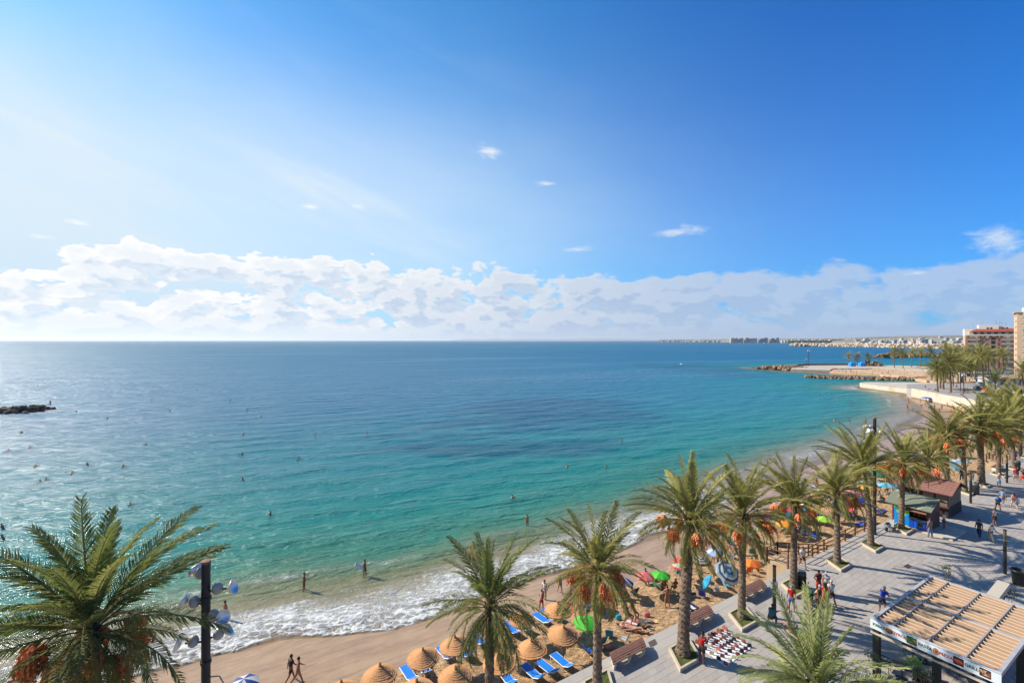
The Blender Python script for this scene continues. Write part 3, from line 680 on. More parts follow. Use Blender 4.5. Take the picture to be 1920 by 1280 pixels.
def frond_np(bend, seed, L=3.0, nl=58, wl=.50, wind=.0, dens_w=.044):
    rr = random.Random(seed); n = 18; pts = []; dirs = []; x = z = 0.; ang = 0.
    for i in range(n + 1):
        t = i / n; pts.append(Vector((x, wind * t * t * .3, z))); ang = -bend * t ** 1.35; dirs.append(Vector((math.cos(ang), 0, math.sin(ang)))); x += math.cos(ang) * L / n; z += math.sin(ang) * L / n
    def on(t):
        f = min(t * n, n - 1e-6); i = int(f); k = f - i; return pts[i].lerp(pts[i + 1], k), dirs[i].lerp(dirs[i + 1], k).normalized()
    V_ = []; F_ = []; A = []
    for i in range(n):                              # rachis, triangular section
        pass
    m = 3
    for i in range(n + 1):
        w = .035 * (1 - .85 * i / n) + .004; d = dirs[i]; up = Vector((-d.z, 0, d.x))
        for sx, sz in ((-1, .0), (1, .0), (0, 1.)): V_.append(pts[i] + Vector((0, sx * w, 0)) + up * (sz * w * .8)); A.append(1.)
    for i in range(n):
        for k in range(m): F_.append((i * m + k, i * m + (k + 1) % m, (i + 1) * m + (k + 1) % m, (i + 1) * m + k))
    for side in (-1, 1):
        for j in range(nl):
            t = .14 + .86 * (j + rr.uniform(-.3, .3)) / (nl - 1); t = min(max(t, .1), .995)
            p, d = on(t); up = Vector((-d.z, 0, d.x)); q = (t - .12) / .88
            ln = wl * min(1., (q / .22 + .18)) ** .7 * (1 - .62 * q ** 2.2) * rr.uniform(.7, 1.15) * (.5 if rr.random() < .04 else 1)
            fa = R(38 - 16 * q + rr.uniform(-7, 7)); va = R(28 + rr.uniform(-14, 14))
            dr = (d * math.cos(fa) + (Vector((0, side, 0)) * math.cos(va) + up * math.sin(va)) * math.sin(fa)).normalized()
            dr = (d * .62 + (Vector((0, side, 0)) * math.cos(va) + up * math.sin(va)) * (.78 - .25 * q)).normalized()
            mid = p + dr * ln * .5; tip = p + (dr + Vector((0, 0, -.22 - .15 * rr.random()))).normalized() * ln
            wd = (d * .8 + up * .6 * side * 0 + up * .35).normalized() * dens_w * rr.uniform(.8, 1.2) * .5
            b = len(V_); V_ += [p - wd * .5, p + wd * .5, mid + wd, mid - wd, tip, tip + wd * .1]; A += [.35, .35, 0, 0, 0, 0]
            F_ += [(b, b + 1, b + 2, b + 3), (b + 3, b + 2, b + 5, b + 4)]
    return np.array([v[:] for v in V_]), np.array(F_), np.array(A)
def frond_mesh(name, m, *a, **k):
    v, f, at_ = frond_np(*a, **k); return np_mesh(name, v, f, m, False, dict(rach=at_))
BENDS = [.35, .75, 1.15, 1.6, 2.0]
FR = {}
def fronds(m, key, **k):
    if key not in FR: FR[key] = [[frond_mesh('frond', m, b, 10 * i + j, **k) for j in range(3)] for i, b in enumerate(BENDS)]
    return FR[key]
M_trunk = mat('palm_trunk', srgb(150, 128, 106), .95, 0., 5., 1.0, 12, col2=srgb(92, 74, 58), objvar=.08)
M_boot = mat('palm_boot', srgb(112, 84, 58), .95, 0., 6., .8, 15, col2=srgb(52, 38, 28))
M_date = mat('dates', (.80, .25, .06), .6, 0., 4., col2=(.60, .15, .04), objvar=.15)
M_stalk = mat('date_stalk', srgb(196, 128, 60), .6)
M_dead = frond_material('dry_frond', srgb(150, 124, 84), srgb(120, 96, 62), srgb(96, 74, 50))
def trunk_mesh(H, r0, r1, lean=(0, 0), seed=0, flare=1.35):
    rr = random.Random(seed); mb = MB(); nz = int(H / .16); n = 12; vs = []; fs = []
    for i in range(nz + 1):
        t = i / nz; z = H * t; r = r1 + (r0 - r1) * (1 - t) ** .8; r *= 1 + (flare - 1) * math.exp(-z / .35)
        cx = lean[0] * t ** 1.6; cy = lean[1] * t ** 1.6
        for k in range(n):
            q = 2 * math.pi * (k + .5 * (i % 2)) / n; rj = r * (1 + (.10 if (i % 2) else -.04) + rr.uniform(-.04, .04)); vs.append((cx + rj * math.cos(q), cy + rj * math.sin(q), z))
    for i in range(nz):
        for k in range(n): fs.append((i * n + k, i * n + (k + 1) % n, (i + 1) * n + (k + 1) % n, (i + 1) * n + k))
    mb.add(vs, fs); me = mb.mesh('trunk', M_trunk); return me
def boot_mesh(r, h, seed=0):
    rr = random.Random(seed); mb = MB()
    mb.lathe([(r * .9, -h * .5), (r * 1.15, -h * .2), (r * 1.35, h * .15), (r * 1.2, h * .45), (r * .5, h * .8)], 14, jit=lambda i, k: rr.uniform(-.1, .1))
    for _ in range(46):                             # stubs of cut fronds
        q = rr.uniform(0, 6.28); z = rr.uniform(-h * .45, h * .5); c = Vector((math.cos(q), math.sin(q), 0)); s = c.cross(Vector((0, 0, 1))) * .06
        p = c * r * 1.1 + Vector((0, 0, z)); e = c * (r * 1.1 + rr.uniform(.08, .2)) + Vector((0, 0, z + rr.uniform(.1, .26)))
        mb.add([p - s, p + s, e + s * .6, e - s * .6, p + Vector((0, 0, .09)) + s, p + Vector((0, 0, .09)) - s], [(0, 1, 2, 3), (3, 2, 4, 5)])
    return mb.mesh('leaf_bases', M_boot)
def date_mesh(seed, L=1.0):
    """an arching stalk with a hanging cluster of fruit strands"""
    rr = random.Random(seed); mb = MB(); pts = [Vector((0, 0, 0)), Vector((.3 * L, 0, .16)), Vector((.58 * L, 0, .1)), Vector((.8 * L, 0, -.12))]; mb.mi = 1
    mb.tube(pts, [.028, .024, .02, .018], 5); e = pts[-1]; mb.mi = 0
    for i in range(30):
        a = rr.uniform(0, 6.28); sp = rr.uniform(.02, .24); ln = rr.uniform(.3, .75); c = Vector((math.cos(a) * sp, math.sin(a) * sp, 0))
        p0 = e; p1 = e + c * .8 + Vector((0, 0, -ln * .35)); p2 = e + c * 1.1 + Vector((0, 0, -ln))
        mb.mi = 1; mb.tube([p0, p1, p2], .005, 3, cap=False); mb.mi = 0
        for j in range(9):
            t = .25 + .75 * j / 9; p = (p0.lerp(p1, t * 2) if t < .5 else p1.lerp(p2, t * 2 - 1)) + Vector((rr.uniform(-.03, .03), rr.uniform(-.03, .03), 0)); s = .034
            mb.add([p + Vector((s, 0, 0)), p + Vector((-s, 0, 0)), p + Vector((0, s, 0)), p + Vector((0, -s, 0)), p + Vector((0, 0, s * 1.4)), p + Vector((0, 0, -s * 1.4))], [(0, 2, 4), (2, 1, 4), (1, 3, 4), (3, 0, 4), (2, 0, 5), (1, 2, 5), (3, 1, 5), (0, 3, 5)])
    return mb.mesh('date_cluster', [M_date, M_stalk])
DATES = [date_mesh(i) for i in range(4)]
BOOTS = [boot_mesh(.2, .75, i) for i in range(3)]
def crown_plan(seed, n, L, spread=1., droop=0., up=88):
    rr = random.Random(seed); out = []
    for i in range(n):
        t = (i + .5) / n; azm = i * 2.39996 + rr.uniform(-.45, .45)
        el_ = up - (up + 30 + droop) * t ** .80 + rr.uniform(-10, 10); bi = min(4, max(0, int(round(.5 + 3.2 * t * spread + rr.uniform(-.7, .7)))))
        l = L * (.72 + .28 * math.sin(math.pi * min(1, t * 1.15 + .22)) + rr.uniform(-.12, .08)) * (.75 if rr.random() < .08 else 1)
        if rr.random() < .07: continue
        out.append((azm, R(el_), bi, l, rr.uniform(-.5, .5), t))
    return out
def palm(base, H, L, label, lean=(0, 0), r0=.24, r1=.17, n=48, seed=0, dates=5, m=M_frond, key='mid', droop=0., spread=1., joined=False, group='date palms along the promenade', up=88, wl=.54, dead=4, leafw=.052, dlen=1.15):
    n = int(n * (1.28 if not joined else 1.1))
    L *= 1.13; root = empty('palm_tree', base, 0, label, 'palm tree', group); rr = random.Random(seed + 999)
    if lean[0] == 0 and not joined or seed > 2: lean = (lean[0] + 0., (rr.random() - .5) * .5)
    tr = link('trunk', trunk_mesh(H, r0, r1, lean, seed), root); top = Vector((lean[0], lean[1], H))
    if not joined:
        link('leaf_bases', BOOTS[seed % 3], root, top + Vector((0, 0, -.1)), (0, 0, rr.uniform(0, 6)), r1 / .19)
        fm = fronds(m, key, wl=wl, dens_w=leafw)
        for azm, e, bi, l, roll, t in crown_plan(seed, n, L, spread, droop, up):
            c = Vector((math.cos(azm), math.sin(azm), 0)) * (r1 * .75 * min(1, .25 + t)); o = link('frond', fm[bi][rr.randrange(3)], root, top + c + Vector((0, 0, .35 - .45 * t)))
            o.rotation_euler = (Matrix.Rotation(azm, 3, 'Z') @ Matrix.Rotation(-e, 3, 'Y') @ Matrix.Rotation(roll, 3, 'X')).to_euler(); s = l / 3.0; o.scale = (s, s * .9 + .1, s)
        dm = fronds(M_dead, 'dead')
        for i in range(dead):
            azm = rr.uniform(0, 6.28); o = link('dry_frond', dm[3][i % 3], root, top + Vector((0, 0, -.15))); o.rotation_euler = (Matrix.Rotation(azm, 3, 'Z') @ Matrix.Rotation(R(rr.uniform(35, 60)), 3, 'Y')).to_euler(); o.scale = (L / 3 * .62,) * 3
        for i in range(dates):
            azm = rr.uniform(0, 6.28) if dates < 4 else 2 * math.pi * (i + rr.uniform(-.3, .3)) / dates; o = link('date_cluster', DATES[rr.randrange(4)], root, top + Vector((0, 0, .12))); o.rotation_euler = (0, rr.uniform(-.25, .25), azm); o.scale = (rr.uniform(1.15, 1.5) * L / 3.7 * dlen, rr.uniform(1.15, 1.4) * L / 3.7, rr.uniform(1.15, 1.4) * L / 3.7)
    else:
        vs = []; fs = []; A = []; off = 0; mb = None
        for azm, e, bi, l, roll, t in crown_plan(seed, n, L, spread, droop, up):
            v, f, a_ = frond_lo(bi, rr.randrange(2)); M3 = np.array(Matrix.Rotation(azm, 3, 'Z') @ Matrix.Rotation(-e, 3, 'Y') @ Matrix.Rotation(roll, 3, 'X'))
            vs.append((v * (l / 3.0)) @ M3.T + np.array(top + Vector((0, 0, .3 - .4 * t)))); fs.append(f + off); off += len(v); A.append(a_)
        o = link('crown', np_mesh('crown', np.concatenate(vs), np.concatenate(fs), m, False, dict(rach=np.concatenate(A))), root); o['kind'] = 'stuff'
        if dates:
            for i in range(dates):
                o = link('date_cluster', DATES[i % 4], root, top + Vector((0, 0, .1))); o.rotation_euler = (0, .1, 2 * math.pi * (i + rr.uniform(-.3, .3)) / dates)
    return root
_lo = {}
def frond_lo(bi, j):
    if (bi, j) not in _lo: _lo[(bi, j)] = frond_np(BENDS[bi], 77 + 10 * bi + j, nl=20, wl=.62, dens_w=.11)
    return _lo[(bi, j)]

# planters with palms, in the row along the sand
M_kerb = mat('kerb_stone', srgb(206, 188, 164), .85, .1, 2.)
M_turf = mat('short_turf', srgb(112, 118, 58), .95, 0., 3., .6, 60, col2=srgb(90, 98, 48))
M_turf2 = mat('turf_tuft', srgb(124, 130, 66), .95, objvar=.1)
def planter_parts():
    s = 1.85; a = U * s / 2; b = V * s / 2; k = .14
    def ring(f): return [(-a - b) * f, (a - b) * f, (a + b) * f, (-a + b) * f]
    o_, i_ = ring(1.), ring(1 - 2 * k / s)
    kerbs = []
    for j in range(4):
        mb = MB(); q = [o_[j], o_[(j + 1) % 4], i_[(j + 1) % 4], i_[j]]; mb.prism([(p.x, p.y) for p in q], -.02, .2); kerbs.append(mb.mesh('kerb', M_kerb))
    mb = MB(); mb.prism([(p.x, p.y) for p in i_], .0, .13); fill = mb.mesh('turf', M_turf)
    tf = MB(); rr = random.Random(4)
    for _ in range(1400):
        x = rr.uniform(-.95, .95); y = rr.uniform(-.95, .95); p = (a * x + b * y) * (1 - 2 * k / s); d = Vector((rr.uniform(-.03, .03), rr.uniform(-.03, .03), rr.uniform(.03, .07))); w = Vector((rr.uniform(-.012, .012), rr.uniform(-.012, .012), 0))
        p = Vector((p.x, p.y, .13)); tf.add([p - w, p + w, p + d], [(0, 1, 2)])
    return kerbs, fill, tf.mesh('grass', M_turf2)
PLK, PLF, PLG = planter_parts()
def planter(base, label):
    root = empty('planter', base, 0, label, 'planter', 'slanted stone planters at the feet of the palms')
    for k in PLK: link('kerb', k, root)
    link('turf', PLF, root); g = link('grass', PLG, root); g['kind'] = 'stuff'
    return root
def ph(px_top, py_top, d, z=0): return CH - (py_top - HZ) * d / FPX
# (crown px, crown py, base px, base py, frond length, label words, options)
row = [
 (165, 1196, None, None, 3.45, 'large dark green date palm with orange date clusters at the lower left corner', dict(n=58, m=M_frond_d, key='deep', dates=9, seed=1, d=13.56, droop=10, wl=.56, dlen=1.15)),
 (918, 1148, None, None, 3.0, 'short date palm without fruit standing among the straw parasols and blue loungers', dict(n=46, m=M_frond_d, key='deep', dates=0, seed=2, d=20.6, droop=12, dead=6)),
 (1120, 1078, None, None, 3.35, 'date palm with heavy orange fruit beside the bright green parasol', dict(n=46, dates=8, seed=3, d=24.07, droop=8)),
 (1296, 982, 1281, 1225, 3.55, 'tall thick trunked palm leaning right, planted next to the spread of handbags', dict(n=50, dates=7, seed=4, r0=.34, r1=.24)),
 (1393, 972, 1391, 1157, 3.6, 'straight palm in the planter between the second and third benches', dict(n=46, dates=6, seed=5)),
 (1490, 948, 1488, 1100, 3.5, 'palm rising behind the dark bin and the man in a red shirt', dict(n=46, dates=7, seed=6)),
 (1567, 925, 1570, 1054, 3.4, 'palm whose planter stands closest in front of the wooden ramp rails', dict(n=42, dates=4, seed=7)),
 (1622, 882, 1633, 1021, 3.9, 'upright spiky palm growing beside the tall lamp mast near the kiosk', dict(n=40, dates=2, seed=8, spread=.75)),
 (1694, 872, 1690, 990, 3.6, 'palm standing right in front of the blue map panel of the kiosk', dict(n=42, dates=6, seed=9)),
 (1738, 866, 1736, 948, 3.5, 'palm whose trunk rises behind the green roof of the kiosk', dict(n=40, dates=4, seed=10)),
 (1776, 822, 1776, 912, 4.4, 'big spreading palm with bright orange fruit behind the brown roofed kiosk', dict(n=46, dates=8, seed=11)),
 (1836, 806, 1840, 907, 4.3, 'pale thick trunked palm just past the brown kiosk', dict(n=46, dates=5, seed=12, r0=.36, r1=.27)),
 (1875, 815, 1872, 889, 4.0, 'slim palm by the bench at the end of the ramp rails', dict(n=42, dates=5, seed=13)),
 (1895, 790, 1902, 878, 4.3, 'leaning palm behind the couple walking in red', dict(n=42, dates=6, seed=14)),
 (1918, 770, 1928, 858, 4.3, 'palm at the right edge of the picture beyond the lamp mast', dict(n=40, dates=4, seed=15)),
 (1950, 760, 1958, 838, 4.3, 'palm just past the right edge, only its frond tips in view', dict(n=36, dates=4, seed=16)),
]
planter_words = ['the big palm at the lower left corner, below the picture', 'the short palm among the straw parasols', 'the fruit laden palm beside the bright green parasol', 'the thick leaning trunk next to the handbag cloth', 'the straight palm behind the crouching seller', 'the palm by the dark bin and the shopping group', 'the palm in front of the wooden ramp rails', 'the upright spiky palm near the lamp mast', 'the palm in front of the blue map panel', 'the palm behind the green kiosk roof', 'the spreading palm behind the brown kiosk', 'the pale thick trunk past the brown kiosk', 'the slim palm by the far bench', 'the leaning palm behind the couple in red', 'the palm beyond the right hand lamp mast', 'the palm just outside the right edge']
for i, (cx, cy, bx, by, L, lab, op) in enumerate(row):
    d = op.pop('d', None)
    if d is None:
        base = G(bx, by, .1); top = at(base.y, cx, ph(cx, cy, base.y))
    else: base = at(d, cx, 0); top = at(d, cx, ph(cx, cy, d))
    base.z = .12
    palm(base, top.z - .12, L, lab, lean=(top.x - base.x, 0.), **op)
    pl = planter(Vector((base.x + (.1 if i else 0), base.y + .02, 0)), 'slanted planter of ' + planter_words[i])
# short bare palm by the kiosk
tp = at(G(1810, 921).y, 1811, ph(1811, 838, G(1810, 921).y)); bs = G(1810, 921, .1)
palm(Vector((bs.x, bs.y, .1)), tp.z, 1.2, 'thin palm topped by a mere tuft of stubby leaves next to the far bin', n=14, dates=0, seed=31, r0=.2, r1=.13, dead=3)
planter(Vector((bs.x, bs.y, 0)), 'slanted planter holding the thin palm with the stubby tuft')
# the palm in front of the restaurant, its foot below the picture
bt = at(17.5, 1527, 0)
palm(bt, ph(1527, 1300, 17.5), 3.25, 'young palm with upright pale green fronds in front of the pergola', n=50, m=M_frond_l, key='pale', dates=0, seed=20, r0=.3, r1=.26, spread=1., wl=.5, group=None)

# far palms
far = [
 (1757, 693, 1758, 734, 'palm at the landward corner where the quay meets the curving wall'), (1764, 697, 1763, 728, 'palm half hidden behind the corner palm of the quay'), (1768, 700, 1769, 730, 'third thin palm behind the quay corner'),
 (1782, 680, 1783, 735, 'tallest palm of the far grove, orange fruit under its crown'), (1786, 684, 1787, 722, 'palm right behind the tallest of the far grove'), (1796, 684, 1796, 719, 'thin trunked palm in the middle of the far grove'),
 (1800, 682, 1801, 716, 'palm of the far grove beside the slim twin trunk'), (1806, 684, 1804, 716, 'palm of the far grove just before the lamp'), (1810, 683, 1810, 715, 'palm of the far grove in front of the white pavilion'),
 (1822, 686, 1821, 709, 'palm of the far grove left of the parked cars'), (1829, 684, 1828, 712, 'thin palm of the far grove nearest the parked cars'), (1838, 669, 1845, 733, 'tall palm bending left above the parked cars, lit fruit below its crown'),
 (1868, 718, 1866, 738, 'low windswept palm with long bare arching fronds by the road'), (1880, 668, 1880, 705, 'palm standing against the brown apartment block'), (1917, 697, 1917, 725, 'palm at the picture edge in front of the beige tower'),
 (1905, 770, 1905, 815, 'broad palm above the end of the far promenade'), (1873, 768, 1876, 815, 'dense palm at the road bend behind the near row'), (1775, 655, 1776, 702, 'single dark palm top behind the far grove'),
 (1852, 672, 1852, 715, 'palm whose crown touches the tall bending palm'), (1790, 664, 1790, 706, 'palm with a pale crown deep inside the far grove'), (1815, 668, 1816, 708, 'palm deep in the far grove before the block'),
 (1591, 668, 1591, 685, 'leftmost palm on the jetty beside the blue hut'), (1606, 670, 1607, 685, 'short palm between the two blue huts'), (1628, 670, 1628, 684, 'small lone palm above the rock mound'),
 (1677, 661, 1677, 689, 'first tall palm on the pale terrace of the far beach'), (1692, 664, 1693, 690, 'thick palm on the terrace of the far beach'), (1710, 662, 1709, 688, 'palm on the terrace standing before the headland'),
 (1727, 662, 1726, 687, 'palm on the terrace over the breaking wave'), (1746, 660, 1745, 687, 'last palm on the terrace before the grove')]
for i, (cx, cy, bx, by, lab) in enumerate(far):
    gz = FZ if by > 700 else -3.3; b = G(bx, by, gz); H = ph(cx, cy, b.y) - gz; L = 6.2 if by > 700 else 5.8
    if i == 12: palm(b, H, 6.2, lab, lean=(0, 0), n=24, seed=50 + i, joined=True, dates=0, spread=1.2, droop=-20, group='far palms'); continue
    palm(b, H, L * (1. if i < 21 or i > 23 else .85), lab, lean=((cx - bx) / FPX * b.y, 0), r0=.3, r1=.22, n=44, seed=50 + i, joined=True, dates=3 if i in (0, 3, 11, 15) else 0, droop=6, group='far palms')
# ---------------------------------------------------------------- people: one continuous body per pose, clothes and hair as parts
DG = None
def skin_mesh(name, verts, edges, radii, m, root=0, sub=1):
    me = bpy.data.meshes.new(name + '_c'); me.from_pydata([tuple(v) for v in verts], edges, [])
    o = bpy.data.objects.new(name + '_c', me); COL.objects.link(o)
    md = o.modifiers.new('s', 'SKIN'); md.use_smooth_shade = True
    sv = me.skin_vertices[0].data
    for i, r in enumerate(radii): sv[i].radius = (r[0] * 1.1, r[1] * 1.1) if isinstance(r, tuple) else (r * (1.16 if r > .02 else 1),) * 2; sv[i].use_root = (i == root)
    if sub: sb = o.modifiers.new('b', 'SUBSURF'); sb.levels = sub; sb.render_levels = sub
    dg = bpy.context.evaluated_depsgraph_get(); ev = o.evaluated_get(dg); out = bpy.data.meshes.new_from_object(ev)
    out.name = name; out.materials.clear(); out.materials.append(m); bpy.data.objects.remove(o); bpy.data.meshes.remove(me)
    return out
def rotx(v, a): return Vector((v.x, v.y * math.cos(a) - v.z * math.sin(a), v.y * math.sin(a) + v.z * math.cos(a)))
def skeleton(hip=.92, lean=0., turn=0., head=0., legs=((5, 3, 5), (-5, 3, 5)), arms=((5, 8, 12), (5, 8, 12)), lie=None, female=False, belly=1.):
    """joints of a 1.72 m figure facing +Y; angles in degrees"""
    J = {}; w = .92 if female else 1.
    pel = Vector((0, 0, hip)); upv = lambda a: Vector((0, math.sin(R(a)), math.cos(R(a))))
    J['pel'] = pel; J['wai'] = pel + upv(lean * .5) * .17; J['che'] = J['wai'] + upv(lean) * .20; J['nba'] = J['che'] + upv(lean) * .15; J['nec'] = J['nba'] + upv(lean * .6 + head * .4) * .07
    hd = upv(lean * .4 + head); J['jaw'] = J['nec'] + hd * .055 + Vector((0, .025, 0)); J['hea'] = J['nec'] + hd * .13 + Vector((0, .012, 0)); J['top'] = J['nec'] + hd * .205
    fw = rotx(hd, -math.pi / 2) if False else Vector((0, math.cos(R(lean * .4 + head)), -math.sin(R(lean * .4 + head))))
    J['nos'] = J['hea'] + fw * .108 - hd * .015
    for s, (f, ab, kn) in zip((-1, 1), legs):
        h = pel + Vector((s * .088, 0, -.045)); d = Vector((s * math.sin(R(ab)), math.sin(R(f)), -math.cos(R(f)))).normalized(); k = h + d * .43
        g = f - kn; d2 = Vector((s * math.sin(R(ab)) * .4, math.sin(R(g)), -math.cos(R(g)))).normalized(); a = k + d2 * .41
        q = 'l' if s < 0 else 'r'; J['hip' + q] = h; J['kne' + q] = k; J['ank' + q] = a
        fd = Vector((s * .15, math.cos(R(g)), math.sin(R(g)))).normalized(); J['hee' + q] = a + d2 * .045 - fd * .04; J['toe' + q] = a + d2 * .06 + fd * .15
    for s, (f, ab, el) in zip((-1, 1), arms):
        q = 'l' if s < 0 else 'r'; sh = J['nba'] + Vector((s * .17 * w, 0, -.035)); d = Vector((s * math.sin(R(ab)), math.sin(R(f)) * math.cos(R(ab)), -math.cos(R(f)) * math.cos(R(ab)))).normalized(); e = sh + d * .28
        inn = -.35 * s if el > 60 else (-.05 * s)
        g = f + el; d2 = Vector((s * math.sin(R(ab)) * .5 + inn, math.sin(R(g)), -math.cos(R(g)))).normalized(); wr = e + d2 * .25
        J['sho' + q] = sh; J['elb' + q] = e; J['wri' + q] = wr; J['pal' + q] = wr + d2 * .075; J['fd' + q] = d2
    if lie is not None:                      # rotate everything about the pelvis and lay it down
        a = R(lie)
        for k in J: J[k] = (rotx(J[k] - pel, a) if not k.startswith('fd') else rotx(J[k], a)) + (pel if not k.startswith('fd') else Vector())
    return J
def settle(J, keys=None):
    """drop the figure so its lowest point touches z = 0"""
    lo = min(J[k].z - r for k, r in (('heel', .03), ('heer', .03), ('toel', .025), ('toer', .025), ('pel', .12), ('knel', .06), ('kner', .06), ('che', .12), ('pall', .02), ('palr', .02), ('top', .03), ('hea', .09)) if k in J)
    for k in J:
        if not k.startswith('fd'): J[k] = J[k] - Vector((0, 0, lo))
    return J
def body_mesh(name, J, m, female=False, belly=1., fingers=True):
    k = ['pel', 'wai', 'che', 'nba', 'nec', 'jaw', 'hea', 'top', 'nos']; w = .9 if female else 1.
    rad = [(.135, .105), (.118 * belly * w, .10 * belly), (.145 * w, .108 * belly), (.09, .075), .052, (.058, .065), (.078, .092), .05, .014]
    ed = [(0, 1), (1, 2), (2, 3), (3, 4), (4, 5), (5, 6), (6, 7), (6, 8)]; vs = [J[x] for x in k]
    for q in 'lr':
        b = len(vs); vs += [J['hip' + q], J['hip' + q].lerp(J['kne' + q], .5), J['kne' + q], J['kne' + q].lerp(J['ank' + q], .35), J['ank' + q], J['hee' + q], J['toe' + q]]; rad += [.088, .078, .055, .055, .034, .034, (.04, .022)]
        ed += [(0, b), (b, b + 1), (b + 1, b + 2), (b + 2, b + 3), (b + 3, b + 4), (b + 4, b + 5), (b + 4, b + 6)]
        b = len(vs); vs += [J['sho' + q], J['elb' + q], J['elb' + q].lerp(J['wri' + q], .3), J['wri' + q], J['pal' + q]]; rad += [.056, .038, .038, .024, (.034, .018)]
        ed += [(3, b), (b, b + 1), (b + 1, b + 2), (b + 2, b + 3), (b + 3, b + 4)]; pi_ = b + 4
        if fingers:
            d = J['fd' + q]; sx = d.cross(Vector((0, 1, 0)) if abs(d.y) < .8 else Vector((0, 0, 1))).normalized(); cu = sx.cross(d).normalized()
            for fi, (o_, l_) in enumerate(((-.030, .070), (-.010, .080), (.011, .075), (.030, .058))):
                b = len(vs); a = J['pal' + q] + sx * o_ + d * .02; vs += [a, a + d * l_ * .5 + cu * .008, a + d * l_ * .85 + cu * .025]; rad += [.009, .0085, .007]; ed += [(pi_, b), (b, b + 1), (b + 1, b + 2)]
            b = len(vs); a = J['wri' + q].lerp(J['pal' + q], .45) - sx * .03; vs += [a, a - sx * .025 + d * .035]; rad += [.011, .008]; ed += [(pi_ - 1, b), (b, b + 1)]
    return skin_mesh(name, vs, ed, rad, m)
def shirt_mesh(J, m, belly=1., sleeve=.6, female=False, long=0.):
    w = .9 if female else 1.
    vs = [J['pel'].lerp(J['wai'], .15 - long), J['wai'], J['che'], J['nba'], J['nba'].lerp(J['nec'], .25)]; rad = [(.150, .122), (.136 * belly * w, .118 * belly), (.162 * w, .126 * belly), (.105, .09), .065]; ed = [(0, 1), (1, 2), (2, 3), (3, 4)]
    for q in 'lr':
        b = len(vs)
        if sleeve > 0:
            vs += [J['sho' + q], J['sho' + q].lerp(J['elb' + q], sleeve)]; rad += [.072, .062]; ed += [(3, b), (b, b + 1)]
        else: vs += [J['sho' + q] * .75 + J['nba'] * .25]; rad += [.05]; ed += [(3, b)]
    return skin_mesh('shirt', vs, ed, rad, m)
def shorts_mesh(J, m, ln=.6, name='shorts', belly=1.):
    vs = [J['pel'].lerp(J['wai'], .55), J['pel']]; rad = [(.126 * belly, .11 * belly), (.150, .122)]; ed = [(0, 1)]
    for q in 'lr':
        b = len(vs); k = J['hip' + q]
        if ln <= 1: vs += [k, k.lerp(J['kne' + q], max(ln, .12))]; rad += [.102, .098 if ln > .3 else .085]; ed += [(1, b), (b, b + 1)]
        else: vs += [k, J['kne' + q], J['kne' + q].lerp(J['ank' + q], .92)]; rad += [.102, .074, .058]; ed += [(1, b), (b, b + 1), (b + 1, b + 2)]
    return skin_mesh(name, vs, ed, rad, m, 1)
def bra_mesh(J, m):
    d = (J['nba'] - J['che']).normalized(); f = Vector((0, d.z, -d.y)); c = J['che'] + d * .015
    vs = [c, c + d * .045 + f * .03, c + Vector((-.06, 0, 0)) + f * .075, c + Vector((.06, 0, 0)) + f * .075]; return skin_mesh('bikini_top', vs, [(0, 1), (0, 2), (0, 3)], [(.135, .112), (.12, .1), .062, .062], m)
def hair_mesh(J, m, long=False, cap=False):
    mb = MB(); h = J['hea']; upv = (J['top'] - J['nec']).normalized(); f = (J['nos'] - h); f = (f - upv * f.dot(upv)).normalized(); sd_ = f.cross(upv)
    M3 = Matrix((sd_, f, upv)).transposed().to_4x4(); M3.translation = h + upv * .012 - f * .012
    n = 12
    rows = []
    for i in range(7):
        a = math.pi / 2 * (1 - i / 6 * 1.35)
        for k in range(n):
            q = 2 * math.pi * k / n; front = math.sin(q); cut = 1. if front < .3 else max(.35, 1 - (front - .3) * 1.0)
            aa = math.pi / 2 - (math.pi / 2 - a) * cut; rows.append(Vector((.094 * math.cos(aa) * math.cos(q), .108 * math.cos(aa) * math.sin(q), .112 * math.sin(aa))))
    fs = [(i * n + k, (i + 1) * n + k, (i + 1) * n + (k + 1) % n, i * n + (k + 1) % n) for i in range(6) for k in range(n)]
    mb.add(rows, fs, M3)
    if long:
        pts = [(-.075, -.05, -.02), (-.06, -.105, -.05), (0, -.125, -.06), (.06, -.105, -.05), (.075, -.05, -.02)]; lo = [(x * 1.05, y * 1.0 - .01, -.26) for x, y, z in pts]; mid = [(x * 1.15, y * 1.05, -.14) for x, y, z in pts]
        vs = [p for r in (pts, mid, lo) for p in r]; b2 = [(p[0] * .7, p[1] * .7, p[2]) for p in vs]; mb.add(vs + b2, [(r * 5 + k, r * 5 + k + 1, r * 5 + k + 6, r * 5 + k + 5) for r in (0, 1) for k in range(4)] + [(15 + r * 5 + k, 15 + r * 5 + k + 5, 15 + r * 5 + k + 6, 15 + r * 5 + k + 1) for r in (0, 1) for k in range(4)], M3)
    if cap:
        mb.add([(-.07, .09, .03), (.07, .09, .03), (.06, .17, .015), (-.06, .17, .015), (-.07, .09, .045), (.07, .09, .045), (.06, .17, .025), (-.06, .17, .025)], [(3, 2, 1, 0), (4, 5, 6, 7), (2, 3, 7, 6), (0, 3, 7, 4), (1, 2, 6, 5)], M3)
    return mb.mesh('cap' if cap else 'hair', m, True)
def face_mesh(J, m):
    mb = MB(); h = J['hea']; upv = (J['top'] - J['nec']).normalized(); f = (J['nos'] - h); f = (f - upv * f.dot(upv)).normalized(); s = f.cross(upv)
    for x in (-1, 1): c = h + s * (.031 * x) + f * .082 + upv * .012; mb.ball(c, .011, 6)
    return mb.mesh('eyes', m)
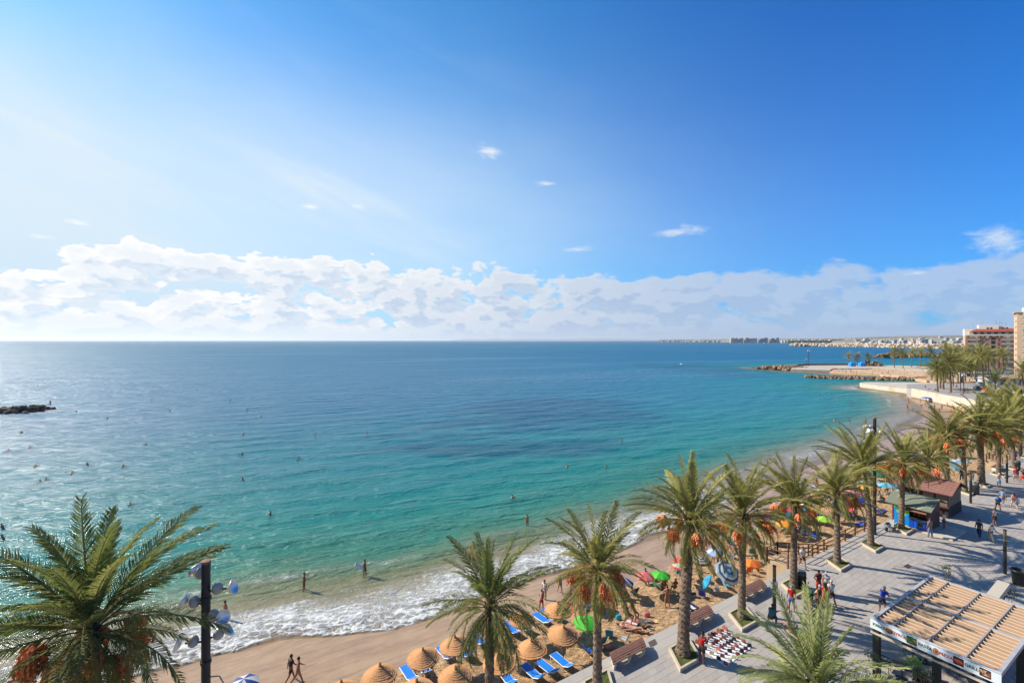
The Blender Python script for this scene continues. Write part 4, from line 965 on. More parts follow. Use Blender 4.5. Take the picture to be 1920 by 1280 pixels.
def skirt_mesh(J, m, ln=.5):
    mb = MB(); p = J['pel']; w = J['wai']; kk = (J['knel'] + J['kner']) / 2; a = p.lerp(w, .6); n = 14; vs = []
    pts = [(a, .12), (p, .16), (p.lerp(kk, ln * .5), .19), (p.lerp(kk, ln), .23)]
    for c, r in pts:
        for k in range(n): q = 2 * math.pi * k / n; vs.append((c.x + r * math.cos(q) * (1 + .05 * (k % 2)), c.y + r * .85 * math.sin(q) * (1 + .05 * (k % 2)), c.z))
    mb.add(vs, [(i * n + k, (i + 1) * n + k, (i + 1) * n + (k + 1) % n, i * n + (k + 1) % n) for i in range(3) for k in range(n)]); return mb.mesh('skirt', m, True)
M_skin0 = mat('skin', srgb(196, 142, 108), .55, .06, 8.)
POSES = {
 'stand': dict(legs=((4, 5, 4), (-3, 6, 3)), arms=((4, 9, 14), (2, 10, 10))),
 'hips': dict(legs=((2, 8, 2), (0, 8, 2)), arms=((-25, 38, 75), (-25, 38, 75)), belly=1.08),
 'phone': dict(legs=((2, 6, 3), (-2, 6, 3)), arms=((25, 12, 95), (25, 12, 95)), head=18),
 'walk': dict(hip=.90, lean=4, legs=((24, 2, 8), (-20, 2, 22)), arms=((-22, 6, 15), (24, 6, 25))),
 'walk2': dict(hip=.90, lean=3, legs=((-18, 2, 25), (22, 2, 6)), arms=((24, 7, 30), (-20, 7, 10))),
 'point': dict(legs=((3, 5, 4), (-3, 5, 3)), arms=((4, 9, 14), (55, 12, 20))),
 'bend': dict(lean=42, legs=((5, 6, 12), (10, 6, 14)), arms=((30, 4, 15), (25, 4, 22))),
 'squat': dict(lean=35, hip=.5, legs=((95, 16, 120), (95, 16, 120)), arms=((55, 5, 25), (60, 5, 20)), head=10),
 'chair': dict(lean=-12, legs=((82, 6, 78), (80, 6, 70)), arms=((20, 12, 65), (18, 12, 70))),
 'sit': dict(lean=-22, legs=((68, 8, 92), (60, 10, 75)), arms=((-30, 14, 10), (-30, 14, 8))),
 'sit2': dict(lean=18, legs=((92, 10, 30), (98, 12, 60)), arms=((40, 8, 40), (45, 8, 20))),
 'lie': dict(lean=3, legs=((3, 5, 4), (14, 6, 34)), arms=((8, 24, 16), (20, 18, 80)), lie=84),
 'lie2': dict(lean=0, legs=((0, 6, 4), (3, 6, 3)), arms=((150, 30, 60), (150, 30, 60)), lie=-87),
 'swim': dict(lean=25, legs=((-20, 8, 15), (-30, 8, 10)), arms=((75, 30, 10), (80, 30, 15))),
}
PM = {}
def parts_for(pose, female):
    k = (pose, female)
    if k in PM: return PM[k]
    pr = dict(POSES[pose]); belly = pr.pop('belly', 1.03 if not female else .97); J = skeleton(female=female, **pr)
    if pose == 'hips':
        for q_, sg_ in (('l', -1), ('r', 1)):
            J['elb' + q_] = J['sho' + q_] + Vector((sg_ * .17, -.07, -.22)); J['wri' + q_] = J['pel'] + Vector((sg_ * .19, -.02, .10)); dd_ = Vector((-sg_ * .35, .3, -.8)).normalized(); J['pal' + q_] = J['wri' + q_] + dd_ * .07; J['fd' + q_] = dd_
    J = settle(J)
    d = {'J': J, 'body': body_mesh('person', J, M_skin0, female, belly)}; PM[k] = d; d['belly'] = belly; return d
def part_mesh(pose, female, what):
    d = parts_for(pose, female)
    if what in d: return d[what]
    J = d['J']; m = M_skin0; b = d['belly']
    f = {'tee': lambda: shirt_mesh(J, m, b, .6, female), 'vest': lambda: shirt_mesh(J, m, b, 0, female), 'long': lambda: shirt_mesh(J, m, b, 1.0, female), 'shorts': lambda: shorts_mesh(J, m, .72, belly=b), 'trunks': lambda: shorts_mesh(J, m, .42, belly=b), 'briefs': lambda: shorts_mesh(J, m, .1, 'swim_briefs'),
         'trousers': lambda: shorts_mesh(J, m, 2, 'trousers', belly=b), 'skirt': lambda: skirt_mesh(J, m, .62), 'dress': lambda: skirt_mesh(J, m, .8), 'bra': lambda: bra_mesh(J, m), 'hair': lambda: hair_mesh(J, m), 'longhair': lambda: hair_mesh(J, m, True), 'cap': lambda: hair_mesh(J, m, False, True), 'eyes': lambda: face_mesh(J, m)}[what]()
    d[what] = f; return f
def put_mat(o, m):
    o.material_slots[0].link = 'OBJECT'; o.material_slots[0].material = m; return o
SK = {'a': srgb(198, 146, 114), 'b': srgb(180, 122, 88), 'c': srgb(150, 96, 66), 'd': srgb(112, 70, 50), 'e': srgb(74, 48, 36), 'f': srgb(214, 160, 132)}
M_eye = mat('eye', (.02, .02, .02), .3)
def person(loc, yaw, pose, label, skin='b', top=None, bot=('briefs', (.02, .02, .03)), hair=(.03, .02, .012), female=False, size=1., long=False, cap=None, group=None, lift=0., eyes=True, rot=None):
    """yaw in degrees: 0 faces away from the camera (+Y), clockwise positive"""
    loc = Vector(loc); o = link('person', part_mesh(pose, female, 'body'), None, loc + Vector((0, 0, lift)), rot or (0, 0, R(-yaw)), size)
    put_mat(o, cmat('skin', SK[skin], .5)); tag(o, label, 'person', group)
    bits = []
    if top: bits.append((top[0], top[1], {'tee': 'shirt', 'vest': 'vest', 'long': 'jacket', 'bra': 'bikini_top', 'dress': 'dress'}[top[0]]))
    if bot: bits.append((bot[0], bot[1], {'briefs': 'swim_briefs'}.get(bot[0], bot[0])))
    bits.append(('longhair' if long else ('cap' if cap else 'hair'), cap or hair, 'cap' if cap else 'hair'))
    for w, c, nm in bits:
        if w == 'dress': x = link('dress', part_mesh(pose, female, 'dress'), o); put_mat(x, cmat('cloth', c, .85)); x = link('shirt', part_mesh(pose, female, 'vest'), o); put_mat(x, cmat('cloth', c, .85)); continue
        x = link(nm, part_mesh(pose, female, w), o); put_mat(x, cmat('cloth' if 'hair' not in nm else 'hair', c, .85))
    if eyes: x = link('eyes', part_mesh(pose, female, 'eyes'), o); put_mat(x, M_eye)
    return o
WH = srgb(232, 230, 226); BK = (.012, .012, .015); NV = srgb(34, 44, 88); RD = srgb(208, 30, 36); BL = srgb(20, 96, 190); GY = srgb(110, 112, 118); TEAL = srgb(24, 150, 160)
LB = srgb(120, 176, 214); BG = srgb(198, 176, 144); GN = srgb(60, 140, 80); OR = srgb(232, 120, 44); PK = srgb(232, 130, 140); MR = srgb(110, 30, 40); BRN = srgb(96, 62, 40); YL = srgb(226, 196, 70)
# ---------------------------------------------------------------- benches
M_wood = mat('bench_wood', srgb(128, 88, 70), .6, .25, 6., .3, 30, objvar=.12)
M_cream = mat('cream_concrete', srgb(214, 202, 184), .8, .08, 4.)
M_black = mat('black_metal', (.018, .017, .018), .45, .15, 4.)
M_white = mat('white_metal', (.72, .72, .70), .45, .05, 4.)
M_steel = mat('steel', srgb(150, 150, 150), .35, metal=.9)
M_mirror = mat('mirror_glass', (.78, .76, .74), .42, metal=.7)
def bench(corner, label, L=2.7, Wd=1.0):
    """slatted parallelogram bench on cream supports; corner = far right corner of the seat on the ground"""
    root = empty('bench', (corner.x, corner.y, 0), 0, label, 'bench', 'slatted benches along the sand')
    for j in range(6):
        mb = MB(); w = Wd / 6; o_ = -V * (w * j + .012); a = -U * L; b = -V * (w - .03); z = .44 + .05 * (1 - ((j - 2.5) / 2.5) ** 2) - .0
        q = [o_, o_ + a, o_ + a + b, o_ + b]; mb.prism([(p.x, p.y) for p in q], z, z + .045); mb.build('slat', M_wood, root)
    for f in (.07, .5, .93):
        mb = MB(); c = -U * (L * f); hw = U * .08; q = [c - hw - V * .02, c + hw - V * .02, c + hw - V * (Wd - .03), c - hw - V * (Wd - .03)]
        mb.prism([(p.x, p.y) for p in q][::-1], .30, .438); q = [c - hw - V * .16, c + hw - V * .16, c + hw - V * (Wd - .18), c - hw - V * (Wd - .18)]; mb.prism([(p.x, p.y) for p in q][::-1], 0, .3); mb.build('support', M_cream, root)
    return root
zb = .49
for (x, y), lab in zip(((1204, 1192.5), (1327.5, 1132), (1424.9, 1084)), ('nearest slatted bench, beside the thick leaning palm trunk', 'slatted bench half hidden behind the thick leaning palm trunk', 'slatted bench beyond the blue ringed parasol and the black column light')):
    bench(G(x, y, zb), lab)
bench(G(1868, 869, zb), 'small looking slatted bench at the foot of the far ramp rails', 2.9, 1.1)

# ---------------------------------------------------------------- lamps
def reflector_lamp(c, aim, s=1.):
    """a round projector with its mirror dish on a short arm"""
    return c
def lamp_mast(base, H, label, heads, r=.135):
    root = empty('lamp_mast', base, 0, label, 'lamp mast', 'tall lamp masts with mirror reflectors')
    mb = MB(); mb.tube([(0, 0, 0), (0, 0, H)], r, 14); mb.build('mast', M_black, root)
    mb = MB(); mb.lathe([(r + .12, 0), (r + .12, .03), (r + .02, .05)], 14, cap=True); mb.build('base_plate', M_black, root)
    mb = MB(); mb.lathe([(r + .012, H - .06), (r + .012, H + .03), (.0, H + .05)], 14); mb.build('top_cap', mat('rust_cap', srgb(150, 110, 90), .8), root)
    for z in (H - 2.9 * .42, H - 4.6 * .42, H - 7.9 * .42):
        mb = MB(); mb.lathe([(r, z - .05), (r + .03, z - .05), (r + .03, z + .05), (r, z + .05)], 14); mb.build('clamp', M_black, root)
    for azd_, z, ln, tilt in heads:
        a = R(azd_); d = Vector((math.cos(a), math.sin(a), 0)); c = d * (r + ln) + Vector((0, 0, z))
        mb = MB(); mb.tube([d * r + Vector((0, 0, z - .05)), c], .03, 6); arm = mb.build('arm', M_black, root)
        mb = MB(); mb.ball(tuple(d * (r + .22) + Vector((0, 0, z + .02))), (.17, .17, .2), 12); mb.build('projector', mat('lamp_grey', srgb(206, 190, 176), .35, .05, 3.), root, True)
        q = Vector((d.x * .35, d.y * .35, .0)) + Vector((d.x * math.cos(R(tilt)), d.y * math.cos(R(tilt)), math.sin(R(tilt)))); M4 = q.to_track_quat('Z', 'Y').to_matrix().to_4x4(); M4.translation = c + d * .12
        mb = MB(); mb.lathe([(0.0, .0), (.10, .015), (.18, .06), (.235, .13)], 18, M4); mb.lathe([(.235, .13), (.25, .13), (.245, .11), (.19, .04), (.1, -.01), (0., -.022)], 18, M4); mb.build('reflector', M_mirror, root, True)
    return root
l0 = at(15.1, 386, 0)
lamp_mast(l0, ph(386, 1052, 15.1), 'black lamp mast with mirror reflectors between the big palm and the surf',
          [(8, ph(386, 1105, 15.1), .50, 24), (-20, ph(386, 1150, 15.1), .42, 22), (150, ph(386, 1080, 15.1), .25, 30), (185, ph(386, 1128, 15.1), .34, 40), (200, ph(386, 1198, 15.1), .45, 24), (30, ph(386, 1195, 15.1), .3, 50)])
ms = link('bracket', None, None) if False else None
mb = MB(); bz = ph(386, 1268, 15.1); mb.tube([(l0.x + .12, l0.y, bz), (l0.x + .45, l0.y, bz + .03), (l0.x + .68, l0.y, bz - .38)], .022, 6)
for o in list(COL.objects):
    if o.name == 'lamp_mast': l0o = o
b_ = mb.build('cable_bracket', M_steel, None); b_.parent = l0o; b_.matrix_parent_inverse = Matrix.Translation(l0).inverted()
l1 = G(1640, 1001)
lamp_mast(l1, 11.1, 'tall black lamp mast rising beside the upright spiky palm', [(165, 10.2, .5, 60), (200, 9.9, .7, 60), (10, 9.55, .35, 50), (190, 9.3, .4, 55), (160, 8.7, .45, 55), (185, 8.2, .5, 60)])
l2 = G(1914, 857)
lamp_mast(l2, 11.1, 'tall black lamp mast near the right edge behind the people in red', [(165, 10.2, .5, 60), (10, 9.6, .35, 50), (190, 8.7, .45, 55)])
def column_light(x, y, label, H=3.5):
    root = empty('column_light', G(x, y), 0, label, 'column light', 'waist thick column lights on the promenade')
    mb = MB(); mb.tube([(0, 0, 0), (0, 0, H * .74)], .115, 14); mb.build('post', M_black, root)
    mb = MB(); mb.tube([(0, 0, H * .74), (0, 0, H * .985)], .105, 14); mb.build('diffuser', mat('olive_glass', srgb(112, 104, 70), .3, .1, 3.), root)
    mb = MB(); mb.lathe([(.12, H * .985), (.12, H), (0, H + .01)], 14); mb.build('cap', M_black, root); return root
column_light(1452, 1158, 'column light with a small red round sign beside the crouching seller')
column_light(1884, 1075, 'column light standing alone above the pergola and the big bin')
column_light(1820, 943, 'column light at the corner of the brown kiosk')
column_light(1888, 905, 'column light near the woman photographing with raised arms')
cb = G(1452, 1158); mb = MB(); M4 = Matrix.Translation((cb.x - .01, cb.y - .135, 2.35)) @ Matrix.Rotation(R(90), 4, 'X')
mb.lathe([(0, -.012), (.16, -.012), (.16, .012), (0, .012)], 20, M4); mb.mi = 1; mb.lathe([(.0, .014), (.115, .014)], 20, M4)
sg = mb.build('sign', [mat('sign_red', srgb(196, 40, 40), .5), mat('sign_white', (.75, .75, .75), .5)]); tag(sg, 'small round red ringed sign strapped to the column light', 'sign')

# ---------------------------------------------------------------- bins
def bin_(x, y, label, r=.26, H=1.1, m=None):
    root = empty('litter_bin', G(x, y), 0, label, 'litter bin', 'dark cylindrical litter bins')
    m = m or mat('bin_green', srgb(38, 46, 42), .5, .1, 4.)
    mb = MB(); mb.lathe([(r * .9, 0), (r, .04), (r, H * .82)], 18); mb.build('body', m, root, True)
    mb = MB(); mb.lathe([(r * 1.06, H * .80), (r * 1.06, H * .86), (r * .95, H * .98), (r * .5, H), (0, H)], 18); mb.build('lid', mat('bin_lid', srgb(84, 92, 86), .4), root, True)
    mb = MB(); mb.box((0, -r * .98, H * .70), (r * 1.1, .06, .17)); mb.build('slot', M_black, root); return root
bin_(1503, 1101, 'dark litter bin behind the man in the red shirt', .30, 1.25)
bin_(1829, 926, 'black litter bin between the far column light and its planter', .34, 1.35, M_black)
bin_(1907, 880, 'black litter bin behind the people in red', .34, 1.3, M_black)
root = empty('round_tub', G(1911, 1095), 0, 'wide black round tub at the right edge above the pergola', 'tub')
mb = MB(); mb.lathe([(.36, 0), (.46, 1.0), (.50, 1.02), (.50, 1.1), (.43, 1.1), (.40, .7), (0, .7)], 20); mb.build('tub', M_black, root, True)

# ---------------------------------------------------------------- wooden rails and ramps down to the beach
M_rail = mat('rail_wood', srgb(126, 82, 58), .75, .2, 3., objvar=.1)
M_ramp = mat('ramp_floor', srgb(206, 176, 138), .9, .15, 1.)
def rail_fence(name, pts, step, label, grp, hgt=1.05, nr=3):
    """posts and three rails along a line of points (each on its own ground level)"""
    root = empty(name, tuple(pts[0]), 0, label, 'railing', grp); o0 = Vector(pts[0])
    seg = [(Vector(a) - o0, Vector(b) - o0) for a, b in zip(pts[:-1], pts[1:])]
    for a, b in seg:
        n = max(1, round((b - a).length / step))
        for i in range(n + 1):
            p = a.lerp(b, i / n); mb = MB(); mb.box((0, 0, hgt / 2 - .1), (.1, .1, hgt + .2)); mb.build('post', M_rail, root, loc=tuple(p))
        for k in range(nr):
            z = hgt * (.98 - .34 * k); mb = MB(); s_ = (b - a).normalized().cross(Vector((0, 0, 1))).normalized() * .065
            mb.tube([a + s_ + Vector((0, 0, z)), b + s_ + Vector((0, 0, z))], .042, 4); mb.build('rail', M_rail, root)
    return root
def ramp(u0, ln, label, n, fl=True):
    a, b = P(u0, .05), P(u0, 1.9); c, d = P(u0 + 1.6, 1.9), P(u0 + 1.6, .05); e, f = P(u0 + ln, 1.9), P(u0 + ln, .05); zb_ = -3.7
    mb = MB(); vs = [(p.x, p.y, z) for p, z in ((a, -.02), (b, -.02), (c, -.02), (d, -.02), (e, zb_), (f, zb_))] + [(p.x, p.y, -4.6) for p in (a, b, c, d, e, f)]
    mb.add(vs, [(0, 1, 2, 3), (3, 2, 4, 5), (0, 6, 7, 1), (1, 7, 8, 2), (2, 8, 10, 4), (5, 4, 10, 11), (3, 9, 6, 0), (5, 11, 9, 3)]); r_ = mb.build('ramp', M_ramp); tag(r_, label, 'ramp')
    z = lambda p, h: (p.x, p.y, h)
    rail_fence('wooden_railing', [z(P(u0, 1.85), 0), z(P(u0 + 1.6, 1.85), 0), z(P(u0 + ln, 1.85), zb_)], 1.9, n[0], 'brown wooden rails of the beach ramps')
    rail_fence('wooden_railing', [z(P(u0 + 1.6, .0), 0), z(P(u0 + ln, .0), 0)], 1.9, n[1], 'brown wooden rails of the beach ramps')
    rail_fence('wooden_railing', [z(P(u0 - .1, .1), 0), z(P(u0 - .1, 1.85), 0)], 1.75, n[2], 'brown wooden rails of the beach ramps')
uo = (G(1466, 1058) - E0).dot(U)
ramp(uo, 15.5, 'sandy ramp between wooden rails going down to the beach before the kiosk', ('seaward wooden railing of the ramp behind the middle palms', 'landward wooden railing along the paving edge of the nearer ramp', 'short wooden railing closing the top end of the nearer ramp'))
u2 = (G(1843, 862) - E0).dot(U)
ramp(u2, 14, 'far sandy ramp between wooden rails beside the small looking bench', ('seaward wooden railing of the far ramp', 'landward wooden railing of the far ramp', 'short end railing of the far ramp by the bench'))

# ---------------------------------------------------------------- pergola restaurant
PZ = 3.2
A0 = G(1633, 1157, PZ); 
UU = U; IN = -N                                       # along the promenade, and inland
PL_, PW_ = 8.75, 5.0
M_alu = mat('grey_white_frame', srgb(196, 190, 186), .5, .08, 3.)
M_rim = mat('slat_rim', srgb(222, 202, 176), .6)  # bright upper edge of each slat: a highlight painted as a paler colour
M_slat = mat('roof_slat', srgb(176, 138, 102), .75, .06, 2., objvar=.05)
M_dark = mat('dark_post', (.02, .018, .017), .6)
def pbox(mb, u0, u1, w0, w1, z0, z1):
    a = [UU * u0 + IN * w0, UU * u1 + IN * w0, UU * u1 + IN * w1, UU * u0 + IN * w1]
    mb.prism([(p.x, p.y) for p in a][::-1], z0, z1)
pg = empty('pergola', (A0.x, A0.y, 0), 0, 'restaurant pergola with a roof of tan slats and a white menu fascia', 'pergola')
for w0 in (0., PW_ - .16): mb = MB(); pbox(mb, .16, PL_ - .16, w0, w0 + .16, PZ - .2, PZ); mb.build('beam', M_alu, pg)
for u0 in (0., PL_ - .16): mb = MB(); pbox(mb, u0, u0 + .16, 0, PW_, PZ - .2, PZ + .003); mb.build('beam', M_alu, pg)
mb = MB(); pbox(mb, PL_ / 2 - .1, PL_ / 2 + .1, .16, PW_ - .16, PZ - .16, PZ - .02); mb.build('cross_beam', M_alu, pg)
for w in (.9, 2.35, 3.75):
    for a_, b__ in ((.16, PL_ / 2 - .1), (PL_ / 2 + .1, PL_ - .16)):
        mb = MB(); pbox(mb, a_, b__, w - .035, w + .035, PZ - .07, PZ - .005); mb.build('purlin', mat('wood_grey', srgb(188, 170, 158), .6), pg)
def slat_mesh(ln):
    """a softly curved tilted slat, ln long along the inland direction"""
    mb = MB(); n = 7; top = []; bot = []
    for i in range(n + 1):
        t = i / n; x = -.16 + .36 * t ** .8; z = -.26 + .36 * t + .03 * math.sin(math.pi * t) + (.0 if i < n else -.035); top.append((x, z)); bot.append((x + .02, z - .03))
    vs = []
    for w in (0, ln):
        for x, z in top + bot: p = UU * x + IN * w; vs.append((p.x, p.y, z))
    k = n + 1; m2 = 2 * k; fs = []
    for i in range(n): fs += [(i, m2 + i, m2 + i + 1, i + 1), (k + i + 1, m2 + k + i + 1, m2 + k + i, k + i)]
    fs += [tuple(range(k)) + tuple(range(2 * k - 1, k - 1, -1)), tuple(m2 + x for x in (tuple(range(k))[::-1] + tuple(range(k, 2 * k)))), (n, m2 + n, m2 + k + n, k + n), (0, k, m2 + k, m2)]
    mb.add(vs, fs); mb.mi = 1  # next, a thin added strip along the top edge carries the painted highlight
    vs2 = [(UU * x + IN * w + Vector((0, 0, z)))[:] for w in (-.004, ln + .004) for x, z in ((top[-2][0] + .012, top[-2][1] + .012), (top[-1][0] + .0, top[-2][1] + .022), (top[-1][0] + .008, top[-1][1] - .02), (top[-2][0], top[-2][1] - .02))]
    mb.add(vs2, [(0, 3, 2, 1), (4, 5, 6, 7), (0, 1, 5, 4), (1, 2, 6, 5), (2, 3, 7, 6), (3, 0, 4, 7)]); return mb.mesh('slat', [M_slat, M_rim], False)
SL = [slat_mesh(.72), slat_mesh(1.38), slat_mesh(1.33), slat_mesh(1.03)]
for b0, b1 in ((.16, PL_ / 2 - .1), (PL_ / 2 + .1, PL_ - .16)):
    n = 10
    for i in range(n):
        u_ = b0 + (b1 - b0) * (i + .5) / n
        for me, w in zip(SL, (.17, .94, 2.39, 3.79)):
            p = UU * u_ + IN * w; link('slat', me, pg, (p.x, p.y, PZ - .12))
# posts: broad black ones under the front and the back
for u_, w in ((.05, .05), (.05, 2.55), (.05, PW_ - .35), (PL_ / 2, .05), (PL_ - .35, .05), (PL_ - .35, PW_ - .35), (PL_ / 2, PW_ - .35)):
    mb = MB(); pbox(mb, u_, u_ + .28, w, w + .3, 0, PZ - .2); mb.build('post', M_dark, pg)
# the menu fascia on the front, with its pictures and words
FZ0, FZ1 = PZ - .52, PZ + .03
mb = MB(); pbox(mb, -.05, -.004, -.02, PW_ + .02, FZ0, FZ1); fas = mb.build('fascia', mat('fascia_white', (.62, .66, .68), .5), pg)
mb = MB(); pbox(mb, -.053, -.002, -.024, PW_ + .024, PZ - .01, PZ + .012); mb.build('trim', mat('dark_trim', (.06, .06, .06), .5), pg)
mb = MB(); pbox(mb, -.02, .1, -.02, PW_, FZ0 - .30, FZ0 - .22); mb.build('awning_box', mat('awning_cream', srgb(214, 200, 176), .8), pg)
FM = Matrix((( IN.x, 0, -UU.x, 0), (IN.y, 0, -UU.y, 0), (0, 1, 0, 0), (0, 0, 0, 1)))     # x along the fascia, y up, z outwards
def ftext(txt, w, z, size, col):
    c = bpy.data.curves.new('lettering', 'FONT'); c.body = txt; c.size = size; c.extrude = .004; c.align_x = 'CENTER'; c.align_y = 'CENTER'; c.offset = .004
    o = bpy.data.objects.new('tmp', c); COL.objects.link(o); dg = bpy.context.evaluated_depsgraph_get(); me = bpy.data.meshes.new_from_object(o.evaluated_get(dg)); bpy.data.objects.remove(o); me.name = 'lettering'; me.materials.clear(); me.materials.append(col)
    x = link('lettering', me, fas); p = -UU * .056 + IN * w; M4 = FM.copy(); M4.translation = Vector((p.x, p.y, z)); x.matrix_local = M4; x.parent = fas
    x['label'] = 'the word ' + txt; return x
gC, rC = mat('print_green', srgb(40, 110, 84), .6), mat('print_red', srgb(200, 40, 60), .6)
zc = (FZ0 + PZ) / 2 - .0
for txt, w, c in (('KEBAB', .38, gC), ('GYROS', 1.27, rC), ('PASTA', 2.32, gC), ('PIZZA', 3.12, rC), ('GRILL', 4.03, gC)): ftext(txt, w, zc, .19, c)
def fpic(w0, w1, kind, bgc):
    mb = MB(); x0, x1 = w0, w1; h = .19
    def pt(x, y, d): p = -UU * (.053 + d) + IN * x; return (p.x, p.y, zc + y)
    if kind != 'round' and kind != 'oval':
        mb.add([pt(x0, -h, .002), pt(x1, -h, .002), pt(x1, h, .002), pt(x0, h, .002)], [(0, 1, 2, 3)])
    r2 = random.Random(int(w0 * 100)); cols = {'round': ((.30, .07, .02), (.42, .2, .05), (.2, .05, .02)), 'oval': (srgb(214, 150, 80), srgb(70, 130, 40), srgb(196, 60, 40)), 'salad': (srgb(60, 140, 40), srgb(190, 110, 70), srgb(90, 40, 26)), 'hotdog': (srgb(214, 60, 30), srgb(226, 120, 70), srgb(190, 40, 24)), 'grill': (srgb(150, 84, 50), srgb(206, 170, 130), srgb(120, 60, 34))}[kind]
    mats = [mat('pic_bg_' + kind, bgc, .6)] + [mat('pic_%s_%d' % (kind, i), c, .6) for i, c in enumerate(cols)]
    cx = (x0 + x1) / 2; ww = (x1 - x0) / 2
    def disc(x, y, rx, ry, d, mi, a=0.):
        mb.mi = mi; n = 14; mb.add([pt(x + rx * math.cos(2 * math.pi * k / n) * math.cos(a) - ry * math.sin(2 * math.pi * k / n) * math.sin(a), y + rx * math.cos(2 * math.pi * k / n) * math.sin(a) + ry * math.sin(2 * math.pi * k / n) * math.cos(a), d) for k in range(n)], [tuple(range(n))])
    if kind == 'round':
        disc(cx, 0, ww, .17, .003, 1); disc(cx, 0, ww * .82, .14, .005, 2)
        for k in range(9): q = k * 2.4; disc(cx + ww * .5 * math.cos(q) * (k / 9), .1 * math.sin(q) * (k / 9) * 1.2, .035, .03, .007, 1 + k % 3)
    elif kind == 'oval':
        disc(cx, -.02, ww, .13, .003, 3); disc(cx, .04, ww * .9, .09, .005, 1); 
        for k in range(8): disc(cx - ww * .7 + ww * 1.4 * k / 7, -.0 + .04 * (k % 2), .05, .03, .007, 1 + (k + 1) % 3, k)
    elif kind == 'hotdog':
        disc(cx, 0, ww * .86, .10, .004, 1, -.15); disc(cx, .01, ww * .8, .04, .006, 2, -.15); disc(cx + .05, -.05, ww * .6, .03, .008, 3, -.15)
    else:
        for k in range(26): disc(cx + r2.uniform(-.8, .8) * ww, r2.uniform(-.12, .12), r2.uniform(.04, .1), r2.uniform(.02, .05), .003 + .0004 * k, 1 + (0 if (kind == 'salad' and k < 10) else r2.randrange(3)), r2.uniform(0, 3))
    mb.build('food_picture', mats, fas)
fpic(.66, 1.0, 'oval', (.6, .6, .6)); fpic(1.58, 1.99, 'salad', srgb(40, 60, 30)); fpic(2.62, 2.86, 'round', (.6, .6, .6)); fpic(3.38, 3.76, 'hotdog', (.02, .01, .01)); fpic(4.30, 4.68, 'grill', srgb(40, 30, 26))
# under it: dark tables and chairs, a wooden box end and a white cassette at the back
M_rattan = mat('dark_rattan', srgb(54, 44, 40), .7, .2, 20.)
def cafe_table(p, label):
    root = empty('cafe_table', p, R(-30), label, 'table', 'tables under the pergola'); mb = MB(); mb.box((0, 0, .74), (.75, .75, .04)); mb.build('table_top', mat('table_top', srgb(96, 78, 66), .5), root)
    mb = MB(); mb.tube([(0, 0, .03), (0, 0, .72)], .04, 8); mb.box((0, 0, .015), (.5, .5, .03)); mb.build('pedestal', M_black, root); return root
def cafe_chair(p, yaw, label):
    root = empty('cafe_chair', p, yaw, label, 'chair', 'dark chairs under the pergola'); mb = MB(); mb.box((0, 0, .45), (.46, .46, .06)); mb.build('seat', M_rattan, root)
    mb = MB(); mb.add([(-.23, -.23, .45), (.23, -.23, .45), (.22, -.32, .9), (-.22, -.32, .9), (-.23, -.19, .45), (.23, -.19, .45), (.22, -.28, .9), (-.22, -.28, .9)], [(0, 1, 2, 3), (7, 6, 5, 4), (0, 4, 5, 1), (1, 5, 6, 2), (2, 6, 7, 3), (3, 7, 4, 0)]); mb.build('backrest', M_rattan, root)
    for sx in (-1, 1):
        for sy in (-1, 1): mb = MB(); mb.tube([(sx * .2, sy * .2, 0), (sx * .2, sy * .2, .43)], .016, 5); mb.build('leg', M_black, root)
        mb = MB(); mb.box((sx * .25, -.02, .66), (.05, .44, .03)); mb.build('armrest', M_rattan, root)
    return root
def PG(u_, w, z=0.): p = Vector((A0.x, A0.y, 0)) + UU * u_ + IN * w; p.z = z; return p
k = 0
tl = ('nearest the first post under the front fascia', 'under the PASTA sign', 'under the PIZZA sign', 'under the rear left of the pergola', 'under the rear middle of the pergola', 'at the inner rear corner of the pergola')
cs = ('with its back to the sand', 'with its back inland')
for i, (u_, w) in enumerate(((1.1, 1.0), (1.2, 2.6), (1.2, 4.1), (3.9, 1.2), (4.2, 3.1), (6.6, 2.0))):
    cafe_table(PG(u_, w), 'small square table ' + tl[i])
    for j, (du, dw, yw) in enumerate(((0, -.75, 0), (0, .75, 180))):
        cafe_chair(PG(u_ + du, w + dw), -UA + R(90) + R({0: 180, 180: 0}[yw]) + R(rnd.uniform(-12, 12)), 'dark chair %s %s' % (cs[j], tl[i].replace('nearest the first post', 'by the first post')))
ra = G(1500, 1000, 0)
root = empty('awning_cassette', (0, 0, 0), 0, 'cream awning cassette sticking out behind the pergola roof', 'awning')
a_ = G(1855, 1124, 2.9); b__ = G(1882, 1090, 2.9); d_ = (b__ - a_).normalized(); s_ = Vector((-d_.y, d_.x, 0)) * .28
mb = MB(); mb.add([a_ - s_, b__ - s_, b__ + s_, a_ + s_, a_ - s_ - Vector((0, 0, .3)), b__ - s_ - Vector((0, 0, .3)), b__ + s_ - Vector((0, 0, .3)), a_ + s_ - Vector((0, 0, .3))], [(0, 1, 2, 3), (7, 6, 5, 4), (0, 4, 5, 1), (1, 5, 6, 2), (2, 6, 7, 3), (3, 7, 4, 0)]); mb.build('cover', mat('awning_cream', (.6, .56, .46), .8), root)
for p in (a_, b__): mb = MB(); mb.tube([(p.x, p.y, 0), (p.x, p.y, 2.6)], .05, 8); mb.build('post', M_dark, root)
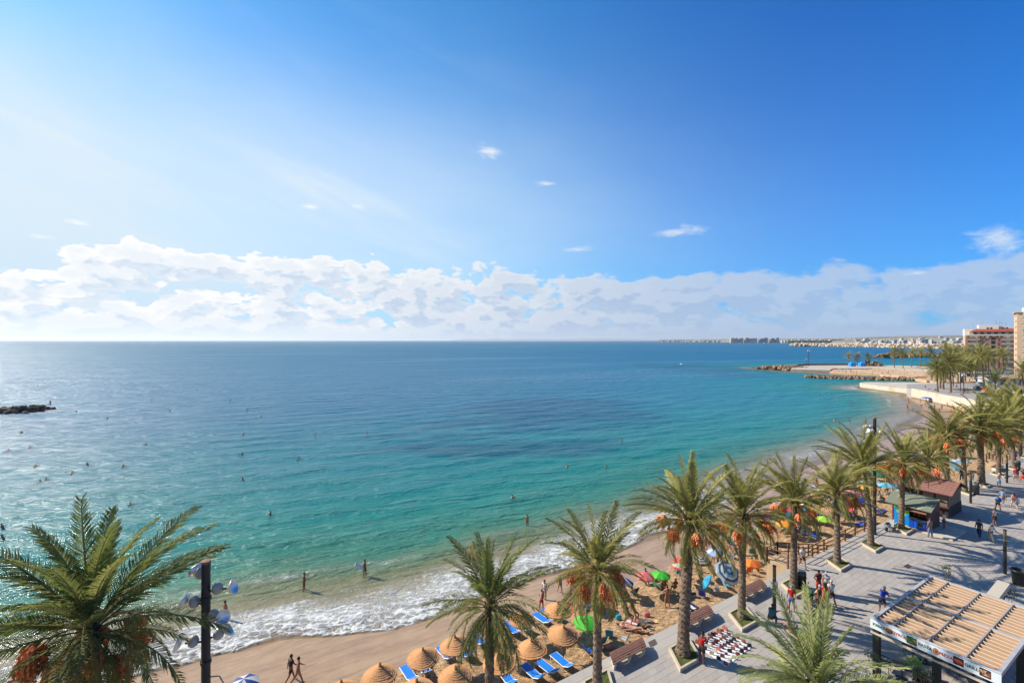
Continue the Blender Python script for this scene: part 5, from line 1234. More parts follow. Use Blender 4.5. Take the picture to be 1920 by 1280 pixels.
# potted shrubs round the pergola
M_pot = mat('terracotta', srgb(190, 120, 84), .85, .1, 4.); M_leafg = mat('bright_leaf', srgb(120, 160, 50), .5, .25, 6., trans=.25, objvar=.1); M_leafd = mat('dull_leaf', srgb(96, 108, 56), .5, .25, 6., trans=.2)
def leafy(p, pot_h, stem_h, r, n, m, label, seed, sz=.09, pot=True):
    rr = random.Random(seed); root = empty('potted_shrub', p, 0, label, 'potted plant', 'potted shrubs round the pergola')
    if pot: mb = MB(); mb.lathe([(.17, 0), (.24, pot_h), (.27, pot_h), (.27, pot_h + .05), (.22, pot_h + .05), (.2, pot_h - .05), (0, pot_h - .05)], 14); mb.build('pot', M_pot, root, True)
    mb = MB(); tips = []
    for i in range(5):
        q = Vector((rr.uniform(-1, 1), rr.uniform(-1, 1), 0)) * r * .7; e = Vector((q.x, q.y, pot_h + stem_h * rr.uniform(.8, 1.05))); mb.tube([(0, 0, pot_h - .05), (q.x * .3, q.y * .3, pot_h + stem_h * .4), e], [.022, .016, .008], 5); tips.append(e)
    mb.build('stem', mat('stem', srgb(150, 124, 100), .9), root)
    mb = MB()
    for i in range(n):
        c = rr.choice(tips) + Vector((rr.gauss(0, 1), rr.gauss(0, 1), rr.gauss(0, .8))) * r * .33; a = Vector((rr.gauss(0, 1), rr.gauss(0, 1), rr.gauss(.3, .6))).normalized(); b = a.cross(Vector((rr.gauss(0, 1), rr.gauss(0, 1), rr.gauss(0, 1)))).normalized() * .4
        s = sz * rr.uniform(.7, 1.3); mb.add([c, c + (a * .5 + b) * s, c + a * s * 1.2, c + (a * .5 - b) * s], [(0, 1, 2, 3)])
    f = mb.build('foliage', m, root); f['kind'] = 'stuff'; return root
leafy(PG(-.75, .55), .35, 1.3, .35, 150, M_leafd, 'thin potted shrub by the first dark post of the pergola', 1)
leafy(PG(-.35, 2.0), .55, 1.6, .45, 190, M_leafg, 'bright green potted shrub under the PASTA lettering', 2)
leafy(PG(-.5, 2.5), .55, 1.35, .4, 150, M_leafd, 'potted shrub with pale bare stems next to the broad black post', 3)
leafy(PG(-.35, 4.35), .5, 1.2, .5, 260, M_leafg, 'lush green shrub below the GRILL lettering at the bottom edge', 4)
leafy(G(1776, 1142, 0), .5, 2.3, .45, 150, M_leafd, 'spindly shrub rising behind the far edge of the pergola roof', 5)
leafy(G(1892, 1178, 0), .5, 1.9, .5, 170, M_leafd, 'twiggy shrub behind the pergola at the right edge', 6)

# ---------------------------------------------------------------- kiosks
M_kw = mat('kiosk_brown', srgb(104, 62, 54), .7, .15, 3.); M_kd = mat('kiosk_dark', srgb(46, 30, 28), .75, .1, 3.); M_kl = mat('kiosk_tan', srgb(134, 112, 92), .7, .1, 3.)
def roof_green():
    m = bpy.data.materials.new('green_roof'); m.use_nodes = True; T = NT(m.node_tree); b = T.n['Principled BSDF']; tc = T.new('ShaderNodeTexCoord').outputs['Object']
    n = T.noise(T.vmath('MULTIPLY', tc, (1.2, 3.2, 1)), 1., 5, .65, .4); n2 = T.noise(tc, 3., 4, .6)
    c = T.mix(n2, srgb(136, 140, 118), srgb(112, 120, 100)); T.put(b.inputs['Base Color'], T.mix(T.mapr(n, .58, .63), c, srgb(196, 186, 166))); b.inputs['Roughness'].default_value = .85; return m
K0 = G(1672.8, 981)
k1 = empty('kiosk', K0, 0, 'kiosk with a worn green roof and a blue map panel', 'kiosk')
def kb(mb, w0, w1, u0, u1, z0, z1):                   # w: towards the viewer's right (inland), u: along
    a = [IN * w0 + U * u0, IN * w1 + U * u0, IN * w1 + U * u1, IN * w0 + U * u1]; mb.prism([(p.x, p.y) for p in a], z0, z1)
mb = MB(); kb(mb, -.1, 4.6, -.25, 3.6, .0, .12); mb.build('plinth', M_cream, k1)
mb = MB(); kb(mb, 0, .12, 0, 3., .12, 2.4); kb(mb, .12, 1.34, 0.03, .12, .12, 2.4); kb(mb, 2.7, 2.82, 0, 3., .12, 2.4); kb(mb, .12, 2.7, 2.9, 3., .12, 2.4); mb.build('wall', M_kw, k1)
mb = MB(); kb(mb, 1.34, 2.7, 0.04, .14, .12, 1.08); kb(mb, 1.34, 2.7, .04, .14, 2.05, 2.4); mb.build('counter_wall', M_kw, k1)
mb = MB(); kb(mb, .13, 2.69, .9, .95, .14, 2.3); mb.build('inner_shelf', M_kd, k1)
mb = MB(); kb(mb, 1.3, 2.75, -.22, .2, 1.08, 1.14); mb.build('counter_top', M_steel, k1)
rr = random.Random(5)
for i in range(7):
    mb = MB(); w = 1.45 + i * .18; kb(mb, w, w + .1, .88, .92, 1.15, 1.3 + rr.uniform(0, .25)); b = mb.build('packet', cmat('pack', (rr.random() * .6, rr.random() * .4, rr.random() * .3)), k1)
def map_mat():
    m = bpy.data.materials.new('map_print'); m.use_nodes = True; T = NT(m.node_tree); b = T.n['Principled BSDF']; tc = T.new('ShaderNodeTexCoord').outputs['Object']; sp = T.new('ShaderNodeSeparateXYZ'); T.l.new(tc, sp.inputs[0])
    n = T.noise(tc, 1.7, 5, .6, .6); d = T.math('SUBTRACT', T.math('ADD', T.math('MULTIPLY', sp.outputs[2], .42), T.math('MULTIPLY', n, .9)), T.math('MULTIPLY', T.math('ABSOLUTE', T.math('SUBTRACT', sp.outputs[0], .46)), 1.2))
    c = T.ramp(d, [(0, srgb(0, 140, 224)), (.72, srgb(0, 150, 232)), (.76, srgb(120, 204, 60)), (.86, srgb(170, 214, 50)), (.94, srgb(214, 196, 120)), (1, srgb(226, 220, 190))], 'CONSTANT'); T.put(b.inputs['Base Color'], c); b.inputs['Roughness'].default_value = .45; return m
mb = MB(); kb(mb, .14, 1.36, -.012, .028, .2, 2.3); mb.build('map_panel', map_mat(), k1)
mb = MB(); kb(mb, .02, .13, -.03, -.002, .12, 2.35); kb(mb, 2.7, 2.84, -.03, -.002, .12, 2.35); mb.build('frame_post', mat('kiosk_maroon', srgb(112, 40, 48), .6), k1)
mb = MB(); kb(mb, 1.38, 1.7, -.02, .036, .2, 1.06); mb.build('blue_panel', mat('panel_royal', srgb(20, 72, 190), .45), k1)
mb = MB(); kb(mb, 1.73, 2.68, -.02, .036, .2, 1.06); bp = mb.build('blue_panel', mat('panel_blue', srgb(0, 96, 214), .45), k1)
def kdisc(w, z, r, dd, m, par, sx=1., n=18):
    mb = MB(); mb.add([tuple(IN * (w + r * sx * math.cos(2 * math.pi * k / n)) - U * dd + Vector((0, 0, z + r * math.sin(2 * math.pi * k / n)))) for k in range(n)], [tuple(range(n))]); return mb.build('print', m, par)
kdisc(2.2, .64, .26, .024, mat('p_white', (.5, .5, .5), .5), bp); kdisc(2.2, .64, .24, .027, mat('p_dark', (.02, .03, .05), .5), bp); kdisc(2.45, .62, .13, .0255, mat('p_cyan', srgb(40, 180, 230), .5), bp)
mb = MB(); a = [IN * 1.25 - U * .75, IN * 2.85 - U * .75, IN * 2.85 + U * .0, IN * 1.25 + U * .0]
mb.add([(p.x, p.y, z) for p, z in zip(a, (1.98, 1.98, 2.28, 2.28))] + [(p.x, p.y, z - .05) for p, z in zip(a, (1.98, 1.98, 2.28, 2.28))], [(0, 1, 2, 3), (7, 6, 5, 4), (0, 4, 5, 1), (1, 5, 6, 2), (3, 7, 4, 0), (2, 6, 7, 3)]); mb.build('flap', mat('flap_brown', srgb(150, 96, 84), .7), k1)
MR_ = roof_green()
def gable(w0, w1, u0, um, u1, ze, zr, th, m, par, nm='roof_slope'):
    for ua, ub, za, zb_ in ((u0, um, ze, zr), (um, u1, zr, ze)):
        mb = MB(); a = [IN * w0 + U * ua, IN * w1 + U * ua, IN * w1 + U * ub, IN * w0 + U * ub]; zz = (za, za, zb_, zb_)
        mb.add([(p.x, p.y, z) for p, z in zip(a, zz)] + [(p.x, p.y, z - th) for p, z in zip(a, zz)], [(0, 1, 2, 3), (7, 6, 5, 4), (0, 4, 5, 1), (1, 5, 6, 2), (3, 7, 4, 0), (2, 6, 7, 3)]); mb.build(nm, m, par)
gable(-.35, 3.25, -.75, 1.5, 3.7, 2.32, 3.15, .07, MR_, k1, 'roof')
mb = MB()                                             # closed gable end on the right
for w in (2.75,):
    a = [IN * w - U * .0, IN * w + U * 3., IN * w + U * 1.5]; b = [IN * (w + .06) - U * .0, IN * (w + .06) + U * 3., IN * (w + .06) + U * 1.5]
    mb.add([(a[0].x, a[0].y, 2.38), (a[1].x, a[1].y, 2.38), (a[2].x, a[2].y, 3.05), (b[0].x, b[0].y, 2.38), (b[1].x, b[1].y, 2.38), (b[2].x, b[2].y, 3.05)], [(0, 1, 2), (5, 4, 3), (0, 3, 4, 1), (1, 4, 5, 2), (2, 5, 3, 0)])
mb.build('gable', M_kw, k1)
for w in (.28, .9, 2.05):
    pass
K2 = G(1778, 972)
k2 = empty('kiosk', K2, 0, 'larger kiosk under a brown shingled roof behind the green one', 'kiosk')
D2 = 4.1
mb = MB(); kb(mb, -4.2, 0, 0, D2, 0, 1.1); mb.build('counter_wall', M_kd, k2)
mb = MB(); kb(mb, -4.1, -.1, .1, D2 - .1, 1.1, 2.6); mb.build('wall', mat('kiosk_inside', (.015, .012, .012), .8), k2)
for i in range(4):
    mb = MB(); kb(mb, -.1, -.02, .15 + i * .98, .15 + i * .98 + .88, 1.12, 2.58); mb.build('shutter', M_kl, k2)
for i in range(2):
    mb = MB(); kb(mb, -1.0 - i * 1.05, -.08 - i * 1.05, .02, .09, 1.12, 2.58); mb.build('shutter', M_kl, k2)
mb = MB(); kb(mb, -3.9, .1, -.38, .05, 1.1, 1.17); mb.build('counter_top', M_kw, k2)
M_shin = mat('brown_shingle', srgb(158, 112, 98), .85, .12, 2.5, objvar=.07); M_shin2 = mat('brown_roof_deck', srgb(110, 66, 58), .9, .1, 2.)
ze, zr = 2.55, 3.55; w0, w1, u0, u1 = -4.7, .45, -.55, D2 + .5; um = (u0 + u1) / 2
gable(w0, w1, u0, um, u1, ze, zr, .08, M_shin2, k2, 'roof')
rf = [o for o in k2.children if o.name.startswith('roof')]
# shingle courses on the visible slope, each a row of shingles standing proud
nc = 9; nw = 14
def shingle(ln, wd):
    mb = MB(); x = wd / 2 - .004; p = [(-x, 0), (x, 0), (x, ln), (-x, ln)]
    mb.add([tuple(IN * a + U * b + Vector((0, 0, (b / ln) * .0 + .03 * (1 - b / ln)))) for a, b in p] + [tuple(IN * a + U * b) for a, b in p], [(0, 1, 2, 3), (0, 4, 5, 1), (1, 5, 6, 2), (3, 7, 4, 0)]); return mb.mesh('shingle', M_shin)
sl = (um - u0) / nc; dzr = (zr - ze) / (um - u0); sm = shingle(sl, (w1 - w0) / nw); ang = math.atan(dzr)
for side in (0, 1):
    for c_ in range(nc):
        for j in range(nw):
            w = w0 + (j + .5) * (w1 - w0) / nw; o = link('shingle', sm, rf[0] if side == 0 else rf[1]); uu_ = u0 + c_ * sl; z = ze + c_ * sl * dzr + .004
            Rm = Matrix.Rotation(ang, 3, IN)
            if side: Rm = Matrix.Rotation(-ang, 3, IN) @ Matrix.Rotation(math.pi, 3, 'Z'); uu_ = u1 - c_ * sl
            else: Rm = Matrix.Rotation(ang, 3, IN) 
            M4 = Rm.to_4x4(); test = Rm @ U
            if (test.z < 0): M4 = (Matrix.Rotation(-ang, 3, IN) if not side else Matrix.Rotation(ang, 3, IN) @ Matrix.Rotation(math.pi, 3, 'Z')).to_4x4()
            p = IN * w + U * uu_; M4.translation = Vector((p.x, p.y, z)); o.matrix_local = M4
mb = MB(); a = [IN * 0 + U * 0, IN * 0 + U * D2, IN * 0 + U * (D2 / 2)]; b = [p - IN * .06 for p in a]
mb.add([(a[0].x, a[0].y, 2.58), (a[1].x, a[1].y, 2.58), (a[2].x, a[2].y, 3.42), (b[0].x, b[0].y, 2.58), (b[1].x, b[1].y, 2.58), (b[2].x, b[2].y, 3.42)], [(0, 1, 2), (5, 4, 3), (0, 3, 4, 1), (1, 4, 5, 2), (2, 5, 3, 0)]); mb.build('gable', M_kw, k2)

# ---------------------------------------------------------------- scooter, stroller, market cloth
def wheel(mb, c, r, t, ax, n=16):
    a = Vector(ax).normalized(); M4 = a.to_track_quat('Z', 'Y').to_matrix().to_4x4(); M4.translation = Vector(c); mb.lathe([(r - t, -t * .6), (r - .25 * t, -t * .7), (r, 0), (r - .25 * t, t * .7), (r - t, t * .6), (r - t, -t * .6)], n, M4)
sc = empty('scooter', G(1668, 993), R(-62), 'light grey scooter parked against the planter of the kiosk palm', 'scooter')
for y in (-.62, .62): mb = MB(); wheel(mb, (0, y, .23), .23, .09, (1, 0, 0)); w_ = mb.build('wheel', M_black, sc, True); mb = MB(); mb.tube([(-.03, y, .23), (.03, y, .23)], .11, 12); mb.build('rim', M_steel, w_)
M_sc = mat('scooter_paint', srgb(176, 182, 184), .35, coat=.5)
mb = MB(); mb.add([(-.16, -.72, .42), (.16, -.72, .42), (.18, -.1, .32), (-.18, -.1, .32), (-.13, -.8, .68), (.13, -.8, .68), (.15, -.05, .66), (-.15, -.05, .66)], [(3, 2, 1, 0), (4, 5, 6, 7), (0, 1, 5, 4), (1, 2, 6, 5), (2, 3, 7, 6), (3, 0, 4, 7)]); mb.build('body', M_sc, sc)
mb = MB(); mb.box((0, .14, .24), (.32, .5, .06)); mb.build('footboard', M_black, sc)
mb = MB(); mb.add([(-.2, .34, .25), (.2, .34, .25), (.17, .52, .95), (-.17, .52, .95), (-.2, .40, .25), (.2, .40, .25), (.17, .58, .95), (-.17, .58, .95)], [(3, 2, 1, 0), (4, 5, 6, 7), (0, 1, 5, 4), (1, 2, 6, 5), (2, 3, 7, 6), (3, 0, 4, 7)]); mb.build('leg_shield', M_sc, sc)
mb = MB(); mb.ball((0, -.42, .73), (.15, .38, .08), 12); mb.build('seat', M_black, sc, True)
mb = MB(); mb.tube([(0, .6, .25), (0, .5, 1.02)], .03, 6); mb.tube([(-.33, .42, 1.06), (0, .5, 1.02), (.33, .42, 1.06)], .018, 6); mb.build('handlebar', M_black, sc)
mb = MB(); mb.ball((0, .6, .88), (.09, .05, .09), 10); mb.build('headlight', mat('lens', (.7, .7, .7), .1), sc, True)
for s in (-1, 1): mb = MB(); mb.ball((s * .3, .44, 1.2), (.06, .015, .045), 8); mb.tube([(s * .28, .43, 1.06), (s * .3, .44, 1.18)], .008, 4); mb.build('mirror', M_steel, sc)

st = empty('pushchair', G(1519, 1134), R(160), 'loaded pushchair with orange and green bags beside the shopping group', 'pushchair')
for x in (-.26, .26):
    for y in (-.35, .35): mb = MB(); wheel(mb, (x, y, .13), .13, .035, (1, 0, 0), 12); mb.build('wheel', M_black, st, True)
mb = MB()
for x in (-.26, .26): mb.tube([(x, .35, .13), (x, -.1, .55), (x, -.5, 1.0)], .015, 5); mb.tube([(x, -.35, .13), (x, .2, .62)], .015, 5)
mb.tube([(-.26, -.5, 1.0), (.26, -.5, 1.0)], .02, 5); mb.build('frame', M_steel, st)
mb = MB(); mb.add([(-.22, .3, .42), (.22, .3, .42), (.22, -.1, .42), (-.22, -.1, .42), (-.22, -.3, .9), (.22, -.3, .9), (-.22, .3, .36), (.22, .3, .36), (.22, -.13, .36), (-.22, -.13, .36), (-.22, -.34, .88), (.22, -.34, .88)], [(0, 1, 2, 3), (3, 2, 5, 4), (9, 8, 7, 6), (10, 11, 8, 9), (0, 6, 7, 1), (4, 5, 11, 10)]); mb.build('seat', cmat('cloth', BK), st)
mb = MB(); mb.lathe([(.27, -.2), (.25, 0), (.16, .16), (0, .2)], 12, Matrix.Translation((0, -.18, .84)) @ Matrix.Rotation(R(50), 4, 'X')); mb.build('hood', cmat('cloth', GN), st, True)
mb = MB(); mb.ball((0, .0, .22), (.2, .25, .12), 10); mb.build('basket', cmat('cloth', OR), st, True)

# the market cloth with handbags
M_cloth = mat('white_cloth', (.70, .71, .74), .85, .06, 1.5)
cw = [(1302, 1206), (1359, 1177), (1410, 1212), (1361, 1250)]
c0, c1, c2, c3 = [G(x, y, .01) for x, y in cw]
def cloth_pt(a, b): return c0.lerp(c1, a).lerp(c3.lerp(c2, a), b)
cl = MB(); n1, n2 = 16, 20; rr = random.Random(9)
vs = [tuple(cloth_pt(i / n1, j / n2) + Vector((rr.uniform(-.03, .03) * (i in (0, n1) or j in (0, n2)), rr.uniform(-.03, .03) * (i in (0, n1) or j in (0, n2)), rr.uniform(0, .02)))) for i in range(n1 + 1) for j in range(n2 + 1)]
cl.add(vs, [(i * (n2 + 1) + j, (i + 1) * (n2 + 1) + j, (i + 1) * (n2 + 1) + j + 1, i * (n2 + 1) + j + 1) for i in range(n1) for j in range(n2)])
o = cl.build('market_cloth', M_cloth, None, True); tag(o, 'big white cloth spread on the paving and lined with handbags', 'cloth')
def bag_mesh(kind):
    mb = MB()
    if kind == 0:
        mb.add([(-.15, -.06, 0), (.15, -.06, 0), (.15, .06, 0), (-.15, .06, 0), (-.13, -.04, .2), (.13, -.04, .2), (.13, .04, .2), (-.13, .04, .2)], [(3, 2, 1, 0), (4, 5, 6, 7), (0, 1, 5, 4), (1, 2, 6, 5), (2, 3, 7, 6), (3, 0, 4, 7)])
        mb.mi = 1; mb.tube([(-.07, 0, .19), (-.06, 0, .29), (.06, 0, .29), (.07, 0, .19)], .011, 5)
    elif kind == 1:
        mb.lathe([(.10, 0), (.13, .02), (.14, .12), (.11, .2), (.06, .22)], 12, Matrix.Diagonal((1.2, .6, 1, 1)), cap=True); mb.mi = 1; mb.tube([(-.12, 0, .2), (-.05, .02, .34), (.05, .02, .34), (.12, 0, .2)], .009, 5)
    else:
        mb.box((0, 0, .07), (.2, .07, .13)); mb.mi = 1; mb.box((0, -.037, .1), (.2, .008, .07)); mb.ball((0, -.045, .07), .012, 6)
    return mb
BAGM = {k: bag_mesh(k).mesh('handbag', [M_skin0, M_skin0]) for k in range(3)}
bcol = [(srgb(120, 62, 44), 'brown'), (srgb(30, 26, 28), 'black'), (srgb(214, 186, 150), 'beige'), (srgb(196, 110, 90), 'rose'), (srgb(150, 84, 50), 'tan'), (srgb(222, 214, 200), 'cream'), (srgb(90, 34, 40), 'maroon')]
rows_ = ['in the back row', 'in the second row', 'in the third row', 'in the fourth row', 'in the front row']
def bag(p, kind, ci, lab, s=1.15):
    o = link('handbag', BAGM[kind], None, p, (0, 0, rnd.uniform(-.5, .5) - .5), s)
    for i, f in ((0, 1.), (1, .6)): o.material_slots[i].link = 'OBJECT'; o.material_slots[i].material = cmat('leather', tuple(x * f for x in bcol[ci][0]), .45)
    tag(o, lab, 'handbag', 'handbags laid out on the white cloth'); return o
kn = ['flat topped handbag', 'rounded handbag', 'small clutch']
ends = ['at its sand end', 'near its sand end', 'left of its middle', 'at its middle', 'right of its middle', 'near its inland end', 'at its inland end']
used = {}
for r_, b_ in enumerate((.06, .30, .52, .74, .95)):
    n = (10, 11, 9, 8, 7)[r_]
    for i in range(n):
        a = .05 + .9 * i / (n - 1); p = cloth_pt(a, b_); kind = rnd.choice((0, 0, 1, 2)); ci = rnd.randrange(7); e = ends[min(6, int(a * 7))]
        bag(p + Vector((0, 0, .015)), kind, ci, '%s %s %s of the cloth, %s' % (bcol[ci][1], kn[kind], rows_[r_], e), 1.05 if r_ == 0 else .85)
# red mat of the crouching seller with scarves
q = [G(x, y, .01) for x, y in ((1462, 1167), (1475, 1164), (1493, 1180), (1480, 1186))]
mb = MB(); mb.prism([(p.x, p.y) for p in q][::-1], .005, .03); o = mb.build('red_mat', mat('red_patterned', srgb(196, 70, 70), .9, .0, 14., col2=srgb(226, 190, 180))); tag(o, 'red patterned mat on the paving before the crouching seller', 'mat')
# ---------------------------------------------------------------- straw parasols
def straw_mat():
    m = bpy.data.materials.new('straw'); m.use_nodes = True; T = NT(m.node_tree); b = T.n['Principled BSDF']; tc = T.new('ShaderNodeTexCoord').outputs['Object']
    sp = T.new('ShaderNodeSeparateXYZ'); T.l.new(tc, sp.inputs[0]); a = T.math('ARCTAN2', sp.outputs[1], sp.outputs[0]); r = T.math('SQRT', T.math('ADD', T.math('MULTIPLY', sp.outputs[0], sp.outputs[0]), T.math('MULTIPLY', sp.outputs[1], sp.outputs[1])))
    oi = T.new('ShaderNodeObjectInfo').outputs['Random']
    v = T.comb(T.math('MULTIPLY', a, 38.), T.math('MULTIPLY', r, 3.), oi); n = T.noise(v, 1., 4, .6, .3); n2 = T.noise(T.comb(T.math('MULTIPLY', a, 1.4), T.math('MULTIPLY', r, 9.), oi), 1., 3, .5)
    c = T.mix(T.mapr(n, .3, .7), srgb(238, 178, 118), srgb(196, 132, 78)); c = T.mix(T.mapr(n2, .45, .65, 0, .6), c, srgb(210, 146, 90)); c = T.mix(T.mapr(oi, 0, 1, 0, .25), c, srgb(196, 146, 100))
    T.put(b.inputs['Base Color'], c); st_ = T.noise(T.comb(T.math('MULTIPLY', a, 9.), T.math('MULTIPLY', r, 1.2), T.math('MULTIPLY', oi, 9.)), 1., 5, .7, .8); c = T.mix(T.mapr(st_, .52, .72, 0, .55), c, srgb(170, 116, 72)); c = T.mix(T.mapr(st_, .25, .42, .5, 0), c, srgb(232, 196, 148)); T.put(b.inputs['Base Color'], c); b.inputs['Roughness'].default_value = .9
    bn = T.new('ShaderNodeBump'); bn.inputs['Strength'].default_value = .8; bn.inputs['Distance'].default_value = .02; T.put(bn.inputs['Height'], n); T.l.new(bn.outputs[0], b.inputs['Normal']); return m
M_straw = straw_mat(); M_pole = mat('wood_pole', srgb(120, 86, 62), .8, .15, 4.)
def straw_canopy(seed):
    rr = random.Random(seed); mb = MB(); prof = []; n = 9
    for i in range(n):
        t = i / (n - 1); r = .10 + .92 * t; z = .46 * (1 - t) ** 1.25 - .06 * t * t; e_ = rr.uniform(.4, 1.3); prof.append((r, z + .016 * e_)); prof.append((r + .012, z - .010 * e_))
    ph_ = [rr.uniform(0, 6.28) for _ in range(3)]
    mb.lathe([(0, .60), (.05, .66), (.09, .62), (.075, .55)] + prof, 40, jit=lambda i, k: .035 * math.sin(k / 40 * 6.283 * 3 + ph_[0]) * (i > 8) + rr.uniform(-.02, .02))
    mb.lathe([(1.02, -.10), (.55, .12), (.02, .4)], 40)
    for k in range(260):
        q = rr.uniform(0, 6.28); r0 = 1.02 * (1 + .035 * math.sin(q * 3 + ph_[0])); w = .03; l = rr.uniform(.05, .3); c = Vector((math.cos(q), math.sin(q), 0)); s = Vector((-math.sin(q), math.cos(q), 0)) * w; p = c * r0 * .98 + Vector((0, 0, -.08)); e = c * (r0 + rr.uniform(-.01, .09)) + Vector((0, 0, -.10 - l * .7))
        mb.add([p - s, p + s, e], [(0, 1, 2)])
    return mb.mesh('canopy', M_straw)
SCM = [straw_canopy(i) for i in range(5)]
def plane_pt(px, py, hgt):
    """ground point on the sand of something whose top at height hgt above it shows at px, py"""
    p = G(px, py, -3.9 + hgt)
    for _ in range(6):
        z = max(WZ, float(sand_z(np.array([p.x]), np.array([p.y]))[0])); p = G(px, py, z + hgt)
    return Vector((p.x, p.y, z))
def straw(px, py, label, i):
    b = plane_pt(px, py, 2.62); root = empty('straw_parasol', b, rnd.uniform(0, 6), label, 'straw parasol', 'thatched parasols in rows')
    link('canopy', SCM[i % 5], root, (0, 0, 2.0), (rnd.uniform(-.09, .09), rnd.uniform(-.09, .09), 0), rnd.uniform(.95, 1.04)); mb = MB(); mb.tube([(0, 0, -.3), (0, 0, 2.45)], .035, 8); mb.build('pole', M_pole, root)
for i, (x, y, l) in enumerate(((712, 1243, 'straw parasol nearest the two walkers, standing by the wet sand'), (793, 1213, 'straw parasol second from the left in the seaward row'), (854, 1190, 'straw parasol behind the left fronds of the short palm'), (854, 1247, 'straw parasol at the bottom edge left of the short palm trunk'),
     (936, 1172, 'straw parasol directly behind the crown of the short palm'), (937, 1222, 'straw parasol touching the right side of the short palm trunk'), (979, 1144, 'straw parasol of the seaward row partly under a palm frond'), (1046, 1127, 'straw parasol farthest up the beach, next to the man in white'),
     (997, 1197, 'big straw parasol above the three near loungers'), (1056, 1171, 'straw parasol left of the bright green parasol'), (640, 1274, 'straw parasol only whose tip shows at the bottom edge, farthest left'), (782, 1272, 'straw parasol cut by the bottom edge below two loungers'))): straw(x, y, l, i)

# ---------------------------------------------------------------- cloth parasols
M_pw = mat('parasol_pole', (.55, .55, .55), .4)
def parasol(px, py, colf, label, r=.95, hgt=2.0, tilt=0., tdir=0., n=8, rise=.30, base=None, group=None, loc=None):
    b = loc if loc is not None else plane_pt(px, py, hgt); root = empty('parasol', b, 0, label, 'parasol', group)
    cols = []; mb = MB(); nr = 6; T_ = Matrix.Translation((0, 0, hgt)) @ Matrix.Rotation(R(tdir), 4, 'Z') @ Matrix.Rotation(R(tilt), 4, 'Y')
    rot0 = rnd.uniform(0, 6.28); m2 = n * 2
    def pt(i, k):
        t = i / nr; q = rot0 + 2 * math.pi * k / m2; rib = k % 2 == 0; rr_ = r * t * (1 if rib else (1 - .075 * t)); z = -rise * (t ** 1.7) * (1. if rib else 1.0) - (.0 if rib else .02 * t)
        return Vector((rr_ * math.cos(q), rr_ * math.sin(q), z))
    for g in range(n):
        for i in range(nr):
            c = colf(g, i)
            if c not in cols: cols.append(c)
            mb.mi = cols.index(c)
            for k in (2 * g, 2 * g + 1):
                if i == 0: mb.add([pt(0, k), pt(1, k), pt(1, (k + 1) % m2)], [(0, 1, 2)], T_)
                else: mb.add([pt(i, k), pt(i + 1, k), pt(i + 1, (k + 1) % m2), pt(i, (k + 1) % m2)], [(0, 1, 2, 3)], T_)
        c = colf(g, nr - 1); mb.mi = cols.index(c)
        for k in (2 * g, 2 * g + 1): a = pt(nr, k); b2 = pt(nr, (k + 1) % m2); mb.add([a, b2, b2 * 1.01 + Vector((0, 0, -.09)), a * 1.01 + Vector((0, 0, -.09))], [(0, 1, 2, 3)], T_)
    mb.build('canopy', [cmat('canvas', c, .7, trans=.25) for c in cols], root)
    mb = MB()
    for k in range(n): mb.tube([pt(0, 2 * k) + Vector((0, 0, -.03)), pt(3, 2 * k) + Vector((0, 0, -.02)), pt(nr, 2 * k) + Vector((0, 0, -.02))], .008, 3, T_)
    mb.build('ribs', M_pw, root)
    top = T_ @ Vector((0, 0, .05)); j = T_ @ Vector((0, 0, -.75)); mb = MB(); mb.tube([top, j], .016, 6); mb.build('tip_pole', M_pw, root)
    mb = MB(); mb.tube([j, (j.x * .6, j.y * .6, -.35)], .02, 6); mb.build('pole', M_pw, root)
    return root
c1 = lambda a: (lambda g, i: a)
sec = lambda a, b, m=1: (lambda g, i: a if (g // m) % 2 == 0 else b)
ring = lambda *cs: (lambda g, i: cs[i % len(cs)])
LG = srgb(96, 222, 60); DG_ = srgb(70, 200, 50); CY = srgb(50, 190, 220); ROY = srgb(30, 84, 214); CORAL = srgb(240, 110, 104); LCYAN = srgb(150, 210, 235)
LOGREEN = srgb(200, 224, 190)
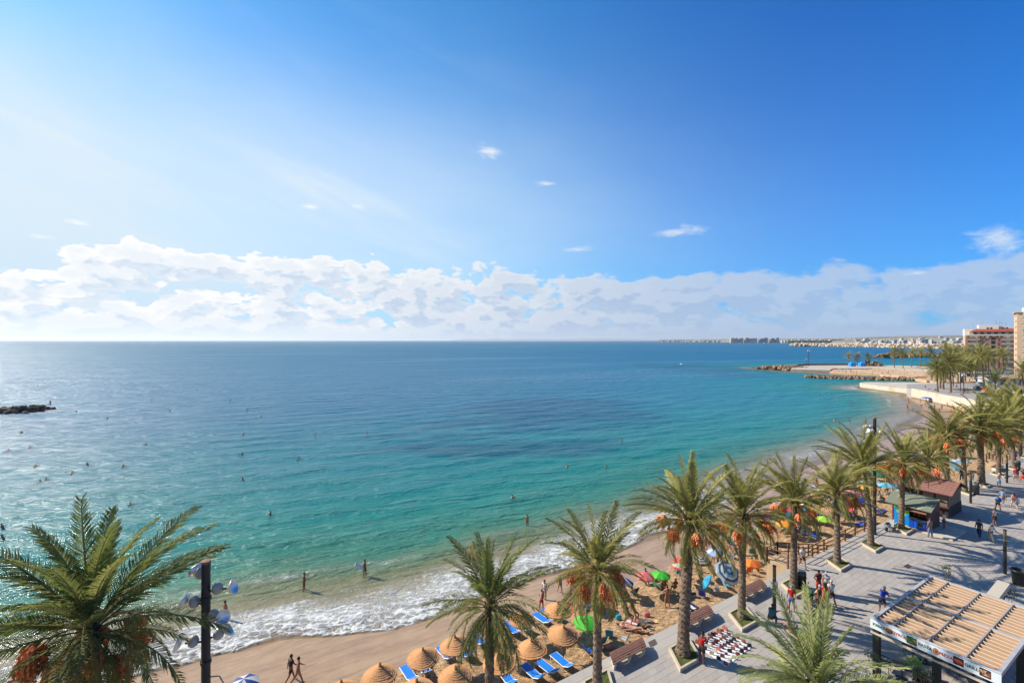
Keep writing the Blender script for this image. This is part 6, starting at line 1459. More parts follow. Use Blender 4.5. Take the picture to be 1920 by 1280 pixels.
pl = [
 (1094, 1098, ring(WH, srgb(150, 170, 180), WH, YL, PK, srgb(120, 60, 150)), 'rainbow ringed parasol behind the fruit palm', dict(r=1.0)),
 (1169, 1081, sec(ROY, WH, 1), 'blue and white segmented parasol above the navy deck chair', dict(r=.98, tilt=14, tdir=20)),
 (1209, 1073, sec(CORAL, srgb(240, 150, 140), 1), 'coral pink parasol left of a green one', dict(r=.88)),
 (1239, 1071, sec(LG, DG_, 1), 'medium green parasol just right of the coral pink one', dict(r=.85)),
 (1277, 1046, sec(srgb(240, 70, 60), srgb(226, 90, 80), 1), 'red parasol partly behind the thick palm trunk', dict(r=.75)),
 (1274, 1056, ring(LOGREEN, WH, LOGREEN, srgb(240, 200, 140), LOGREEN, srgb(220, 110, 100)), 'pale green ringed parasol in front of the red one', dict(r=.8, tilt=12, tdir=60)),
 (1314, 1045, ring(WH, MR, WH, GY, WH, MR), 'white parasol with grey and maroon rings right of the thick trunk', dict(r=.92)),
 (1339, 1029, sec(WH, srgb(150, 190, 236), 1), 'white and light blue parasol with two children below', dict(r=.8, tilt=10, tdir=200)),
 (1376, 1016, ring(WH, srgb(140, 200, 170), WH, srgb(226, 120, 110), WH, srgb(226, 120, 110)), 'white parasol with thin green and red rings near the railing', dict(r=.8)),
 (1368, 1069, ring(LB, srgb(60, 96, 130), LB, srgb(214, 222, 226), srgb(60, 96, 130), srgb(190, 208, 216)), 'big tilted parasol ringed in blue greys facing the camera', dict(r=1.15, tilt=38, tdir=-78, hgt=1.7)),
 (1410, 1049, sec(srgb(248, 150, 50), OR, 2), 'orange parasol at the paving edge behind the third bench', dict(r=.88)),
 (1319, 1086, sec(CY, srgb(30, 150, 200), 1), 'small cyan parasol tipped on its side', dict(r=.7, tilt=62, tdir=160, hgt=1.1)),
 (1101, 1157, sec(LG, DG_, 1), 'bright green parasol, the largest, beside the straw ones', dict(r=1.02, hgt=2.0, rise=.36)),
 (1516, 951, sec(CY, srgb(20, 170, 200), 1), 'cyan parasol above the striped towel by the railing', dict(r=.75)),
 (1505, 986, ring(WH, ROY, WH, ROY, WH, ROY), 'blue and white ringed parasol leaning on the seaward railing', dict(r=1.05, tilt=40, tdir=-60, hgt=1.4)),
 (1455, 969, sec(WH, srgb(120, 160, 214), 1), 'white and denim blue parasol in front of the ramp top', dict(r=.8, tilt=15, tdir=0)),
 (1409, 997, sec(WH, MR, 2), 'white parasol with one maroon segment', dict(r=.8)),
 (1665, 906, sec(LCYAN, CY, 1), 'light cyan parasol seen between lamp mast and kiosk palm', dict(r=1.25)),
 (1614, 933, c1(ROY), 'plain royal blue parasol left of the spiky palm trunk', dict(r=.8)),
 (1686, 903, sec(WH, LB, 1), 'pale white parasol beside the light cyan one', dict(r=1.0)),
 (1705, 899, sec(WH, srgb(120, 160, 214), 1), 'white and blue parasol right behind the kiosk palm', dict(r=1.0)),
 (1793, 870, c1(LCYAN), 'large pale blue parasol tipped open toward the promenade', dict(r=1.7, tilt=35, tdir=-60, hgt=1.6)),
 (1803, 861, sec(LB, WH, 1), 'blue and white parasol next to the big pale blue one', dict(r=1.3)),
 (1793, 838, c1(srgb(140, 210, 200)), 'pale teal parasol under the orange fruit of the spreading palm', dict(r=1.3)),
 (1818, 807, c1(srgb(100, 110, 190)), 'violet blue parasol behind the brown kiosk palms', dict(r=1.2)),
 (1860, 808, sec(CY, WH, 1), 'cyan and white parasol near the far ramp', dict(r=1.3)),
 (1886, 812, c1(srgb(222, 80, 90)), 'red parasol near the far ramp', dict(r=1.2)),
 (1905, 845, c1(BL), 'blue parasol folded low at the end of the far ramp', dict(r=.9, hgt=1.0)),
 (1737, 744, c1(srgb(30, 70, 200)), 'deep blue parasol below the curving sea wall', dict(r=1.6)),
 (1789, 772, c1(srgb(236, 120, 110)), 'salmon parasol below the sea wall', dict(r=1.3)),
 (1746, 756, sec(WH, LB, 1), 'white and blue parasol among bathers below the wall', dict(r=1.2)),
 (1577, 918, sec(WH, srgb(226, 120, 110), 1), 'white and salmon parasol glimpsed between two palms', dict(r=.85)),
 (1598, 948, sec(srgb(226, 60, 80), PK, 1), 'crimson parasol tilted beside the plain royal blue one', dict(r=.8, tilt=40, tdir=140)),
 (1642, 900, ring(WH, GY), 'white and grey ringed parasol near the surf', dict(r=1.0)),
 (1722, 872, sec(ROY, WH, 2), 'half blue half white parasol seen above the brown kiosk roof', dict(r=1.1)),
 (1752, 884, c1(srgb(240, 150, 140)), 'faded pink parasol behind the brown kiosk roof', dict(r=1.1)),
 (1462, 938, ring(WH, LB, WH), 'white parasol with light blue rings close to the water', dict(r=.85)),
 (1548, 929, sec(srgb(60, 150, 140), WH, 1), 'sea green and white parasol behind the fourth and fifth palms', dict(r=.85)),
 (457, 1272, sec(WH, srgb(60, 90, 160), 1), 'white and navy parasol top just above the bottom edge beside the lamp mast', dict(r=.9, hgt=1.9)),
]
for px, py, cf, lab, k in pl: parasol(px, py, cf, lab, **k)

# ---------------------------------------------------------------- loungers, chairs, towels
M_fab = mat('lounger_blue', srgb(10, 136, 240), .65, .08, 3., objvar=.06)
def lounger_parts():
    fr = MB()
    for x in (-.31, .31): fr.tube([(x, -.95, .34), (x, .42, .34)], .028, 6); fr.tube([(x, .42, .34), (x, .98, .62)], .028, 6)
    for y in (-.95, .42): fr.tube([(-.31, y, .34), (.31, y, .34)], .024, 6)
    fr.tube([(-.31, .98, .62), (.31, .98, .62)], .024, 6); seat = MB(); seat.box((0, -.27, .365), (.56, 1.34, .02)); back = MB()
    back.add([(-.28, .43, .355), (.28, .43, .355), (.28, .97, .635), (-.28, .97, .635), (-.28, .44, .335), (.28, .44, .335), (.28, .98, .615), (-.28, .98, .615)], [(0, 1, 2, 3), (7, 6, 5, 4), (0, 4, 5, 1), (1, 5, 6, 2), (2, 6, 7, 3), (3, 7, 4, 0)])
    lg = MB(); lg.tube([(0, 0, .34), (0, 0, 0)], .026, 6); return fr.mesh('frame', M_white), seat.mesh('seat', M_fab), back.mesh('backrest', M_fab), lg.mesh('leg', M_white)
LP = lounger_parts(); seaward = math.atan2(-N.x, N.y)     # rotation that sends +Y seaward
def lounger(px, py, label, yaw=0., towel=None):
    b = GS(px, py); root = empty('sun_lounger', b, seaward + math.pi + R(yaw), label, 'sun lounger', 'blue sun loungers with white frames')
    link('frame', LP[0], root); link('seat', LP[1], root); link('backrest', LP[2], root)
    for x in (-.31, .31):
        for y in (-.85, .45): link('leg', LP[3], root, (x, y, 0))
    return root
for x, y, l, w in ((767, 1272, 'blue lounger cut by the bottom edge, farthest left', 4), (794, 1258, 'blue lounger under the second straw parasol from the left', -3), (835, 1233, 'blue lounger between the second straw parasol and the palm fronds', 6), (870, 1229, 'blue lounger just left of the short palm trunk', 2), (898, 1206, 'blue lounger directly behind the short palm trunk', 0),
   (934, 1203, 'blue lounger right of the short palm trunk, half shaded', 5), (959, 1186, 'blue lounger beneath the drooping right fronds of the short palm', -4), (981, 1181, 'blue lounger with a pole shadow across, in the middle of the back row', 3), (1017, 1167, 'blue lounger second from the right of the back row', 8), (1033, 1158, 'rightmost blue lounger of the back row, below the topmost straw parasol', 12),
   (998, 1269, 'leftmost of the three blue loungers lined up by the paving', 6), (1025, 1259, 'middle one of the three blue loungers lined up by the paving, dusted with sand', 9), (1054, 1248, 'rightmost of the three blue loungers, its foot touching the paving edge', 4), (950, 1278, 'blue lounger barely showing at the bottom edge beside the palm trunk', 0)):
    lounger(x, y, l, w)
def deck_chair(px, py, yaw, col, label, frame=None):
    b = GS(px, py); root = empty('beach_chair', b, R(-yaw), label, 'beach chair'); m = cmat('canvas', col, .7)
    mb = MB(); mb.add([(-.25, .22, .30), (.25, .22, .30), (.25, -.2, .24), (-.25, -.2, .24), (-.25, .22, .28), (.25, .22, .28), (.25, -.2, .22), (-.25, -.2, .22)], [(0, 3, 2, 1), (4, 5, 6, 7), (0, 1, 5, 4), (1, 2, 6, 5), (2, 3, 7, 6), (3, 0, 4, 7)]); mb.build('seat', m, root)
    mb = MB(); mb.add([(-.25, -.2, .26), (.25, -.2, .26), (.25, -.46, .86), (-.25, -.46, .86), (-.25, -.22, .25), (.25, -.22, .25), (.25, -.48, .85), (-.25, -.48, .85)], [(0, 3, 2, 1), (4, 5, 6, 7), (0, 1, 5, 4), (1, 2, 6, 5), (2, 3, 7, 6), (3, 0, 4, 7)]); mb.build('backrest', m, root)
    mb = MB()
    for x in (-.27, .27): mb.tube([(x, -.48, .88), (x, -.2, .25), (x, .2, 0)], .013, 5); mb.tube([(x, -.3, 0), (x, .24, .3)], .013, 5); mb.tube([(x, -.32, .5), (x, .15, .5), (x, .18, .3)], .013, 5)
    mb.build('frame', M_steel, root); return root
for px, py, yw, c, l in ((1104, 1226, 60, BL, 'blue beach chair heaped with clothes near the three loungers'), (1188, 1115, -30, NV, 'navy beach chair standing empty beside the blue and white parasol'), (1171, 1203, -50, WH, 'white plastic chair with a hat on it near the nearest bench'), (1142, 1195, 10, CY, 'turquoise beach chair covered by a light blue towel'),
     (1127, 1208, -20, LB, 'light blue beach chair half behind the fruit palm trunk'), (1232, 1103, 70, GN, 'teal beach chair under the medium green parasol'), (1317, 1120, 30, ROY, 'royal blue beach chair with a bag, beside the thick trunk'), (1300, 1118, 100, NV, 'dark blue beach chair against the thick trunk'), (1364, 1104, 80, LCYAN, 'pale blue chair at the paving edge under the big ringed parasol'),
     (1206, 1172, 30, WH, 'white folding chair behind the two sunbathing women'), (1272, 1078, 0, TEAL, 'teal chair beneath the pale green ringed parasol'), (1372, 1046, -40, LB, 'grey blue chair under the thin ringed parasol'), (1410, 1040, 20, TEAL, 'teal round backed chair above the orange parasol'), (1404, 1075, 10, OR, 'orange beach chair under the orange parasol'),
     (1592, 971, 20, ROY, 'blue beach chair on the sand between the ramp and the spiky palm'), (1648, 935, -20, WH, 'white beach chair right of the lamp mast')): deck_chair(px, py, yw, c, l)
def towel(px, py, yaw, c1_, c2_, label, w=.9, l=1.7):
    b = GS(px, py); mb = MB(); nx, ny = 6, 10; rr = random.Random(int(px)); cols = [cmat('towel', c1_, .9), cmat('towel', c2_, .9)]
    vs = [(-w / 2 + w * i / nx + rr.uniform(-.015, .015), -l / 2 + l * j / ny + rr.uniform(-.02, .02), .03 + rr.uniform(0, .035)) for i in range(nx + 1) for j in range(ny + 1)]
    for i in range(nx):
        for j in range(ny): mb.mi = (j // 2) % 2; mb.f.append((i * (ny + 1) + j, (i + 1) * (ny + 1) + j, (i + 1) * (ny + 1) + j + 1, i * (ny + 1) + j + 1)); mb.m.append(mb.mi)
    mb.v = vs; o = mb.build('towel', cols, None, True, loc=b + Vector((0, 0, .04)), rot=(0, 0, R(-yaw))); tag(o, label, 'towel'); return o
for px, py, yw, a, b, l in ((1181, 1172, 40, srgb(200, 120, 110), WH, 'pink and white towel under the two sunbathing women'), (1516, 975, 60, srgb(230, 160, 90), srgb(236, 190, 130), 'orange towel hung out flat by the ramp railing'), (1397, 984, 40, WH, GY, 'white towel with grey stripes near the ramp top'), (1403, 1012, 30, PK, srgb(190, 90, 90), 'pink towel beside the ramp landing'),
     (1527, 1003, 70, NV, BL, 'navy and blue towel at the foot of the seaward railing'), (1652, 958, 60, srgb(60, 60, 130), NV, 'dark violet beach mat near the blue map panel'), (1617, 983, 70, ROY, BL, 'royal blue cloth on the sand against the lamp mast planter'), (1160, 1120, 20, srgb(60, 160, 70), WH, 'green and white towel under the blue and white parasol'),
     (1290, 1140, 60, NV, WH, 'dark striped towel beside the thick trunk and the bench'), (1100, 1133, 30, GY, NV, 'grey towel behind the bright green parasol'), (1070, 1140, 30, PK, srgb(214, 60, 60), 'red towel in front of the topmost straw parasol'), (1577, 962, 30, ROY, NV, 'blue towel between the ramp railing and the palm'), (1690, 880, 40, srgb(220, 190, 170), WH, 'pale towel above the light cyan parasol')): towel(px, py, yw, a, b, l)
def beach_bag(px, py, col, label, s=1.):
    b = GS(px, py); o = link('beach_bag', BAGM[1], None, b, (0, 0, rnd.uniform(0, 6)), 1.6 * s)
    for i, f in ((0, 1.), (1, .6)): o.material_slots[i].link = 'OBJECT'; o.material_slots[i].material = cmat('leather', tuple(x * f for x in col), .6)
    tag(o, label, 'beach bag')
for px, py, c, l in ((1160, 1160, CY, 'turquoise beach bag beside the sunbathing women'), (1229, 1090, srgb(90, 70, 60), 'brown bag in the shade of the green parasol'), (1122, 1216, MR, 'maroon bag behind the nearest bench'), (1142, 1215, srgb(200, 150, 140), 'pink bag behind the nearest bench'), (1213, 1155, PK, 'small pink bag lying alone on the open sand'), (1345, 1108, WH, 'white bag at the paving edge by the ringed parasol'), (1419, 1066, srgb(60, 50, 46), 'dark bag beside the orange parasol')): beach_bag(px, py, c, l)

# ---------------------------------------------------------------- people on the promenade
Gp = lambda x, y: G(x, y)
person(Gp(1316, 1243), 60, 'phone', 'man in a red vest over dark shorts looking at the handbag cloth', 'd', ('tee', RD), ('shorts', BK), size=1.02)
person(Gp(1484, 1146), 20, 'stand', 'man in a red shirt and bright blue shorts seen from behind', 'b', ('tee', RD), ('shorts', BL), (.25, .25, .25), size=1.0)
person(Gp(1444, 1171), 55, 'squat', 'crouching seller in a teal top beside the column light', 'e', ('long', srgb(50, 110, 120)), ('trousers', srgb(60, 60, 90)))
person(Gp(1505, 1064), 190, 'walk', 'walker in a pale aqua shirt and dark shorts behind the bin', 'b', ('tee', srgb(196, 220, 224)), ('shorts', BK), cap=(.02, .02, .02))
person(Gp(1537, 1144), -30, 'stand', 'person in dark grey clothes at the front of the shopping group', 'c', ('tee', srgb(60, 62, 66)), ('trousers', BK), (.3, .3, .3), size=.98)
person(Gp(1546, 1139), 30, 'stand', 'woman in an orange red dress within the shopping group', 'c', ('dress', srgb(220, 70, 50)), None, female=True, long=True, size=.97)
person(Gp(1559, 1134), 10, 'walk', 'man in a white shirt with a teal print and black shorts', 'b', ('tee', srgb(200, 212, 214)), ('shorts', BK), (.4, .4, .38))
person(Gp(1535, 1114), 170, 'hips', 'person in a maroon top behind the pushchair', 'd', ('tee', MR), ('shorts', RD), female=True)
person(Gp(1549, 1118), 200, 'stand', 'person in a light cap and white shirt behind the shopping group', 'b', ('tee', WH), ('shorts', GY), cap=srgb(170, 190, 206))
person(Gp(1529, 1131), 120, 'bend', 'child in pale clothes bending over the pushchair', 'b', ('tee', srgb(226, 160, 110)), ('shorts', WH), size=.72)
person(Gp(1654, 1148), 60, 'bend', 'person in a blue shirt stooping by the corner of the pergola', 'b', ('tee', srgb(20, 70, 190)), ('shorts', NV), (.5, .45, .4))
person(Gp(1744, 1007), -10, 'stand', 'customer in a grey shirt and jeans in front of the kiosk counter', 'c', ('long', srgb(130, 134, 142)), ('trousers', srgb(110, 130, 156)), (.03, .02, .02))
person(Gp(1770, 992), -40, 'phone', 'person in a loose white shirt at the side of the green kiosk', 'c', ('long', WH), ('shorts', BRN))
person(Gp(1836, 1008), -120, 'walk', 'man in navy clothes walking beside a woman in white', 'c', ('tee', NV), ('trousers', NV), cap=NV)
person(Gp(1859, 1016), 170, 'walk2', 'woman in a white top and beige trousers walking in the kiosk shade', 'c', ('tee', WH), ('trousers', srgb(196, 176, 150)), cap=WH, female=True)
person(Gp(1865, 986), -20, 'stand', 'woman in a white top and black skirt crossing the kiosk shadow', 'c', ('vest', WH), ('skirt', BK), female=True)
person(Gp(1871, 957), 30, 'walk', 'walker with a bright blue backpack and dark shorts', 'b', ('tee', LB), ('shorts', BK), (.5, .45, .35))
person(Gp(1880, 946), 40, 'walk2', 'tall walker in a light blue shirt carrying a green bag', 'b', ('tee', LB), ('shorts', srgb(120, 150, 190)))
person(Gp(1873, 913), 180, 'phone', 'woman in a pale blue dress raising her arms to take a photo', 'f', ('dress', srgb(160, 190, 220)), None, (.5, .4, .25), female=True, long=True)
person(Gp(1901, 953), 20, 'walk', 'woman in a coral top and white shorts near the right edge', 'f', ('tee', srgb(240, 140, 120)), ('shorts', WH), female=True, long=True)
person(Gp(1907, 953), 30, 'walk2', 'child in white beside the woman in the coral top', 'f', ('tee', WH), ('shorts', PK), size=.75)
person(Gp(1904, 902), 200, 'stand', 'man in a red shirt and white shorts walking towards the kiosks', 'b', ('tee', srgb(200, 50, 60)), ('shorts', WH))
person(Gp(1918, 905), 190, 'walk', 'woman in a long red dress at the right edge', 'b', ('dress', RD), None, female=True, long=True)
person(Gp(1803, 901), 0, 'stand', 'man in black clothes leaning at the stubby palm', 'e', ('tee', BK), ('trousers', BK))
person(Gp(1822, 908), 20, 'stand', 'woman in white behind the far column light', 'b', ('tee', WH), ('trousers', srgb(220, 214, 206)), female=True)
person(Gp(1908, 899), 180, 'walk2', 'woman in black behind the man in the red shirt', 'c', ('tee', BK), ('shorts', BK), female=True)
bk = link('backpack', None) if False else None
mb = MB(); mb.ball((0, 0, 0), (.17, .13, .24), 10); p_ = Gp(1871, 957)
o = mb.build('backpack', cmat('cloth', BL), None, True, loc=p_ + Vector((-.06, -.24, 1.22))); tag(o, 'bright blue backpack worn by the walker in dark shorts', 'backpack')
mb = MB(); mb.ball((0, 0, 0), (.16, .10, .18), 10); o = mb.build('shoulder_bag', cmat('cloth', GN), None, True, loc=Gp(1880, 946) + Vector((.26, -.04, .95))); tag(o, 'green shoulder bag of the tall walker in light blue', 'bag')
# chairs and sitters on the sand, bathers at the waterline
GB = lambda x, y: GS(x, y)
person(GB(545, 1277), 40, 'walk', 'walker in a black shirt and shorts at the bottom of the wet sand', 'c', ('tee', BK), ('shorts', BK), size=1.05)
person(GB(559, 1281), 60, 'walk2', 'bare chested walker in bright blue trunks at the bottom edge', 'b', None, ('trunks', BL), size=1.03)
person(GB(570, 1106), 80, 'point', 'man in a dark cap standing in the shallows before the foam', 'c', None, ('trunks', srgb(60, 60, 80)), cap=BK, lift=-.1)
person(GB(684, 1080), -70, 'point', 'bather with a white board in the shallows above the foam', 'c', None, ('trunks', MR), lift=-.1, female=True)
person(GB(988, 988), 10, 'stand', 'woman standing ankle deep near the yellow green swell', 'b', ('bra', MR), ('briefs', MR), female=True, lift=-.15)
person(GB(881, 1053), 30, 'stand', 'bather seen above the top frond of the short palm', 'b', None, ('trunks', NV), lift=-.2)
person(GB(422, 1163), 20, 'stand', 'bather hidden behind the mirror dishes of the lamp mast', 'b', None, ('trunks', NV), lift=-.1)
person(GB(1251, 1138), 10, 'hips', 'tanned man with hands on his hips on the open sand', 'b', None, ('briefs', BK), (.05, .04, .03), size=1.03)
person(GB(1323, 1036), 190, 'walk', 'woman in a white swimsuit walking down to the water', 'b', ('bra', WH), ('briefs', WH), female=True)
person(GB(1337, 1055), 160, 'stand', 'boy standing under the white and light blue parasol', 'c', None, ('trunks', RD), size=.85)
person(GB(1346, 1066), 120, 'stand', 'boy nearest the big tilted ringed parasol', 'c', None, ('trunks', MR), size=.85)
person(GB(1050, 1112), 170, 'walk', 'woman in a dark bikini walking along the wet sand', 'b', ('bra', BK), ('briefs', BK), female=True)
person(GB(1070, 1125), 100, 'stand', 'person beside the rainbow ringed parasol, seen from the side', 'b', ('bra', PK), ('briefs', PK), female=True)
person(GB(1021, 1124), 30, 'stand', 'man in a white shirt next to the topmost straw parasol', 'c', ('tee', WH), ('trunks', WH))
person(GB(1015, 1146), 10, 'bend', 'stooping person in red trunks behind the back row of loungers', 'b', None, ('trunks', RD))
person(GB(1116, 1120), -20, 'stand', 'man half hidden by the trunk of the fruit palm', 'c', None, ('trunks', NV))
L_ = [
 (1082, 1140, 200, 'sit', 'woman in a white hat sitting under the rainbow ringed parasol', 'b', ('bra', WH), ('briefs', WH), True, WH), (1112, 1138, 60, 'chair', 'man in a grey shirt lounging behind the fruit palm', 'd', ('tee', srgb(90, 100, 120)), ('shorts', NV), False, None),
 (1090, 1165, 30, 'lie2', 'sunbather lying face down left of the bright green parasol', 'c', None, ('briefs', RD), False, None),
 (1169, 1120, 150, 'chair', 'man in red shorts seated under the blue and white parasol', 'b', None, ('shorts', RD), False, None), (1160, 1124, 100, 'sit2', 'person in grey leaning forward under the blue and white parasol', 'c', ('tee', GY), ('shorts', GY), False, None),
 (1178, 1168, 120, 'sit', 'sunbathing woman with a dark top, left of her friend', 'b', ('bra', BK), ('briefs', BK), True, None), (1188, 1162, 140, 'sit', 'sunbathing woman leaning back on her arms, right of her friend', 'b', ('bra', GY), ('briefs', GY), True, None), (1176, 1180, 110, 'lie', 'sunbather lying on her back before the two sitting women', 'f', ('bra', PK), ('briefs', PK), True, None), (1192, 1184, 95, 'lie2', 'sunbather lying face down closest to the white chair', 'f', None, ('briefs', LB), True, None),
 (1211, 1094, 180, 'chair', 'person sitting in the shade of the coral pink parasol', 'd', ('tee', BK), ('shorts', BK), False, None), (1247, 1108, 20, 'chair', 'tanned bather in a maroon chair by the thick trunk', 'c', ('bra', MR), ('briefs', MR), True, None), (1266, 1112, -10, 'chair', 'elderly bather in a striped chair just left of the thick trunk', 'c', None, ('shorts', srgb(120, 50, 50)), False, None), (1240, 1112, 70, 'sit2', 'bather bending over a bag under the green parasol', 'c', None, ('trunks', NV), False, None),
 (1376, 1096, 200, 'sit', 'bather sitting at the paving edge with knees drawn up', 'c', None, ('trunks', BRN), False, None), (1412, 1072, 100, 'chair', 'bather in red reclining under the orange parasol', 'c', ('tee', RD), ('shorts', RD), False, None), (1420, 1030, 60, 'chair', 'bather in a maroon chair near the ramp landing', 'c', ('tee', MR), ('shorts', MR), False, None), (1405, 1024, 120, 'sit', 'bather leaning back above the teal chair', 'b', None, ('trunks', NV), False, None), (1414, 1016, 80, 'sit2', 'bather in green leaning forward near the ramp landing', 'd', ('tee', srgb(40, 70, 50)), ('shorts', NV), False, None),
 (1378, 1040, 0, 'stand', 'woman standing behind the third palm trunk of the beach row', 'b', ('bra', PK), ('briefs', PK), True, None), (1291, 1068, 40, 'sit', 'bather sitting right of the thick trunk', 'c', None, ('trunks', NV), False, None), (1468, 965, 30, 'sit', 'bather in a red top sitting beyond the ramp top', 'c', ('bra', RD), ('briefs', RD), True, None), (1459, 985, 150, 'sit', 'sitter in red and white beside the denim blue parasol', 'b', ('tee', srgb(214, 110, 100)), ('shorts', WH), False, None),
 (1476, 1004, 100, 'lie', 'sunbather stretched out behind the ramp railing', 'b', None, ('trunks', PK), False, None), (1522, 979, 60, 'chair', 'reddened bather sitting near the cyan parasol', 'c', None, ('trunks', RD), False, None), (1530, 973, 100, 'chair', 'second bather sitting near the cyan parasol, darker skinned', 'd', None, ('trunks', BK), False, None), (1535, 982, 140, 'sit2', 'bather in blue bent forward near the railing posts', 'c', None, ('trunks', ROY), False, None),
 (1467, 937, 20, 'stand', 'bather standing at the surf line left of a palm crown', 'c', None, ('trunks', MR), False, None), (1594, 965, 40, 'sit', 'bather with a red towel beside the crimson parasol', 'b', ('bra', RD), ('briefs', RD), True, None), (1580, 952, 200, 'stand', 'bather standing between the crimson parasol and a palm', 'c', None, ('trunks', MR), False, None), (1602, 973, 100, 'chair', 'bather reclining in front of the crimson parasol', 'c', None, ('trunks', BRN), False, None), (1585, 975, 60, 'sit', 'woman in orange sitting by the ramp rails', 'b', ('bra', OR), ('briefs', OR), True, None),
 (1664, 925, 20, 'chair', 'bather sitting under the light cyan parasol', 'd', None, ('trunks', BK), False, None), (1677, 930, 60, 'sit2', 'bather with dark hair sitting right of the light cyan parasol', 'c', None, ('trunks', BRN), False, None), (1702, 920, 20, 'sit', 'bather in a white and red top above the green roof', 'b', ('tee', srgb(220, 160, 150)), ('shorts', WH), False, None), (1710, 922, 70, 'chair', 'bather in black just above the green roof', 'c', ('tee', BK), ('shorts', BK), False, None), (1652, 941, 130, 'sit', 'bather in grey and white below the lamp mast clamps', 'c', ('tee', WH), ('shorts', GY), False, None), (1659, 899, 10, 'stand', 'bather in red standing near the surf behind the cyan parasol', 'b', ('bra', RD), ('briefs', RD), True, None),
 (1846, 838, 30, 'walk', 'woman walking on the sand beyond the far ramp', 'b', ('bra', OR), ('briefs', OR), True, None), (1768, 890, 60, 'sit', 'bather sitting behind the brown kiosk roof', 'b', None, ('trunks', RD), False, None), (1742, 894, 120, 'lie', 'sunbather lying behind the brown kiosk roof', 'b', ('bra', WH), ('briefs', WH), True, None),
]
for px, py, yw, pose, lab, skn, top, bot, fem, cap in L_: person(GB(px, py), yw, pose, lab, skn, top, bot, female=fem, long=fem, cap=cap, lift=.03 if pose != 'chair' else .0)
# more bathers and mats glimpsed between the palms, and on the far sands
rz = random.Random(77)
swc = [('navy', NV), ('red', RD), ('black', BK), ('maroon', MR), ('light blue', LB), ('pink', PK), ('white', WH), ('orange', OR), ('teal', TEAL), ('royal blue', ROY)]
seen = set()
def crowd(pts, grp, place, tiny=False):
    for i, (x, y) in enumerate(pts):
        nm, c = swc[rz.randrange(len(swc))]; fem = rz.random() < .5; pose = rz.choice(['stand', 'walk', 'walk2', 'sit', 'lie', 'sit2', 'lie2', 'sit', 'lie']); vb = {'stand': 'standing', 'walk': 'striding', 'walk2': 'strolling', 'sit': 'sitting back', 'sit2': 'sitting bent forward', 'lie': 'lying face up', 'lie2': 'lying face down'}[pose]
        p = GB(x, y) if not tiny else G(x, y, -3.9)
        person(p, rz.uniform(0, 360), pose, 'bather in %s swimwear %s %s' % (nm, vb, place), rz.choice('abbcf'), ('bra', c) if fem else None, ('briefs' if fem else 'trunks', c), female=fem, long=fem, group=grp, eyes=False, lift=.03)
near = [(rz.uniform(1440, 1720), 0) for _ in range(40)]
pts = []
for x, _ in near:
    lo = 1000 - (x - 1480) * .30 - 22; hi = lo - 62 + (x - 1440) * .08; pts.append((x, rz.uniform(hi, lo)))
crowd(pts, 'bathers between the palms of the middle beach', 'between the middle palms')
pts = [(rz.uniform(1740, 1905), 0) for _ in range(40)]; pts = [(x, rz.uniform(792 + (x - 1740) * .05, 868 - (x - 1740) * .22)) for x, _ in pts]
crowd(pts, 'bathers on the crowded sand behind the far ramp', 'on the sand behind the far ramp')
pts = [(rz.uniform(1700, 1790), 0) for _ in range(26)]; pts = [(x, rz.uniform(753 + max(0, (x - 1735)) * .16, 777 + (x - 1700) * .05)) for x, _ in pts]
crowd(pts, 'bathers on the sand below the sea wall', 'on the sand below the curving wall')
pts = [(rz.uniform(1560, 1760), 0) for _ in range(44)]; pts = [(x, 692.5 + (x - 1560) * .012 + rz.uniform(.0, 5 + (x - 1560) * .075)) for x, _ in pts]
crowd(pts, 'bathers on the sand round the far pool', 'on the sand round the far pool', True)
tcol = [('red', RD), ('navy', NV), ('white', WH), ('teal', TEAL), ('orange', OR), ('yellow', YL), ('pink', PK), ('blue', BL), ('green', GN), ('violet', srgb(110, 60, 150))]
for i in range(44):
    x = rz.uniform(1440, 1890); hi = 1000 - (x - 1480) * .30 - 24 if x < 1740 else 868 - (x - 1740) * .22; y = rz.uniform(hi - 55 + (x - 1440) * .06, hi)
    (n1_, a_), (n2_, b_) = rz.sample(tcol, 2); towel(x, y, rz.uniform(0, 180), a_, b_, '%s and %s striped towel on the %s beach between bathers' % (n1_, n2_, 'middle' if x < 1740 else 'far'), 1.0, 1.9)
fpar = [((1566, 690), 'red', RD), ((1576, 691), 'green', GN), ((1590, 690), 'light blue', LB), ((1640, 690), 'yellow', YL), ((1655, 692), 'pink', PK), ((1686, 699), 'sandy', BG), ((1724, 706), 'brown', BRN), ((1733, 705), 'scarlet', RD), ((1742, 703), 'white', WH), ((1748, 706), 'salmon', srgb(240, 120, 110)), ((1756, 702), 'orange', OR), ((1765, 709), 'navy', NV)]
for (x, y), nm, c in fpar:
    z = -3.9; p = G(x, y, z + 2.1); parasol(0, 0, c1(c), 'tiny looking %s parasol on the far pool beach' % nm, r=1.6, hgt=2.1, loc=Vector((p.x, p.y, z)))
